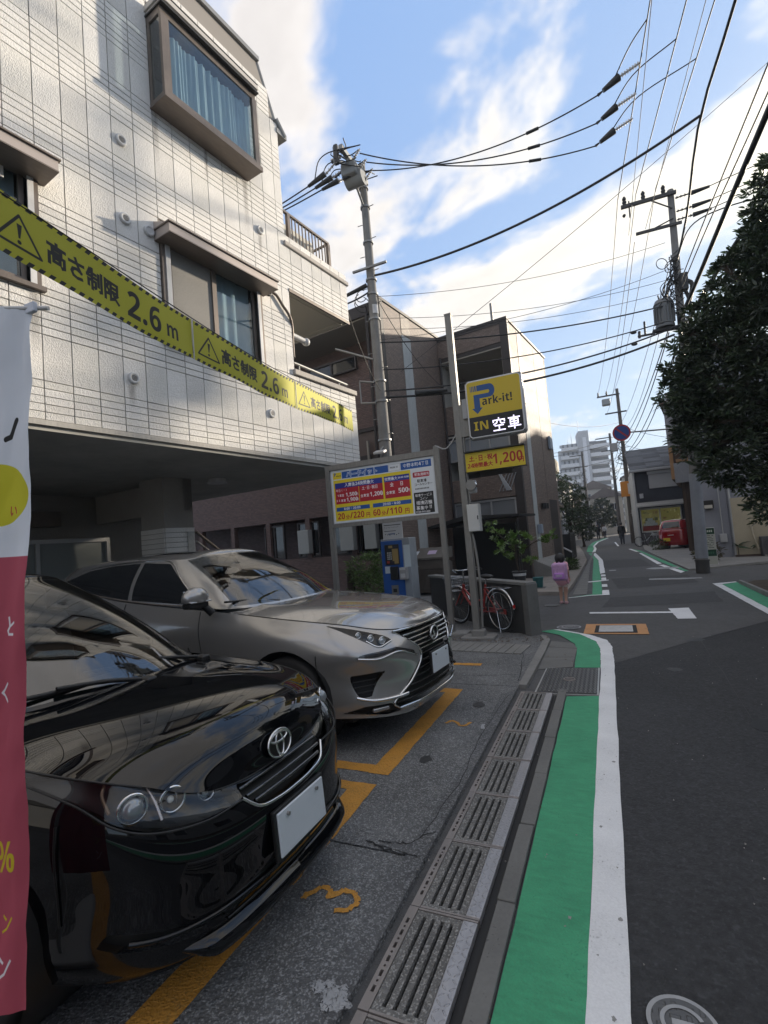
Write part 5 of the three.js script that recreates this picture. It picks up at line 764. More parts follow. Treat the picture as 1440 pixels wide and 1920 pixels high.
  // window trim, wipers, door lines, sills
  for (const sg of [-1, 1]) {
    put('window_trim', tube([[-1.98, 1.125], [-2.33, 1.365], [-2.63, 1.545], [-3.05, 1.577], [-3.55, 1.572], [-4.0, 1.537], [-4.57, 1.392]].map(([x, y]) => { let best = null; for (let s = 2.2; s < 7.5; s += 0.05) for (let t = 0; t <= 1; t += 0.05) { const p = C.gh(s, t), e = (p[0] - x) ** 2 + (p[1] - y) ** 2; if (!best || e < best.e) best = { e, p }; } return V(x, y, sg * (best.p[2] + 0.004)); }), 0.007, 6, 60), M.chrome, car);
    put('belt_trim', tube([[-1.98, 1.122, 0.812], [-2.6, 1.15, 0.826], [-3.5, 1.235, 0.81], [-4.2, 1.335, 0.73]].map(([x, y, z]) => V(x, y, sg * z)), 0.007, 6, 40), M.bronze, car);
    for (const [x0, y0, x1, y1] of [[-1.95, 1.08, -1.82, 0.36], [-3.05, 1.16, -3.06, 0.32]]) { const l = []; for (let k = 0; k <= 10; k++) { const x = lerp(x0, x1, k / 10), y = lerp(y0, y1, k / 10); let best = null; for (let s = 6; s < 10.5; s += 0.03) for (let t = 0; t <= 1; t += 0.04) { const p = C.W(s, t), e = (p[0] - x) ** 2 + (p[1] - y) ** 2; if (!best || e < best.e) best = { e, p }; } l.push(V(x, y, sg * (best.p[2] + 0.0005))); } put('panel_gap', tube(l, 0.004, 5, 30), M.black, car); }
    put('door_handle', [rbox(0.2, 0.03, 0.03, 0.012, -2.75, 0.97, sg * 0.925), rbox(0.2, 0.03, 0.03, 0.012, -3.7, 1.03, sg * 0.925)], S.paint, car);
  }
  for (const z of [0.28, -0.3]) put('wiper', [tube([V(-1.50, 1.10, z), V(-1.62, 1.14, z + 0.28), V(-1.70, 1.155, z + 0.5)], 0.010, 6, 20)], M.black, car);
  put('cowl', gridGeo(30, 4, (a, b) => { const q = 2 * a - 1; return [-1.40 - 0.10 * Math.abs(q) - 0.13 * b + 0.02, 1.072 + 0.03 * b - 0.01, q * 0.72]; }), M.black, car, true);
  put('sunroof', gridGeo(20, 20, (a, b) => [-2.62 - a * 0.72, 1.648 + 0.0075 * (1 - (2 * b - 1) ** 2) + 0.002 - 0.012 * (2 * a - 1) ** 2 - 0.004, (2 * b - 1) * 0.36]), M.darkGlass, car, true);
}
// ---- black hatchback, nose nearest the camera
{
  const S = { fine: 1, relax: 22, relaxHood: 160, relaxCab: 14, len: 4.4, hw: 0.85, wheelR: 0.32,
    paint: mat([0.0030, 0.0034, 0.0046], 0.35, { clearcoat: 1, clearcoatRoughness: 0.004, specularIntensity: 0.0 }), rim: mat(0.25, 0.3, { metalness: 0.9 }),
    wsMat: mat([0.36, 0.41, 0.42], 0.01, { transmission: 1, thickness: 0, ior: 2.0, clearcoat: 1, clearcoatRoughness: 0.01 }),
    plan: [[0, 0], [-0.012, 0.25], [-0.055, 0.46], [-0.16, 0.63], [-0.35, 0.75], [-0.62, 0.815], [-1.0, 0.84], [-1.45, 0.845], [-2.2, 0.845], [-3.0, 0.85], [-3.4, 0.855], [-3.9, 0.8], [-4.25, 0.65], [-4.38, 0.35], [-4.4, 0]],
    levels: [
      { y: [0.20, 0.20, 0.20, 0.205, 0.215, 0.23, 0.24, 0.22, 0.22, 0.22, 0.24, 0.28, 0.3, 0.3, 0.3], i: [0.11, 0.105, 0.10, 0.09, 0.08, 0.05, 0.03, 0.05, 0.05, 0.05, 0.02, 0.05, 0.05, 0.05, 0.05] },
      { y: [0.24, 0.24, 0.245, 0.26, 0.29, 0.33, 0.35, 0.34, 0.34, 0.34, 0.36, 0.43, 0.44, 0.44, 0.44], i: [0.055, 0.055, 0.05, 0.05, 0.04, 0.01, 0.0, 0.02, 0.03, 0.02, 0.0, 0.01, 0.02, 0.02, 0.02] },
      { y: [0.42, 0.42, 0.425, 0.43, 0.45, 0.48, 0.50, 0.5, 0.5, 0.52, 0.55, 0.6, 0.6, 0.6, 0.6], i: [0.045, 0.045, 0.045, 0.045, 0.04, 0.015, 0.0, 0.01, 0.015, 0.01, 0.0, 0, 0, 0, 0] },
      { y: [0.548, 0.55, 0.562, 0.595, 0.63, 0.65, 0.66, 0.67, 0.68, 0.7, 0.74, 0.8, 0.8, 0.8, 0.8], i: [0.03, 0.03, 0.03, 0.03, 0.025, 0.012, 0.005, 0.005, 0.0, 0, 0, 0, 0.01, 0.02, 0.02] },
      { y: [0.632, 0.637, 0.66, 0.715, 0.765, 0.79, 0.81, 0.83, 0.85, 0.88, 0.92, 0.98, 1.0, 1.0, 1.0], i: [0.06, 0.06, 0.06, 0.055, 0.045, 0.035, 0.02, 0.02, 0.01, 0.01, 0.01, 0.03, 0.05, 0.05, 0.05] },
      { y: [0.68, 0.688, 0.725, 0.79, 0.84, 0.88, 0.91, 0.935, 0.97, 1.02, 1.06, 1.1, 1.1, 1.1, 1.1], i: [0.115, 0.115, 0.115, 0.12, 0.11, 0.10, 0.09, 0.075, 0.07, 0.07, 0.08, 0.1, 0.12, 0.12, 0.12] }],
    arches: [[-0.86, 0.33, 0.355], [-3.45, 0.33, 0.355]],
    hood: { s1: 6.65, c: [0.682, 0.742, 0.808, 0.862, 0.902, 0.932, 0.950, 0.958], bow: 0.20, crease: 0.005, pow: 2.3, gap0: 3.2 },
    green: { wsS: 2.05, belt: [[-1.04, 0.945, 0], [-1.10, 0.945, 0.40], [-1.29, 0.945, 0.68], [-1.6, 0.965, 0.755], [-2.3, 1.0, 0.765], [-3.1, 1.05, 0.75], [-3.9, 1.12, 0.68], [-4.2, 1.12, 0.5], [-4.25, 1.12, 0]],
      roof: [[-2.18, 1.54, 0], [-2.22, 1.53, 0.34], [-2.32, 1.50, 0.50], [-2.5, 1.50, 0.545], [-2.9, 1.52, 0.56], [-3.4, 1.51, 0.55], [-3.8, 1.48, 0.5], [-3.95, 1.46, 0.4], [-4.0, 1.46, 0]], crown: [1.542, 1.575, 1.585, 1.575, 1.55, 1.47] },
    glassFront: -1.65, glass: [[[-1.75, 1.02], [-2.05, 1.25], [-2.4, 1.46], [-2.7, 1.47], [-2.7, 1.04]], [[-2.76, 1.045], [-2.76, 1.47], [-3.5, 1.45], [-3.9, 1.2], [-3.6, 1.1]]],
    cuts: [{ n: 'headlamp', p: [[0.285, 0.700], [0.285, 0.645], [0.44, 0.650], [0.60, 0.68], [0.665, 0.72], [0.745, 0.865], [0.70, 0.862], [0.60, 0.825], [0.42, 0.765]], xmin: -1 },
      { n: 'grille', p: [[-0.1, 0.672], [0.2, 0.678], [0.27, 0.688], [0.272, 0.645], [0.22, 0.60], [0.12, 0.583], [-0.1, 0.58]], xmin: -0.3 },
      { n: 'lower_grille', p: [[-0.1, 0.36], [0.30, 0.355], [0.42, 0.33], [0.38, 0.27], [0.25, 0.255], [-0.1, 0.25]], xmin: -0.3 },
      { n: 'bumper_slot', p: [[0.68, 0.385], [0.46, 0.32], [0.45, 0.285], [0.66, 0.32], [0.70, 0.35]], xmin: -0.8 }] };
  const C = buildCar('black_hatchback', 'glossy black hatchback nearest the camera in bay three with yellow line under its nose', S, [-1.28, 0.03, -1.80], 0);
  const car = C.car, dark = mat(0.008, 0.3);
  for (const g of split(C.taken.headlamp)) { const h = put('headlamp', moved(g, 0.001), lensMat, car, true); put('lamp_bowl', moved(g, -0.06), mat(0.012, 0.3), h, true); }
  for (const sg of [-1, 1]) {
    for (const [z, y, r, m] of [[0.60, 0.745, 0.046, 1], [0.485, 0.728, 0.042, 0], [0.36, 0.70, 0.03, 0]]) {
      const x = C.fx(z, y) - 0.055;
      put('projector', [m ? tf(new THREE.SphereGeometry(r * 0.8, 22, 16), x + 0.012, y, sg * z) : tf(new THREE.SphereGeometry(r * 0.95, 22, 10, 0, Math.PI * 2, Math.PI / 2, Math.PI / 2).rotateZ(-Math.PI / 2), x + 0.0, y, sg * z)], m ? mat([0.25, 0.28, 0.3], 0.03, { clearcoat: 1, metalness: 0.3 }) : M.chrome, car);
      put('projector_ring', tf(new THREE.TorusGeometry(r, 0.006, 8, 30).rotateY(Math.PI / 2 - sg * 0.45), x + 0.014, y, sg * z), M.chrome, car);
      if (!m) put('bulb', ball(0.012, x + 0.004, y, sg * z), mat([0.8, 0.8, 0.75], 0.1), car);
    }
    put('lamp_trim', [tube([[0.655, 0.75], [0.645, 0.80], [0.62, 0.825]].map(([z, y]) => V(C.fx(z, y) - 0.035, y, sg * z)), 0.006, 6, 14)], mat([0.20, 0.13, 0.08], 0.3, { metalness: 0.4 }), car);
    put('lamp_trim', [tube([[0.545, 0.69], [0.54, 0.74], [0.535, 0.785]].map(([z, y]) => V(C.fx(z, y) - 0.04, y, sg * z)), 0.007, 6, 14)], mat([0.45, 0.40, 0.38], 0.2, { metalness: 0.8 }), car);
    put('lamp_gap', [tube([[0.285, 0.645], [0.44, 0.647], [0.60, 0.677], [0.668, 0.718], [0.71, 0.79], [0.748, 0.868]].map(([z, y]) => V(C.fx(z, y) + 0.0005, y, sg * z)), 0.004, 5, 40)], M.black, car);
  }
  put('grille_backing', moved(C.taken.grille, -0.04), M.black, car, true);
  for (const g of slats(C, [0.668, 0.642, 0.616], S.cuts[1].p, -0.33, 0.33, -0.008, 0.0085, 70)) put('grille_slat', g, mat(0.05, 0.12, { metalness: 0.7, clearcoat: 1 }), car);
  put('grille_bar', tube([[0.28, 0.648], [0.22, 0.597], [0.12, 0.58], [0, 0.577], [-0.12, 0.58], [-0.22, 0.597], [-0.28, 0.648]].map(([z, y]) => V(C.fx(z, y) + 0.001, y, z)), 0.0065, 8, 60), M.chrome, car);
  put('lower_grille', moved(C.taken.lower_grille, -0.05), M.black, car, true);
  for (const g of slats(C, [0.335, 0.305, 0.275], S.cuts[2].p, -0.45, 0.45, -0.02, 0.008, 60)) put('lower_slat', g, dark, car);
  for (const g of split(C.taken.bumper_slot)) put('bumper_slot', moved(g, -0.03), M.black, car, true);
  // lip spoiler with upturned ends
  { const prof = [[-0.012, 0.05], [0.012, 0.044], [0.034, 0.012], [0.036, 0.0], [0.026, -0.022], [-0.02, -0.03]]; put('lip_spoiler', gridGeo(120, 5, (a, b) => { const k = lerp(-2.75, 2.75, a), q = Math.abs(k), p = C.W(k, 0.16), p2 = C.W(k * 0.98, 0.16), n = prof[Math.round(b * 5)], e = smooth(2.75, 1.9, q), up = smooth(1.9, 2.75, q) * 0.03; let nx = 1, nz = 0; { const c = C.W(k + (k < 0 ? 0.05 : -0.05), 0.16), tx = p[0] - c[0], tz = p[2] - c[2], L = Math.hypot(tx, tz) || 1; nx = Math.abs(tz) / L; nz = Math.sign(p[2] || 1) * Math.abs(tx) / L; } return [p[0] + nx * n[0] * e - nx * 0.012 * (1 - e), p[1] + n[1] * (0.06 + 0.94 * e) + up, p[2] + nz * n[0] * e - nz * 0.012 * (1 - e)]; }), S.paint, car, true); }
  { const l = []; for (let k = -3.4; k <= 3.41; k += 0.2) { const p = C.W(k, 0.3); l.push(V(p[0] - 0.004, p[1], p[2] * 1.0)); } put('bumper_crease', tube(l, 0.009, 8, 100), S.paint, car); }
  for (const sg of [-1, 1]) put('panel_gap', tube([0.74, 0.66, 0.56, 0.46, 0.36].map((t) => { const p = C.W(sg * 4.35, t); return V(p[0], p[1], p[2] + sg * 0.0008); }), 0.0035, 5, 24), M.black, car);
  blankPlate(C, -0.012, 0.455, 0.06);
  // oval badge of three ellipses
  { const e = (rx, ry, t) => { const pts = []; for (let i = 0; i < 40; i++) { const a = i / 40 * Math.PI * 2; pts.push(V(0, Math.sin(a) * ry, Math.cos(a) * rx)); } return new THREE.TubeGeometry(new THREE.CatmullRomCurve3(pts, true), 60, t, 8, true); };
    const hp = C.hoodAt(0.115, 0.5), hq = C.hoodAt(0.15, 0.5), tilt = Math.atan2(hp[0] - hq[0], hq[1] - hp[1]);
    const fit = (g) => tf(g, hp[0] + 0.008, hp[1] + 0.012, 0, 0, 0, tilt * 0.8);
    const b = put('emblem_disc', fit(new THREE.CylinderGeometry(1, 1, 0.008, 40).rotateZ(Math.PI / 2).scale(1, 0.052, 0.075)), dark, car);
    put('emblem', [fit(e(0.078, 0.054, 0.0055).translate(0.006, 0, 0)), fit(e(0.024, 0.046, 0.0055).translate(0.006, -0.002, 0)), fit(e(0.056, 0.019, 0.0055).translate(0.006, 0.026, 0))], M.chrome, b); }
  
  for (const [z, d, x0] of [[0.02, 0.62, -1.10], [-0.46, 0.5, -1.19]]) { put('wiper', [tube([V(x0 - 0.02, 0.98, z), V(x0 - 0.05, 1.0, z + d * 0.5), V(x0 - 0.13, 1.01, z + d)], 0.011, 6, 20)], M.black, car); put('wiper_arm', [tube([V(x0 + 0.07, 0.955, z - 0.12), V(x0 + 0.02, 0.99, z + 0.05), V(x0 - 0.03, 1.015, z + d * 0.45)], 0.011, 6, 20), rbox(0.08, 0.04, 0.07, 0.015, x0 + 0.08, 0.945, z - 0.13)], M.black, car); }
  put('cowl', gridGeo(30, 4, (a, b) => { const q = 2 * a - 1; return [-0.96 - 0.20 * q * q - 0.13 * b, 0.938 + 0.015 * b - 0.015 * q * q, q * 0.70]; }), M.black, car, true);
  for (const sg of [-1, 1]) { const l = []; for (let k = 0; k <= 8; k++) { const y = lerp(0.96, 0.3, k / 8); let best = null; for (let s = 5; s < 8; s += 0.03) for (let t = 0; t <= 1; t += 0.04) { const p = C.W(s, t), e = (p[0] + 1.42) ** 2 + (p[1] - y) ** 2; if (!best || e < best.e) best = { e, p }; } l.push(V(-1.42, y, sg * (best.p[2] + 0.0005))); } put('panel_gap', tube(l, 0.004, 5, 24), M.black, car); }
}
// ---------------------------------------------------------------- parking lot signs and machines
{
  const post = mat([0.30, 0.29, 0.27], 0.55, { metalness: 0.45, map: T.streak });
  // price board
  const B = thing('price_board', 'framed parking price board on two posts above the silver crossover', 'sign', [-3.45, 0, -7.73]);
  for (const s of [-1, 1]) put('post', b2(s * 1.03 - 0.04, s * 1.03 + 0.04, 0, s > 0 ? 3.10 : 3.04, -0.04, 0.04), post, B);
  put('frame_bar', [b2(-0.99, 0.99, 2.955, 3.05, -0.03, 0.035)], post, B); put('frame_bar', [b2(-0.99, 0.99, 1.93, 1.995, -0.03, 0.035)], post, B); put('foot', [rbox(0.5, 0.08, 0.3, 0.02, 1.05, 0.05, 0.0)], M.concrete, B);
  put('backing', b2(-0.99, 0.99, 1.995, 2.955, -0.02, 0.0), mat(0.5, 0.6), B);
  const t = canvasTex(1180, 572, (g, w, h) => {
    g.fillStyle = '#dfe3e6'; g.fillRect(0, 0, w, h); const R = '#b3152b', Y = '#e9cf23', BL = '#1c55a0', W = '#f2f0f0', DB = '#22308f';
    g.fillStyle = Y; g.fillRect(24, 24, 104, 72); write(g, 'P', 34, 22, 44, BL); write(g, 'ark-it!', 62, 52, 18, '#222');
    g.fillStyle = BL; g.fillRect(134, 22, 550, 74); write(g, 'パークイット', 190, 30, 56, BL, { w: 0.13, gap: 0.12, outline: '#e8ecf4' });
    g.strokeStyle = '#888'; g.lineWidth = 2; g.strokeRect(690, 24, 126, 68); write(g, 'PARK IT', 704, 46, 20, '#333');
    g.fillStyle = BL; g.fillRect(824, 22, 330, 74); write(g, '中野本町4丁目', 850, 36, 40, W, { w: 0.1 });
    g.fillStyle = Y; g.fillRect(24, 106, 900, 446);
    g.fillStyle = DB; g.fillRect(40, 140, 566, 58); write(g, '入庫後24時間最大', 160, 148, 40, W, { w: 0.12 }); g.fillStyle = DB; g.fillRect(626, 140, 284, 58); write(g, '夜間最大', 634, 152, 34, W, { w: 0.12 }); write(g, '20:00~8:00', 782, 158, 20, W);
    g.fillStyle = R; g.fillRect(40, 198, 284, 170); g.fillRect(330, 198, 276, 170); g.fillRect(626, 198, 284, 170);
    write(g, '平日', 48, 208, 28, W, { w: 0.12 }); write(g, '(月~金)', 118, 208, 24, W); write(g, '1', 62, 262, 26, W); write(g, '車室', 86, 262, 28, W, { w: 0.12 }); write(g, '1,500', 162, 250, 46, W); write(g, '円', 288, 266, 28, W);
    write(g, '2・3', 46, 318, 24, W); write(g, '車室', 102, 318, 28, W, { w: 0.12 }); write(g, '1,900', 168, 306, 46, W); write(g, '円', 290, 322, 28, W);
    write(g, '土・日・祝日', 362, 208, 36, W, { w: 0.12 }); write(g, '全車室', 342, 290, 32, W, { w: 0.12 }); write(g, '1,200', 450, 276, 50, W); write(g, '円', 574, 292, 28, W);
    write(g, '全', 690, 210, 40, W, { w: 0.13 }); write(g, '日', 800, 210, 40, W, { w: 0.13 }); write(g, '全車室', 640, 294, 32, W, { w: 0.12 }); write(g, '500', 776, 272, 56, W); write(g, '円', 878, 292, 28, W);
    g.fillStyle = BL; g.fillRect(40, 404, 400, 42); write(g, '8:00 ~ 20:00', 130, 408, 30, W); g.fillStyle = BL; g.fillRect(476, 404, 434, 42); write(g, '20:00 ~ 8:00', 590, 408, 30, W);
    write(g, '20', 46, 462, 74, R, { sx: 0.9 }); write(g, '分', 146, 490, 46, R, { w: 0.12 }); write(g, '/', 196, 462, 74, R); write(g, '220', 236, 462, 74, R, { sx: 0.9 }); write(g, '円', 390, 486, 48, R, { w: 0.12 });
    write(g, '60', 470, 462, 74, R, { sx: 0.9 }); write(g, '分', 570, 490, 46, R, { w: 0.12 }); write(g, '/', 620, 462, 74, R); write(g, '110', 662, 462, 74, R, { sx: 0.95 }); write(g, '円', 832, 486, 52, R, { w: 0.12 });
    g.fillStyle = R; rr(g, 948, 140, 178, 52, 12); g.fill(); write(g, '緊急連絡先', 966, 150, 30, W, { w: 0.11 });
    write(g, '駐車場', 990, 214, 32, '#222', { w: 0.11 }); write(g, 'コールセンター', 958, 252, 26, '#222', { w: 0.11 }); g.fillStyle = '#555'; for (let k = 0; k < 10; k++) g.fillRect(964 + k * 15, 302, 10, 14);
    g.fillStyle = '#15161a'; g.fillRect(942, 346, 208, 212); write(g, '駐車サービス', 958, 362, 28, W, { w: 0.11 }); write(g, 'コイン', 1000, 396, 28, W, { w: 0.11 }); write(g, '提携店舗', 962, 432, 40, W, { w: 0.11 }); write(g, '募集中', 958, 484, 40, W, { w: 0.11 }); write(g, '!!', 1096, 480, 40, W); write(g, '0120-941-666', 952, 532, 20, W);
  });
  put('printed_panel', face(1.94, 0.94).translate(0, 2.475, 0.006), mat([0.97, 0.97, 0.97], 0.45, { map: t }), B, true);
  put('cable', tube([V(1.03, 3.1, 0.03), V(1.2, 3.02, 0.04), V(1.35, 3.14, 0.06), V(1.5, 3.4, 0.1)], 0.014, 6), M.plasticGrey, B);
  // sign pole with the illuminated lot sign
  const P = thing('sign_pole', 'tall square grey sign pole standing between bicycle and kerb', 'pole', [-1.96, 0, -7.53]);
  put('mast', rbox(0.10, 5.08, 0.11, 0.008, 0, 2.56, 0), post, P); put('mast_cap', b2(-0.055, 0.055, 5.09, 5.11, -0.06, 0.06), post, P); put('base_plate', [rbox(0.5, 0.05, 0.34, 0.015, 0.02, 0.045, 0), rbox(0.2, 0.14, 0.16, 0.03, 0.02, 0.1, 0)], M.concrete, P);
  put('conduit', [tube([V(0.09, 0.2, 0.03), V(0.12, 0.8, 0.04), V(0.10, 1.3, 0.03), V(0.07, 1.62, 0.03)], 0.02, 6), rod(V(0.075, 2.1, 0.02), V(0.075, 3.3, 0.02), 0.018), rod(V(0.075, 2.5, 0.05), V(0.075, 3.2, 0.05), 0.012)], post, P);
  put('bracket', [b2(0.05, 0.2, 3.12, 3.62, -0.05, 0.06), b2(0.05, 0.12, 2.58, 2.88, -0.04, 0.04)], post, P);
  const S = thing('lot_sign', 'yellow and black illuminated parking lot sign on the grey pole', 'sign', [-1.345, 3.485, -7.45]);
  put('case', new RoundedBoxGeometry(0.86, 0.91, 0.16, 4, 0.055), mat([0.52, 0.52, 0.53], 0.35, { metalness: 0.4 }), S);
  const st = canvasTex(640, 680, (g, w, h) => {
    g.fillStyle = '#141112'; rr(g, 4, 4, w - 8, h - 8, 40); g.fill(); g.save(); rr(g, 4, 4, w - 8, h - 8, 40); g.clip(); g.fillStyle = '#c9ad1c'; g.fillRect(0, 0, w, 432); g.restore();
    g.strokeStyle = '#c9c9c9'; g.lineWidth = 12; rr(g, 6, 6, w - 12, h - 12, 40); g.stroke();
    const BL = '#1d4b86'; g.fillStyle = BL; for (const [x, ww] of [[50, 8], [66, 10], [84, 12], [104, 16]]) g.fillRect(x, 62, ww, 68);
    g.beginPath(); g.moveTo(128, 62); g.lineTo(270, 62); g.bezierCurveTo(360, 62, 360, 220, 270, 220); g.lineTo(156, 220); g.lineTo(156, 330); g.lineTo(184, 330); g.lineTo(118, 400); g.lineTo(58, 330); g.lineTo(86, 330); g.lineTo(86, 170); g.lineTo(256, 170); g.bezierCurveTo(284, 170, 284, 130, 256, 130); g.lineTo(128, 130); g.closePath(); g.fill();
    write(g, 'ark-it!', 176, 206, 108, '#1a1715', { sx: 0.93 });
    write(g, 'IN', 56, 482, 118, '#c9ad1c', { sx: 1.1 });
  });
  put('printed_face', face(0.82, 0.87).translate(0, 0, 0.0815), mat([0.97, 0.97, 0.97], 0.4, { map: st }), S, true);
  const led = canvasTex(400, 200, (g) => { g.fillStyle = '#000'; g.fillRect(0, 0, 400, 200); write(g, '空車', 12, 14, 170, '#f4f0ff', { w: 0.085, gap: 0.13 }); });
  put('lit_characters', face(0.46, 0.23).translate(0.16, -0.285, 0.084), mat(0.01, 0.5, { emissive: rgb(0.85, 0.82, 1), emissiveMap: led, emissiveIntensity: 0.75 }), S, true);
  { const l = new THREE.RectAreaLight(new THREE.Color(0.9, 0.88, 1), 0.15, 0.46, 0.23); l.position.set(0.16, -0.285, 0.09); l.lookAt(l.position.x, l.position.y, 10); S.add(l); l.rotation.set(0, Math.PI, 0); }
  put('clamp', [b2(-0.5, -0.42, -0.1, 0.2, -0.05, 0.04)], M.plasticGrey, S);
  const Q = thing('day_rate_sign', 'narrow yellow sign reading 1,200 under the lot sign', 'sign', [-1.425, 2.70, -7.45]);
  put('case', rbox(0.90, 0.30, 0.1, 0.012, 0, 0, 0), mat(0.08, 0.5), Q); put('visor', [b2(-0.45, 0.45, 0.15, 0.165, -0.05, 0.10)], mat(0.03, 0.5), Q);
  const qt = canvasTex(800, 260, (g, w, h) => { g.fillStyle = '#cfb51f'; g.fillRect(0, 0, w, h); const R = '#a51e12'; write(g, '土・日・祝', 50, 46, 74, R, { w: 0.15, gap: 0.12 }); write(g, '24', 18, 146, 68, R); write(g, '時間最大', 104, 148, 64, R, { w: 0.14 }); write(g, '1,200', 368, 46, 156, R, { sx: 0.86 }); write(g, '円', 716, 140, 72, R, { w: 0.13 }); });
  put('printed_face', face(0.88, 0.285).translate(0, 0, 0.0515), mat([0.97, 0.97, 0.97], 0.45, { map: qt }), Q, true);
  const X = thing('switch_box', 'pale grey electrical box on the sign pole', 'electrical box', [-1.83, 1.86, -7.48]);
  put('cabinet', rbox(0.19, 0.42, 0.14, 0.01, 0, 0, 0), mat([0.52, 0.52, 0.50], 0.5, { map: T.blotch }), X); put('door', rbox(0.17, 0.40, 0.012, 0.004, 0, 0, 0.074), mat([0.55, 0.55, 0.53], 0.5), X); put('latch', rbox(0.015, 0.06, 0.02, 0.004, 0.07, 0, 0.085), M.darkSteel, X);
  const C2 = thing('meter', 'small round electricity meter on the sign pole above the grey box', 'meter', [-1.83, 2.36, -7.5]);
  put('dial', [cyl(0.08, 0.08, 0.08, 0, 0, 0.03, 20, Math.PI / 2)], mat([0.1, 0.11, 0.12], 0.15, { clearcoat: 1 }), C2); put('housing', [rbox(0.13, 0.2, 0.08, 0.02, 0, -0.02, -0.03)], M.plasticGrey, C2);

  // payment machine
  const Mc = thing('payment_machine', 'blue fronted parking payment machine with grey side behind the crossover', 'machine', [-3.93, 0, -9.28]);
  const blue = mat([0.018, 0.12, 0.46], 0.4, { map: T.blotch });
  put('cabinet', rbox(0.62, 1.66, 0.40, 0.012, 0, 0.83, -0.14), mat([0.38, 0.42, 0.46], 0.45, { map: T.blotch }), Mc);
  put('front_door', rbox(0.46, 1.6, 0.03, 0.008, -0.07, 0.82, 0.072), blue, Mc);
  const sc = canvasTex(200, 230, (g) => { g.fillStyle = '#1b1a1d'; g.fillRect(0, 0, 200, 230); g.fillStyle = '#b79c62'; g.fillRect(50, 6, 60, 30); g.fillRect(100, 46, 90, 176); g.fillStyle = '#cfcfca'; for (let r = 0; r < 4; r++) for (let c = 0; c < 3; c++) g.fillRect(24 + c * 24, 84 + r * 24, 18, 16); g.fillStyle = '#b8402e'; g.fillRect(14, 186, 40, 30); g.fillStyle = '#2a2230'; g.fillRect(66, 190, 60, 34); g.fillRect(120, 10, 70, 32); });
  put('keypad_panel', face(0.29, 0.39).translate(-0.06, 1.34, 0.0885), mat(0.8, 0.3, { map: sc }), Mc, true); put('keypad_bezel', [b2(-0.215, -0.205, 1.14, 1.54, 0.086, 0.1), b2(0.085, 0.095, 1.14, 1.54, 0.086, 0.1), b2(-0.205, 0.085, 1.535, 1.545, 0.086, 0.1), b2(-0.205, 0.085, 1.135, 1.145, 0.086, 0.1)], M.darkSteel, Mc);
  put('coin_slot', [rbox(0.17, 0.26, 0.07, 0.015, -0.03, 0.97, 0.11)], M.black, Mc); put('card_reader', [rbox(0.15, 0.24, 0.14, 0.012, 0.18, 0.96, 0.13)], M.plasticGrey, Mc); put('reader_label', [b2(0.13, 0.23, 0.88, 0.96, 0.2005, 0.202), b2(0.12, 0.24, 1.03, 1.07, 0.2005, 0.202)], M.white, Mc);
  put('change_tray', [b2(-0.13, 0.02, 0.55, 0.73, 0.086, 0.094)], M.galv, Mc); put('change_hole', [b2(-0.095, -0.015, 0.59, 0.66, 0.0945, 0.097)], M.black, Mc);
  put('notice', [b2(-0.24, -0.12, 0.97, 1.11, 0.0875, 0.089), b2(-0.25, 0.13, 0.3, 0.52, 0.0875, 0.089), b2(0.18, 0.32, 1.08, 1.52, 0.0605, 0.0625)], mat([0.60, 0.68, 0.72], 0.6), Mc);
  const nt = canvasTex(256, 180, (g) => { g.fillStyle = '#d4d6d8'; g.fillRect(0, 0, 256, 180); g.fillStyle = '#3d4046'; g.fillRect(14, 18, 228, 9); g.fillRect(14, 92, 160, 7); for (let k = 0; k < 9; k++) g.fillRect(20 + k * 22 + (k % 3) * 3, 46 + (k % 2) * 4, 8, 7); for (let k = 0; k < 7; k++) g.fillRect(24 + k * 30, 128 + (k % 3) * 6, 12, 10); g.fillStyle = '#2c4f8a'; g.fillRect(70, 126, 90, 12); });
  const N = thing('instruction_sign', 'small white notice plate standing on top of the blue machine', 'sign', [-4.03, 1.66, -9.36]);
  put('plate', rbox(0.48, 0.42, 0.02, 0.004, 0, 0.2, 0), M.white, N); put('printed_face', face(0.42, 0.3).translate(0.02, 0.17, 0.0115), mat(0.85, 0.5, { map: nt }), N, true); put('top_strip', [b2(-0.12, 0.2, 0.36, 0.405, 0.0105, 0.012)], mat([0.30, 0.08, 0.08], 0.5), N); put('bracket', b2(-0.24, -0.2, -1.66, 0.4, -0.03, 0.01), M.galv, N);

  // refuse locker
  const Dm = thing('refuse_locker', 'brown lidded refuse locker with louvred front behind the machine', 'refuse box', [-4.85, 0, -13.9], -0.06);
  const br = mat([0.13, 0.115, 0.10], 0.6, { map: T.blotch });
  put('body', [b2(-0.56, 0.56, 0.06, 0.92, -0.35, 0.3)], br, Dm); put('lid', [extrude([[-0.36, 1.02], [-0.36, 1.33], [-0.1, 1.33], [0.38, 1.06], [0.38, 1.02]], 1.2).rotateY(-Math.PI / 2).translate(0.6, 0, 0)], mat([0.15, 0.14, 0.125], 0.5), Dm); put('front_panel', [b2(-0.54, 0.54, 0.74, 1.01, 0.3, 0.33)], br, Dm);
  for (let k = 0; k < 24; k++) put('louvre', b2(-0.5 + k * 0.042, -0.475 + k * 0.042, 0.14, 0.70, 0.3, 0.325), br, Dm);
  put('handle', rbox(0.3, 0.025, 0.03, 0.01, -0.36, 0.82, 0.345), M.galv, Dm);
  const lid = tf(new THREE.BoxGeometry(0.26, 0.004, 0.2), 0, 0, 0, -0, 0, 0);
  for (const [x, m] of [[-0.4, [0.6, 0.64, 0.7]], [0.16, [0.55, 0.45, 0.62]]]) put('notice', lid.clone().rotateX(0.51).translate(x, 1.2, 0.14), mat(m, 0.5), Dm);

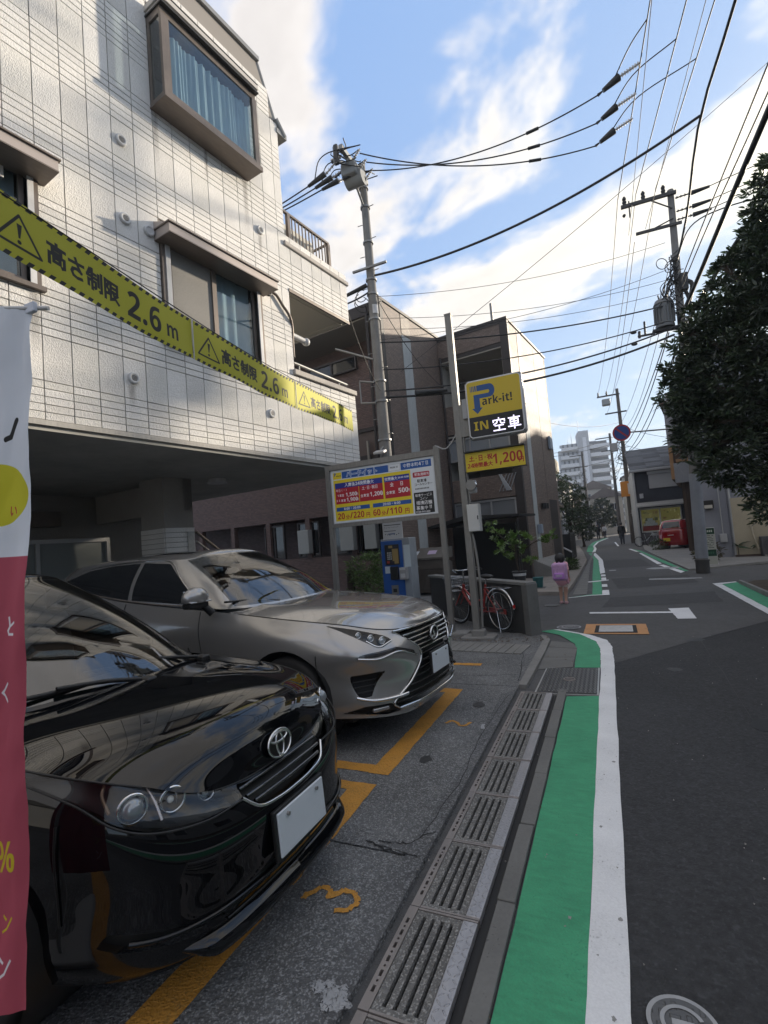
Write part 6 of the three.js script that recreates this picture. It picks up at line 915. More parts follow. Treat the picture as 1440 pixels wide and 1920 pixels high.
  // ribbed concrete wall beside the bicycle
  const dx = -1.25, dz = -1.28, L = Math.hypot(dx, dz), ang = Math.atan2(-dz, dx);
  const Wl = thing('ribbed_wall', 'low grey vertically ribbed concrete wall behind the bicycle', 'wall', [-1.1, 0, -7.82], ang);
  const rib = mat([0.25, 0.25, 0.24], 0.9, { map: T.concrete, bumpMap: T.stucco, bumpScale: 0.004 });
  put('core', [b2(0.0, L + 1.6, 0, 0.78, -0.15, 0.0)], mat(0.04, 0.9), Wl); put('cap', [rbox(L + 1.66, 0.05, 0.2, 0.01, (L + 1.6) / 2, 0.80, -0.075)], rib, Wl); put('end_post', [rbox(0.14, 0.8, 0.2, 0.012, 0.03, 0.4, -0.07)], mat([0.17, 0.17, 0.165], 0.9, { map: T.concrete }), Wl);
  const rg = flat(rbox(0.034, 0.77, 0.05, 0.006, 0, 0, 0)); for (let k = 0; k < 54; k++) place('rib', rg, rib, Wl, 0.14 + k * 0.059, 0.39, 0.008);
}
// ---- bicycle
{
  const A = V(-1.69, 0, -8.0), F = V(-2.59, 0, -8.75), d = V().subVectors(F, A), wb = d.length(), yaw = Math.atan2(-d.z, d.x);
  const Bk = thing('bicycle', 'red city bicycle with wire basket leaning by the ribbed wall', 'bicycle', [A.x, 0.035, A.z], yaw); Bk.rotation.x = 0.0;
  const red = mat([0.30, 0.022, 0.016], 0.35, { clearcoat: 0.7 }), ch = mat(0.6, 0.2, { metalness: 1 }), R = 0.33;
  const wheel = (x, turn) => { const w = new THREE.Group(); w.name = 'wheel'; w.position.set(x, R, 0); w.rotation.y = turn; Bk.add(w); put('tyre', new THREE.TorusGeometry(R - 0.017, 0.018, 10, 60), M.rubber, w); put('rim', new THREE.TorusGeometry(R - 0.042, 0.010, 6, 60), ch, w); const sp = []; for (let k = 0; k < 32; k++) { const a = k / 32 * 6.283, b = a + (k % 2 ? 0.5 : -0.5); sp.push(rod(V(Math.cos(b) * 0.025, Math.sin(b) * 0.025, k % 4 < 2 ? 0.03 : -0.03), V(Math.cos(a) * (R - 0.045), Math.sin(a) * (R - 0.045), 0), 0.0014, 0.0014, 4)); } stuff(put('spokes', sp, ch, w)); put('hub', cyl(0.025, 0.025, 0.1, 0, 0, 0, 12, Math.PI / 2), M.darkSteel, w); put('reflector', [cyl(0.022, 0.022, 0.012, 0.14, 0.1, 0.02, 12, Math.PI / 2)], mat([0.6, 0.6, 0.5], 0.2), w); put('mudguard', new THREE.TorusGeometry(R + 0.018, 0.02, 6, 40, x > 0.5 ? 2.2 : 2.7).scale(1, 1, 1.1).rotateZ(x > 0.5 ? 0.6 : 0.3), ch, w); return w; };
  wheel(0, 0); wheel(wb, 0.12);
  const bb = V(0.43, 0.28, 0), seat = V(0.30, 0.78, 0), head = V(wb - 0.24, 0.72, 0), headL = V(wb - 0.19, 0.58, 0), hubR = V(0, R, 0), hubF = V(wb, R, 0);
  put('frame', [tube([headL, V(0.75, 0.36, 0), bb], 0.022, 8, 16), tube([V(wb - 0.215, 0.65, 0), V(0.66, 0.47, 0), V(0.385, 0.47, 0)], 0.016, 8, 14), rod(bb, V(0.31, 0.74, 0), 0.018), rod(head, headL, 0.024)], red, Bk);
  put('rear_stay', [-1, 1].flatMap((s) => [rod(V(0.43, 0.28, s * 0.03), V(0, R, s * 0.055), 0.01), rod(V(0.33, 0.66, s * 0.03), V(0, R, s * 0.055), 0.008)]), red, Bk);
  put('fork', [-1, 1].map((s) => tube([V(wb - 0.17, 0.55, s * 0.045), V(wb - 0.06, 0.4, s * 0.05), V(wb, R, s * 0.05)], 0.011, 6, 10)), red, Bk);
  put('chain_guard', [rbox(0.56, 0.085, 0.03, 0.012, 0.22, 0.305, 0.075)], red, Bk);
  put('crank', [rod(V(0.43, 0.28, 0.09), V(0.55, 0.20, 0.1), 0.01), rod(V(0.43, 0.28, -0.09), V(0.31, 0.36, -0.1), 0.01), rbox(0.09, 0.02, 0.08, 0.005, 0.56, 0.2, 0.14), rbox(0.09, 0.02, 0.08, 0.005, 0.3, 0.36, -0.14)], M.darkSteel, Bk);
  put('seat_post', rod(V(0.31, 0.72, 0), V(0.285, 0.84, 0), 0.013), ch, Bk);
  put('saddle', [new THREE.SphereGeometry(1, 20, 12).scale(0.14, 0.04, 0.085).translate(0.26, 0.87, 0), new THREE.SphereGeometry(1, 16, 10).scale(0.1, 0.03, 0.04).translate(0.37, 0.868, 0)], M.black, Bk);
  put('handlebar', [tube([V(wb - 0.42, 0.97, 0.26), V(wb - 0.30, 0.99, 0.25), V(wb - 0.24, 0.96, 0.08), V(wb - 0.24, 0.96, -0.08), V(wb - 0.30, 0.99, -0.25), V(wb - 0.42, 0.97, -0.26)], 0.012, 8, 40), rod(head, V(wb - 0.25, 0.96, 0), 0.014)], ch, Bk);
  put('grip', [-1, 1].map((s) => rod(V(wb - 0.44, 0.966, s * 0.262), V(wb - 0.33, 0.985, s * 0.252), 0.018)), M.black, Bk); put('brake_lever', [-1, 1].map((s) => rod(V(wb - 0.40, 0.94, s * 0.24), V(wb - 0.28, 0.965, s * 0.22), 0.007)), ch, Bk);
  put('bell', ball(0.028, wb - 0.26, 0.99, 0.12, 1, 0.7, 1), ch, Bk);
  // wire basket
  const wr = []; const bx = wb - 0.06, W0 = 0.15, W1 = 0.19, l0 = 0.12, l1 = 0.16; for (const [y, f] of [[0.60, 0], [0.68, 0.35], [0.75, 0.65], [0.83, 1]]) { const w = lerp(W0, W1, f), l = lerp(l0, l1, f), c = bx + 0.03 * f; wr.push(tube([V(c - l, y, -w), V(c + l, y, -w), V(c + l, y, w), V(c - l, y, w), V(c - l, y, -w)].flatMap((p, i, a) => i < 4 ? [p, V().lerpVectors(p, a[i + 1], 0.5)] : [p]), f === 1 ? 0.006 : 0.0035, 5, 50)); }
  for (let k = 0; k < 9; k++) { const f = k / 8 * 2 - 1; for (const s of [-1, 1]) { wr.push(rod(V(bx + f * l0, 0.60, s * W0), V(bx + 0.03 + f * l1, 0.83, s * W1), 0.0022, 0.0022, 4)); wr.push(rod(V(bx + s * l0, 0.60, f * W0), V(bx + 0.03 + s * l1, 0.83, f * W1), 0.0022, 0.0022, 4)); } wr.push(rod(V(bx + f * l0, 0.60, -W0), V(bx + f * l0, 0.60, W0), 0.0022, 0.0022, 4)); }
  put('basket', wr, ch, Bk); put('basket_panel', [b2(bx - 0.1, bx + 0.12, 0.6, 0.605, -0.14, 0.14)], M.plasticGrey, Bk);
  put('rear_rack', [rod(V(0.24, 0.70, 0.07), V(-0.26, 0.70, 0.07), 0.006), rod(V(0.24, 0.70, -0.07), V(-0.26, 0.70, -0.07), 0.006), rod(V(-0.26, 0.70, -0.07), V(-0.26, 0.70, 0.07), 0.006), rod(V(0.05, 0.70, 0.07), V(0, R, 0.07), 0.005), rod(V(0.05, 0.70, -0.07), V(0, R, -0.07), 0.005)], ch, Bk);
  put('kickstand', [rod(V(0, R, 0.06), V(-0.1, 0.01, 0.16), 0.008), rod(V(0, R, -0.06), V(-0.1, 0.01, -0.1), 0.008), rod(V(-0.1, 0.01, 0.16), V(-0.1, 0.01, -0.1), 0.008)], ch, Bk); put('rear_reflector', rbox(0.02, 0.06, 0.04, 0.006, -R - 0.02, 0.42, 0), mat([0.4, 0.02, 0.02], 0.2, { clearcoat: 1 }), Bk); put('lock', [tf(new THREE.TorusGeometry(0.06, 0.012, 6, 20), 0.2, 0.52, 0.02, 0, 0.3, 0)], M.black, Bk);
}
// ---------------------------------------------------------------- utility poles, fittings and wires
const poleMat = mat([0.26, 0.255, 0.245], 0.85, { map: T.concrete, bumpMap: T.concrete, bumpScale: 0.002 });
const ceramic = mat([0.55, 0.53, 0.50], 0.25, { clearcoat: 0.5 });
function insulator(a, b, r = 0.05, n = 6) { const o = [rod(a, b, r * 0.4)]; const d = V().subVectors(b, a), q = new THREE.Quaternion().setFromUnitVectors(V(0, 1, 0), d.clone().normalize()); for (let i = 0; i < n; i++) { const g = new THREE.CylinderGeometry(r * 0.55, r, r * 0.5, 12).applyQuaternion(q); const p = a.clone().addScaledVector(d, (i + 0.5) / n); o.push(g.translate(p.x, p.y, p.z)); } return o; }
function clampShape(a, b, r) { return rod(a, b, r, r * 0.55, 10); }
{
  const x = -5.15, z = -12, P = thing('utility_pole', 'concrete utility pole between the white and brown buildings', 'utility pole', [0, 0, 0], 0);
  put('shaft', [cyl(0.095, 0.185, 12.0, x, 6.0, z, 24)], poleMat, P);
  for (const y of [11.3, 10.75, 9.75, 8.7, 8.3, 7.6, 5.9, 5.35, 4.3]) put('band', cyl(0.125 + (12 - y) * 0.0075, 0.125 + (12 - y) * 0.0075, 0.05, x, y, z, 20), M.galv, P);
  put('cross_arm', [b2(x - 0.05, x + 0.05, 11.55, 11.68, z - 0.25, z + 1.25), b2(x - 0.25, x - 0.15, 11.3, 11.75, z + 1.1, z + 1.2)], M.galv, P); put('arm_brace', rod(V(x, 11.5, z + 0.95), V(x, 10.75, z + 0.12), 0.03), M.galv, P);
  put('switch_gear', [rbox(0.42, 0.34, 0.55, 0.05, x - 0.02, 11.32, z + 0.62), tf(new THREE.CylinderGeometry(0.2, 0.2, 0.5, 20).rotateZ(Math.PI / 2), x + 0.02, 11.2, z + 0.55)], mat([0.23, 0.24, 0.24], 0.5), P);
  for (let k = 0; k < 3; k++) { const zz = z + 0.25 + k * 0.38; put('bushing', insulator(V(x + 0.2, 11.35, zz), V(x + 0.42, 11.55, zz), 0.045, 5), ceramic, P); put('strain_insulator', insulator(V(x - 0.12, 11.58 - k * 0.0, zz), V(x - 0.62, 11.62 - k * 0.16, zz - 0.02), 0.055, 6), ceramic, P); put('strain_clamp', clampShape(V(x - 0.62, 11.62 - k * 0.16, zz), V(x - 1.15, 11.56 - k * 0.2, zz), 0.075), M.black, P); put('jumper', tube([V(x - 0.95, 11.6 - k * 0.18, zz), V(x - 0.75, 11.95 - k * 0.1, zz), V(x - 0.3, 11.8, zz), V(x + 0.1, 11.5, zz), V(x + 0.42, 11.55, zz)], 0.014, 6), M.wire, P); }
  put('arm', [b2(x - 0.45, x + 0.55, 8.95, 9.0, z + 0.14, z + 0.2)], M.galv, P); put('arm', [rod(V(x - 0.1, 6.5, z + 0.1), V(x - 1.1, 6.95, z + 0.3), 0.03)], M.galv, P); put('bracket', [rod(V(x - 0.1, 5.85, z + 0.15), V(x - 0.5, 5.95, z + 0.2), 0.03), rod(V(x - 0.5, 5.95, z + 0.2), V(x - 0.5, 5.35, z + 0.2), 0.02), rod(V(x - 0.5, 5.35, z + 0.2), V(x - 0.1, 5.3, z + 0.15), 0.03)], M.galv, P);
  { const cl = []; for (let k = 0; k < 16; k++) { const zz = z + rnd(0, 1.3), y0 = rnd(11.2, 11.85); cl.push(tube([V(x - rnd(0.05, 0.5), y0, zz), V(x + rnd(-0.3, 0.35), y0 - rnd(-0.25, 0.35), zz + rnd(-0.2, 0.2)), V(x + rnd(0.1, 0.5), rnd(11.2, 11.7), zz + rnd(-0.2, 0.2))], 0.014, 5)); } put('jumper', cl, M.wire, P); for (let k = 0; k < 7; k++) { const zz = z - 0.1 + k * 0.2, yy = 11.45 + (k % 2) * 0.28; put('bushing', insulator(V(x - 0.2, yy, zz), V(x - 0.2 - rnd(0.12, 0.3), yy + rnd(-0.1, 0.25), zz), 0.05, 4), k % 2 ? ceramic : M.darkSteel, P); } put('clamp_block', [rbox(0.5, 0.09, 0.09, 0.03, x - 0.05, 11.5, z + 0.4, 0, 0.3, 0.3), rbox(0.5, 0.09, 0.09, 0.03, x, 11.2, z + 0.75, 0, 0.4, 0.35), rbox(0.12, 0.5, 0.12, 0.03, x - 0.18, 11.55, z + 1.15)], M.darkSteel, P); }
  put('number_plate', [tf(new THREE.CylinderGeometry(0.142, 0.144, 0.24, 20, 1, true, 0.2, 1.2), x, 7.85, z)], M.white, P);
  for (let k = 0; k < 16; k++) put('step_bolt', rod(V(x, 4.0 + k * 0.45, z), V(x + (k % 2 ? 0.26 : -0.26), 4.0 + k * 0.45, z + 0.02), 0.011), M.galv, P);
  put('service_loop', [0, 1, 2].map((k) => tf(new THREE.TorusGeometry(0.16 + k * 0.03, 0.012, 6, 24, 4.6), x - 0.28, 8.3 - k * 0.12, z + 0.1, 0, 0.4 * k, 1 + k)), M.wire, P);
  put('cable_clamp', [clampShape(V(x - 0.1, 8.55, z + 0.1), V(x - 1.0, 8.2, z + 0.4), 0.06)], M.wire, P);
  const Lm = thing('security_lamp', 'small white floodlight on the concrete pole just above the price board', 'lamp', [x + 0.02, 4.05, z + 0.17]);
  put('lamp_head', [rbox(0.3, 0.07, 0.22, 0.02, -0.05, -0.1, 0.14, 0.35)], M.white, Lm); put('bracket', [rod(V(0, 0.05, 0), V(-0.05, -0.06, 0.12), 0.02)], M.galv, Lm);
}
{
  const P = thing('utility_pole', 'concrete utility pole with transformer beside the big dark tree', 'utility pole', [2.32, 0, -16.45]);
  P.rotation.z = -0.030;
  put('shaft', [cyl(0.085, 0.147, 11.15, 0, 5.575, 0, 24)], poleMat, P); put('shaft_wrap', cyl(0.148, 0.158, 2.4, 0, 1.62, 0, 28), mat([0.33, 0.36, 0.41], 0.55, { bumpMap: T.stud, bumpScale: 0.003, map: T.blotch }), P); put('footing', [cyl(0.172, 0.172, 0.34, 0, 0.17, 0, 24), cyl(0.185, 0.185, 0.04, 0, 0.36, 0, 24)], mat(0.05, 0.7), P);
  put('cross_arm', [b2(-1.32, 0.12, 10.93, 11.02, 0.10, 0.19)], M.darkSteel, P); put('cross_arm', [b2(-0.98, 0.2, 10.02, 10.09, 0.10, 0.17)], M.darkSteel, P); put('arm_brace', [rod(V(-0.6, 10.05, 0.14), V(0, 10.25, 0.1), 0.02), rod(V(-0.55, 10.95, 0.14), V(0, 10.55, 0.1), 0.02)], M.darkSteel, P);
  for (const xx of [-1.22, -0.72, -0.2]) put('pin_insulator', [cyl(0.03, 0.05, 0.24, xx, 11.15, 0.15, 12), cyl(0.055, 0.055, 0.05, xx, 11.2, 0.15, 12), cyl(0.06, 0.06, 0.04, xx, 11.1, 0.15, 12)], M.black, P);
  put('arrester', [cyl(0.02, 0.02, 0.5, -1.1, 10.85, 0.15, 8), ball(0.05, -1.25, 10.7, 0.15)], M.black, P);
  for (const [y, s] of [[10.85, 1], [10.45, 1], [10.2, 1]]) { put('strain_insulator', insulator(V(0.1, y, 0.05), V(0.5, y + 0.02, 0.05), 0.05, 4), M.darkSteel, P); put('strain_clamp', clampShape(V(0.5, y + 0.02, 0.05), V(0.95, y + 0.06, 0.05), 0.065), M.black, P); put('feeder', tube([V(0.9, y + 0.06, 0.05), V(2.2, y + 0.22, 0.2), V(6, y + 0.5, 0.4)], 0.012, 6), M.wire, P); }
  put('transformer', [cyl(0.235, 0.235, 0.58, -0.42, 7.52, 0.05, 30), cyl(0.22, 0.27, 0.12, -0.42, 7.87, 0.05, 30), cyl(0.25, 0.25, 0.08, -0.42, 7.16, 0.05, 30), ...Array.from({ length: 18 }, (_, k) => tf(new THREE.BoxGeometry(0.05, 0.46, 0.012), -0.42 + Math.cos(k * 0.349) * 0.25, 7.5, 0.05 + Math.sin(k * 0.349) * 0.25, 0, -k * 0.349))], mat([0.16, 0.165, 0.165], 0.5, { metalness: 0.2 }), P);
  put('transformer_mount', [b2(-0.75, 0.1, 7.04, 7.1, -0.05, 0.03), b2(-0.75, 0.1, 7.04, 7.1, 0.1, 0.18), rod(V(-0.5, 7.85, 0.05), V(-0.55, 8.1, 0.1), 0.02), rod(V(-0.34, 7.85, 0.05), V(-0.32, 8.12, 0.1), 0.02)], M.darkSteel, P);
  put('fuse_cutout', [cyl(0.03, 0.03, 0.42, -0.95, 7.2, 0.1, 10), cyl(0.04, 0.04, 0.2, -1.1, 7.05, 0.1, 10), b2(-1.15, -0.7, 6.98, 7.03, 0.07, 0.12), ball(0.06, -1.25, 7.15, 0.1, 1.5, 0.8, 0.8), ball(0.06, -1.25, 6.8, 0.1, 1.5, 0.8, 0.8)], M.darkSteel, P);
  const mess = []; for (let k = 0; k < 26; k++) { const y = rnd(7.6, 9.3), r = rnd(0.08, 0.3); mess.push(tube([V(rnd(-0.2, 0.15), y, 0.1), V(-rnd(0.1, r + 0.15), y - rnd(0.05, 0.35), rnd(0.05, 0.3)), V(rnd(-0.35, 0.1), y - rnd(0.2, 0.6), rnd(0, 0.25)), V(rnd(-0.15, 0.2), y - rnd(0.3, 0.9), 0.1)], 0.012, 5)); }
  for (let k = 0; k < 12; k++) mess.push(tube([V(rnd(-0.65, -0.2), rnd(7.6, 7.9), rnd(0.1, 0.32)), V(rnd(-0.5, -0.1), rnd(8.0, 8.4), rnd(0.1, 0.35)), V(rnd(-0.2, 0.1), rnd(8.2, 8.8), 0.12)], 0.012, 5));
  put('cable_bundle', mess, M.wire, P); put('riser', [tube([V(0.12, 8.1, 0.16), V(0.22, 7.7, 0.17), V(0.16, 6.8, 0.16), V(0.1, 5.4, 0.17), V(0.12, 3, 0.19)], 0.05, 8), tube([V(-0.08, 7.2, 0.16), V(-0.05, 6.4, 0.17), V(-0.1, 5.6, 0.17), V(-0.08, 3.2, 0.2)], 0.03, 8), tube([V(0.1, 8.4, 0.1), V(0.3, 8.2, 0.2), V(0.14, 7.5, 0.15)], 0.06, 8)], M.wire, P); put('ring', [tf(new THREE.TorusGeometry(0.16, 0.012, 6, 20), -0.38, 9.0, 0.1, 0, 0.4)], M.wire, P);
  put('closure_box', [rbox(0.2, 0.5, 0.2, 0.03, 0.12, 8.3, 0.16)], M.black, P);
  const N = thing('no_parking_sign', 'round blue and red no parking sign on a long side arm', 'traffic sign', [0.66, 4.25, -16.22]);
  put('disc', cyl(0.245, 0.245, 0.018, 0, 0, 0, 48, Math.PI / 2), mat([0.28, 0.28, 0.28], 0.5, { metalness: 0.4 }), N);
  put('blue_field', tf(new THREE.CircleGeometry(0.2, 48), 0, 0, 0.0125), mat([0.012, 0.05, 0.22], 0.45), N); put('red_ring', tf(new THREE.RingGeometry(0.192, 0.243, 48), 0, 0, 0.0115), mat([0.36, 0.018, 0.02], 0.45), N); put('red_slash', tf(new THREE.BoxGeometry(0.39, 0.045, 0.003), 0, 0, 0.0148, 0, 0, -0.785), mat([0.36, 0.018, 0.02], 0.45), N); put('arm', [rod(V(0, 0, -0.04), V(1.5, -0.1, -0.1), 0.022)], M.galv, N);
  const Mb = thing('street_mirror_back', 'small grey box hanging below the no parking sign', 'box', [0.42, 3.86, -16.3]); put('housing', [rbox(0.2, 0.26, 0.1, 0.03, 0, 0, 0)], mat([0.42, 0.43, 0.44], 0.5), Mb); put('strap', rod(V(0.08, 0.1, 0), V(0.24, 0.33, 0.04), 0.012), M.galv, Mb);
}
// two poles further down the street
for (const [x, z, h, lab] of [[1.72, -42, 11.9, 'weathered utility pole by the shop with an orange sign'], [1.2, -58, 11.2, 'thin far utility pole where the street narrows'], [-1.9, -64, 10.5, 'far utility pole on the left side of the street']]) {
  const P = thing('utility_pole', lab, 'utility pole', [x, 0, z]); put('shaft', cyl(0.11, 0.2, h, 0, h / 2, 0, 16), mat([0.12, 0.105, 0.095], 0.9, { map: T.concrete }), P);
  put('cross_arm', [b2(-1.45, 0.15, h - 0.5, h - 0.4, 0.1, 0.2)], M.darkSteel, P); put('cross_arm', [b2(-1.0, 0.5, h - 1.9, h - 1.8, 0.1, 0.2)], M.darkSteel, P);
  if (z === -42) { put('switch_gear', [rbox(0.6, 0.5, 0.5, 0.08, -0.85, h - 0.95, 0.15)], mat([0.25, 0.27, 0.28], 0.5), P); put('insulator', [cyl(0.05, 0.07, 0.3, -1.35, h - 0.25, 0.15, 10), cyl(0.05, 0.07, 0.3, -0.75, h - 0.25, 0.15, 10)], M.black, P); put('step_bolt', Array.from({ length: 10 }, (_, k) => rod(V(-0.4, h - 3 - k * 0.4, 0.1), V(0.4, h - 3 - k * 0.4, 0.1), 0.02)), M.darkSteel, P); }
  const ms = []; for (let k = 0; k < 14; k++) { const y = rnd(6.2, 8.6); ms.push(tube([V(0, y, 0.1), V(rnd(-0.7, 0.5), y - rnd(0, 0.5), rnd(0, 0.3)), V(0, y - rnd(0.3, 1), 0.15)], 0.022, 5)); } put('cable_bundle', ms, M.wire, P);
}
// wires: each span is a thing of its own
function wire(label, pts, r, group, m = M.wire, cat = 'wire') { return tag(put('overhead_wire', tube(pts, r, 6, Math.max(24, pts.length * 2)), m), label, cat, group); }
{
  const ends = [[1.27, 11.27, -16.3, 1.68, 11.3, -10.3], [1.76, 11.27, -16.3, 2.3, 11.3, -10.6], [2.28, 11.25, -16.3, 2.78, 11.3, -10.9]], names = ['left', 'middle', 'right'];
  const ext = (e, z) => { const t = (z - e[2]) / (e[5] - e[2]); const f = (z - e[2]) / (16 - e[2]); return V(lerp(e[0], e[3], t), z > 15 ? 11.35 : lerp(e[1], 11.35, f) - 0.25 * 4 * f * (1 - f), z); };
  ends.forEach((e, k) => {
    wire(`${names[k]} one of three bare lines running overhead from the transformer pole towards the camera`, sag(V(e[0], e[1], e[2]), ext(e, 16), 0.25, 24), 0.013);
    wire(`${names[k]} one of three lines from the transformer pole to the far pole`, sag(V(e[0], e[1], e[2]), V(0.35 + k * 0.52, 11.7 - k * 0.1, -41.9), 0.7), 0.011, null, M.wireGrey);
  });
  wire('thin wire left of the middle overhead line', sag(V(1.45, 10.1, -16.3), V(1.98, 11.6, 16), 0.2), 0.007); wire('thin wire between the middle and right overhead lines', sag(V(1.9, 10.15, -16.3), V(4.6, 12.0, 16), 0.2), 0.007);
  // taps from the left pole to the lines
  const J = [V(1.60, 11.18, -11.5), V(1.56, 11.14, -12.25), V(1.52, 11.12, -12.95)];
  ['upper', 'middle', 'lower'].forEach((n, k) => {
    const s = V(-4.74, 11.5 - k * 0.03, -11.75 + k * 0.38), j = J[k], e = V(j.x - 0.42, j.y - 0.14, j.z + 0.02), f = V(j.x - 0.85, j.y - 0.36, j.z + 0.04);
    const w = thing('tap_line', `${n} one of three sagging tap wires from the concrete pole to the street lines`, 'wire');
    put('conductor', tube(sag(s, f, 0.42, 18), 0.015, 6, 40), M.wire, w); put('sleeve', [clampShape(f, V().lerpVectors(f, e, 0.2), 0.035), rod(V().lerpVectors(s, f, 0.72).add(V(0, -0.34, 0)), V().lerpVectors(s, f, 0.77).add(V(0, -0.30, 0)), 0.035)], M.black, w);
    put('strain_clamp', [clampShape(e, V().lerpVectors(f, e, 0.25), 0.085)], M.black, w); put('strain_insulator', insulator(e, V(j.x, j.y, j.z), 0.05, 8), ceramic, w); const top = ext(ends[k], j.z + (k === 0 ? 1.0 : 1.0)); put('jumper', tube([V().lerpVectors(f, e, 0.7), V(j.x - 0.2 + k * 0.1, j.y + 0.1, j.z + 0.4), top], 0.013, 6), M.wire, w);
  });
  ['upper', 'middle', 'lower'].forEach((n, k) => wire(`${n} one of three wires running left from the concrete pole behind the white building`, sag(V(-6.3, 11.56 - k * 0.2, -11.75 + k * 0.38), V(-16, 11.6 - k * 0.2, -11), 0.5), 0.018));
  wire('thick black cable from the concrete pole up to the hanging street cable', sag(V(-5.0, 8.75, -11.9), V(2.505, 9.56, -11.46), 0.45, 20), 0.028);
  wire('thick sagging cable hanging across the sky from the transformer pole', [V(2.60, 9.0, -16.35), V(2.62, 9.2, -14.5), V(2.50, 9.5, -11.5), V(2.67, 9.62, -9.0), V(3.3, 10.2, 6)], 0.027);
  wire('fattest black cable bundle running past the tree top', [V(2.45, 7.2, -16.3), V(2.55, 7.25, -14), V(2.81, 7.55, -9), V(3.9, 8.4, 8)], 0.046); wire('grey cable above the fat bundle', [V(2.5, 8.1, -16.3), V(2.62, 8.1, -13), V(2.86, 8.2, -8.9), V(3.8, 8.8, 8)], 0.014, null, M.wireGrey); wire('second grey cable above the fat bundle', [V(2.5, 7.9, -16.3), V(2.66, 7.95, -13), V(2.98, 8.1, -9.1), V(4.1, 8.7, 8)], 0.014, null, M.wireGrey);
  wire('lower cable half hidden by the tree top', [V(2.45, 6.9, -16.3), V(2.9, 7.0, -12), V(3.5, 7.2, -8), V(5, 8, 8)], 0.04); wire('short slack cable dropping from the transformer pole to the tree', [V(2.55, 8.9, -16.3), V(2.8, 9.2, -15), V(3.4, 9.1, -14.4), V(5, 8.8, -14)], 0.016);
  // spans between the concrete pole and the transformer pole
  [[6.95, 7.75, 0.02, 'highest'], [6.2, 7.3, 0.016, 'second'], [5.62, 7.05, 0.022, 'third'], [5.45, 6.85, 0.03, 'lowest, thickest']].forEach(([a, b, r, n], k) => wire(`${n} cable strung from the concrete pole across the brown building to the transformer pole`, sag(V(-5.05, a, -12), V(2.3, b, -16.3), 0.25 + k * 0.05, 22), r));
  tag(put('cable_closure', [clampShape(V(-4.3, 5.49, -12.35), V(-3.55, 5.54, -12.8), 0.085)], M.black), 'black cable splice sleeve hanging before the brown facade', 'cable closure');
  [[7.6, 8.5], [7.3, 8.15], [8.2, 9.6], [7.0, 8.8]].forEach(([a, b], k) => wire(['topmost', 'second', 'third', 'bottom'][k] + ' of the hair-thin wires crossing the cloud bank above the brown roof', sag(V(-5.05, a, -11.95), V(2.35, b, -16.35), 0.3), 0.007, null, M.wireGrey));
  wire('thin service wire dropping from the concrete pole to the brown roof corner', sag(V(-5.0, 8.1, -12), V(-3.9, 5.9, -14.2), 0.3), 0.009); wire('thin service wire from the white balcony corner to the concrete pole', sag(V(-4.6, 6.9, -9.1), V(-5.1, 5.6, -11.9), 0.25), 0.009); wire('sagging grey drop cable from the balcony corner to the concrete pole', sag(V(-5.2, 8.35, -11.9), V(-6.6, 7.75, -10.6), 0.2), 0.022);
  wire('long thin diagonal wire rising right across the upper clouds', sag(V(-4.9, 6.4, -13), V(6.5, 13.5, -14.5), 0.2), 0.007, null, M.wireGrey);
  // bundles down the street
  const far = [[2.3, 7.35, 1.7, 7.9], [2.2, 7.0, 1.6, 7.4], [2.4, 6.6, 1.8, 7.0], [2.25, 6.3, 1.55, 6.6], [1.6, 9.95, 0.8, 10.0], [2.35, 8.3, 1.8, 8.7], [2.4, 8.9, 1.75, 9.2]];
  far.forEach(([x0, y0, x1, y1], k) => wire(`street cable number ${k + 1} from the top between the transformer pole and the far pole`.replace(/number \d from the top/, ['at shoulder height', 'lower', 'lowest slack', 'bottom', 'highest left', 'upper', 'topmost right'][k]), sag(V(x0, y0, -16.5), V(x1, y1, -41.9), 0.5 + (k % 3) * 0.2), k < 4 ? 0.018 : 0.011, null, k < 4 ? M.wire : M.wireGrey));
  [[9.3, 7.6, -3], [8.4, 6.2, -4.5], [6.7, 5.6, -6], [7.8, 7.0, -9]].forEach(([a, b, x], k) => wire(['upper', 'second', 'third', 'last'][k] + ' house wire fanning left from the far pole', sag(V(1.7, a, -42), V(x, b, -28 - k * 3), 0.4), 0.014, null, M.wireGrey));
  [[9.0, 6.5, 5], [7.6, 5.6, 4.6]].forEach(([a, b, x], k) => wire(['upper', 'lower'][k] + ' house wire from the far pole to the grey shop', sag(V(1.7, a, -42), V(x, b, -36), 0.2), 0.013, null, M.wireGrey));
  for (let k = 0; k < 4; k++) wire(['first', 'second', 'third', 'fourth'][k] + ' far cable between the shop pole and the next pole', sag(V(1.7, 9.2 - k * 0.8, -42), V(1.2, 8.8 - k * 0.8, -58), 0.35), 0.022);
}
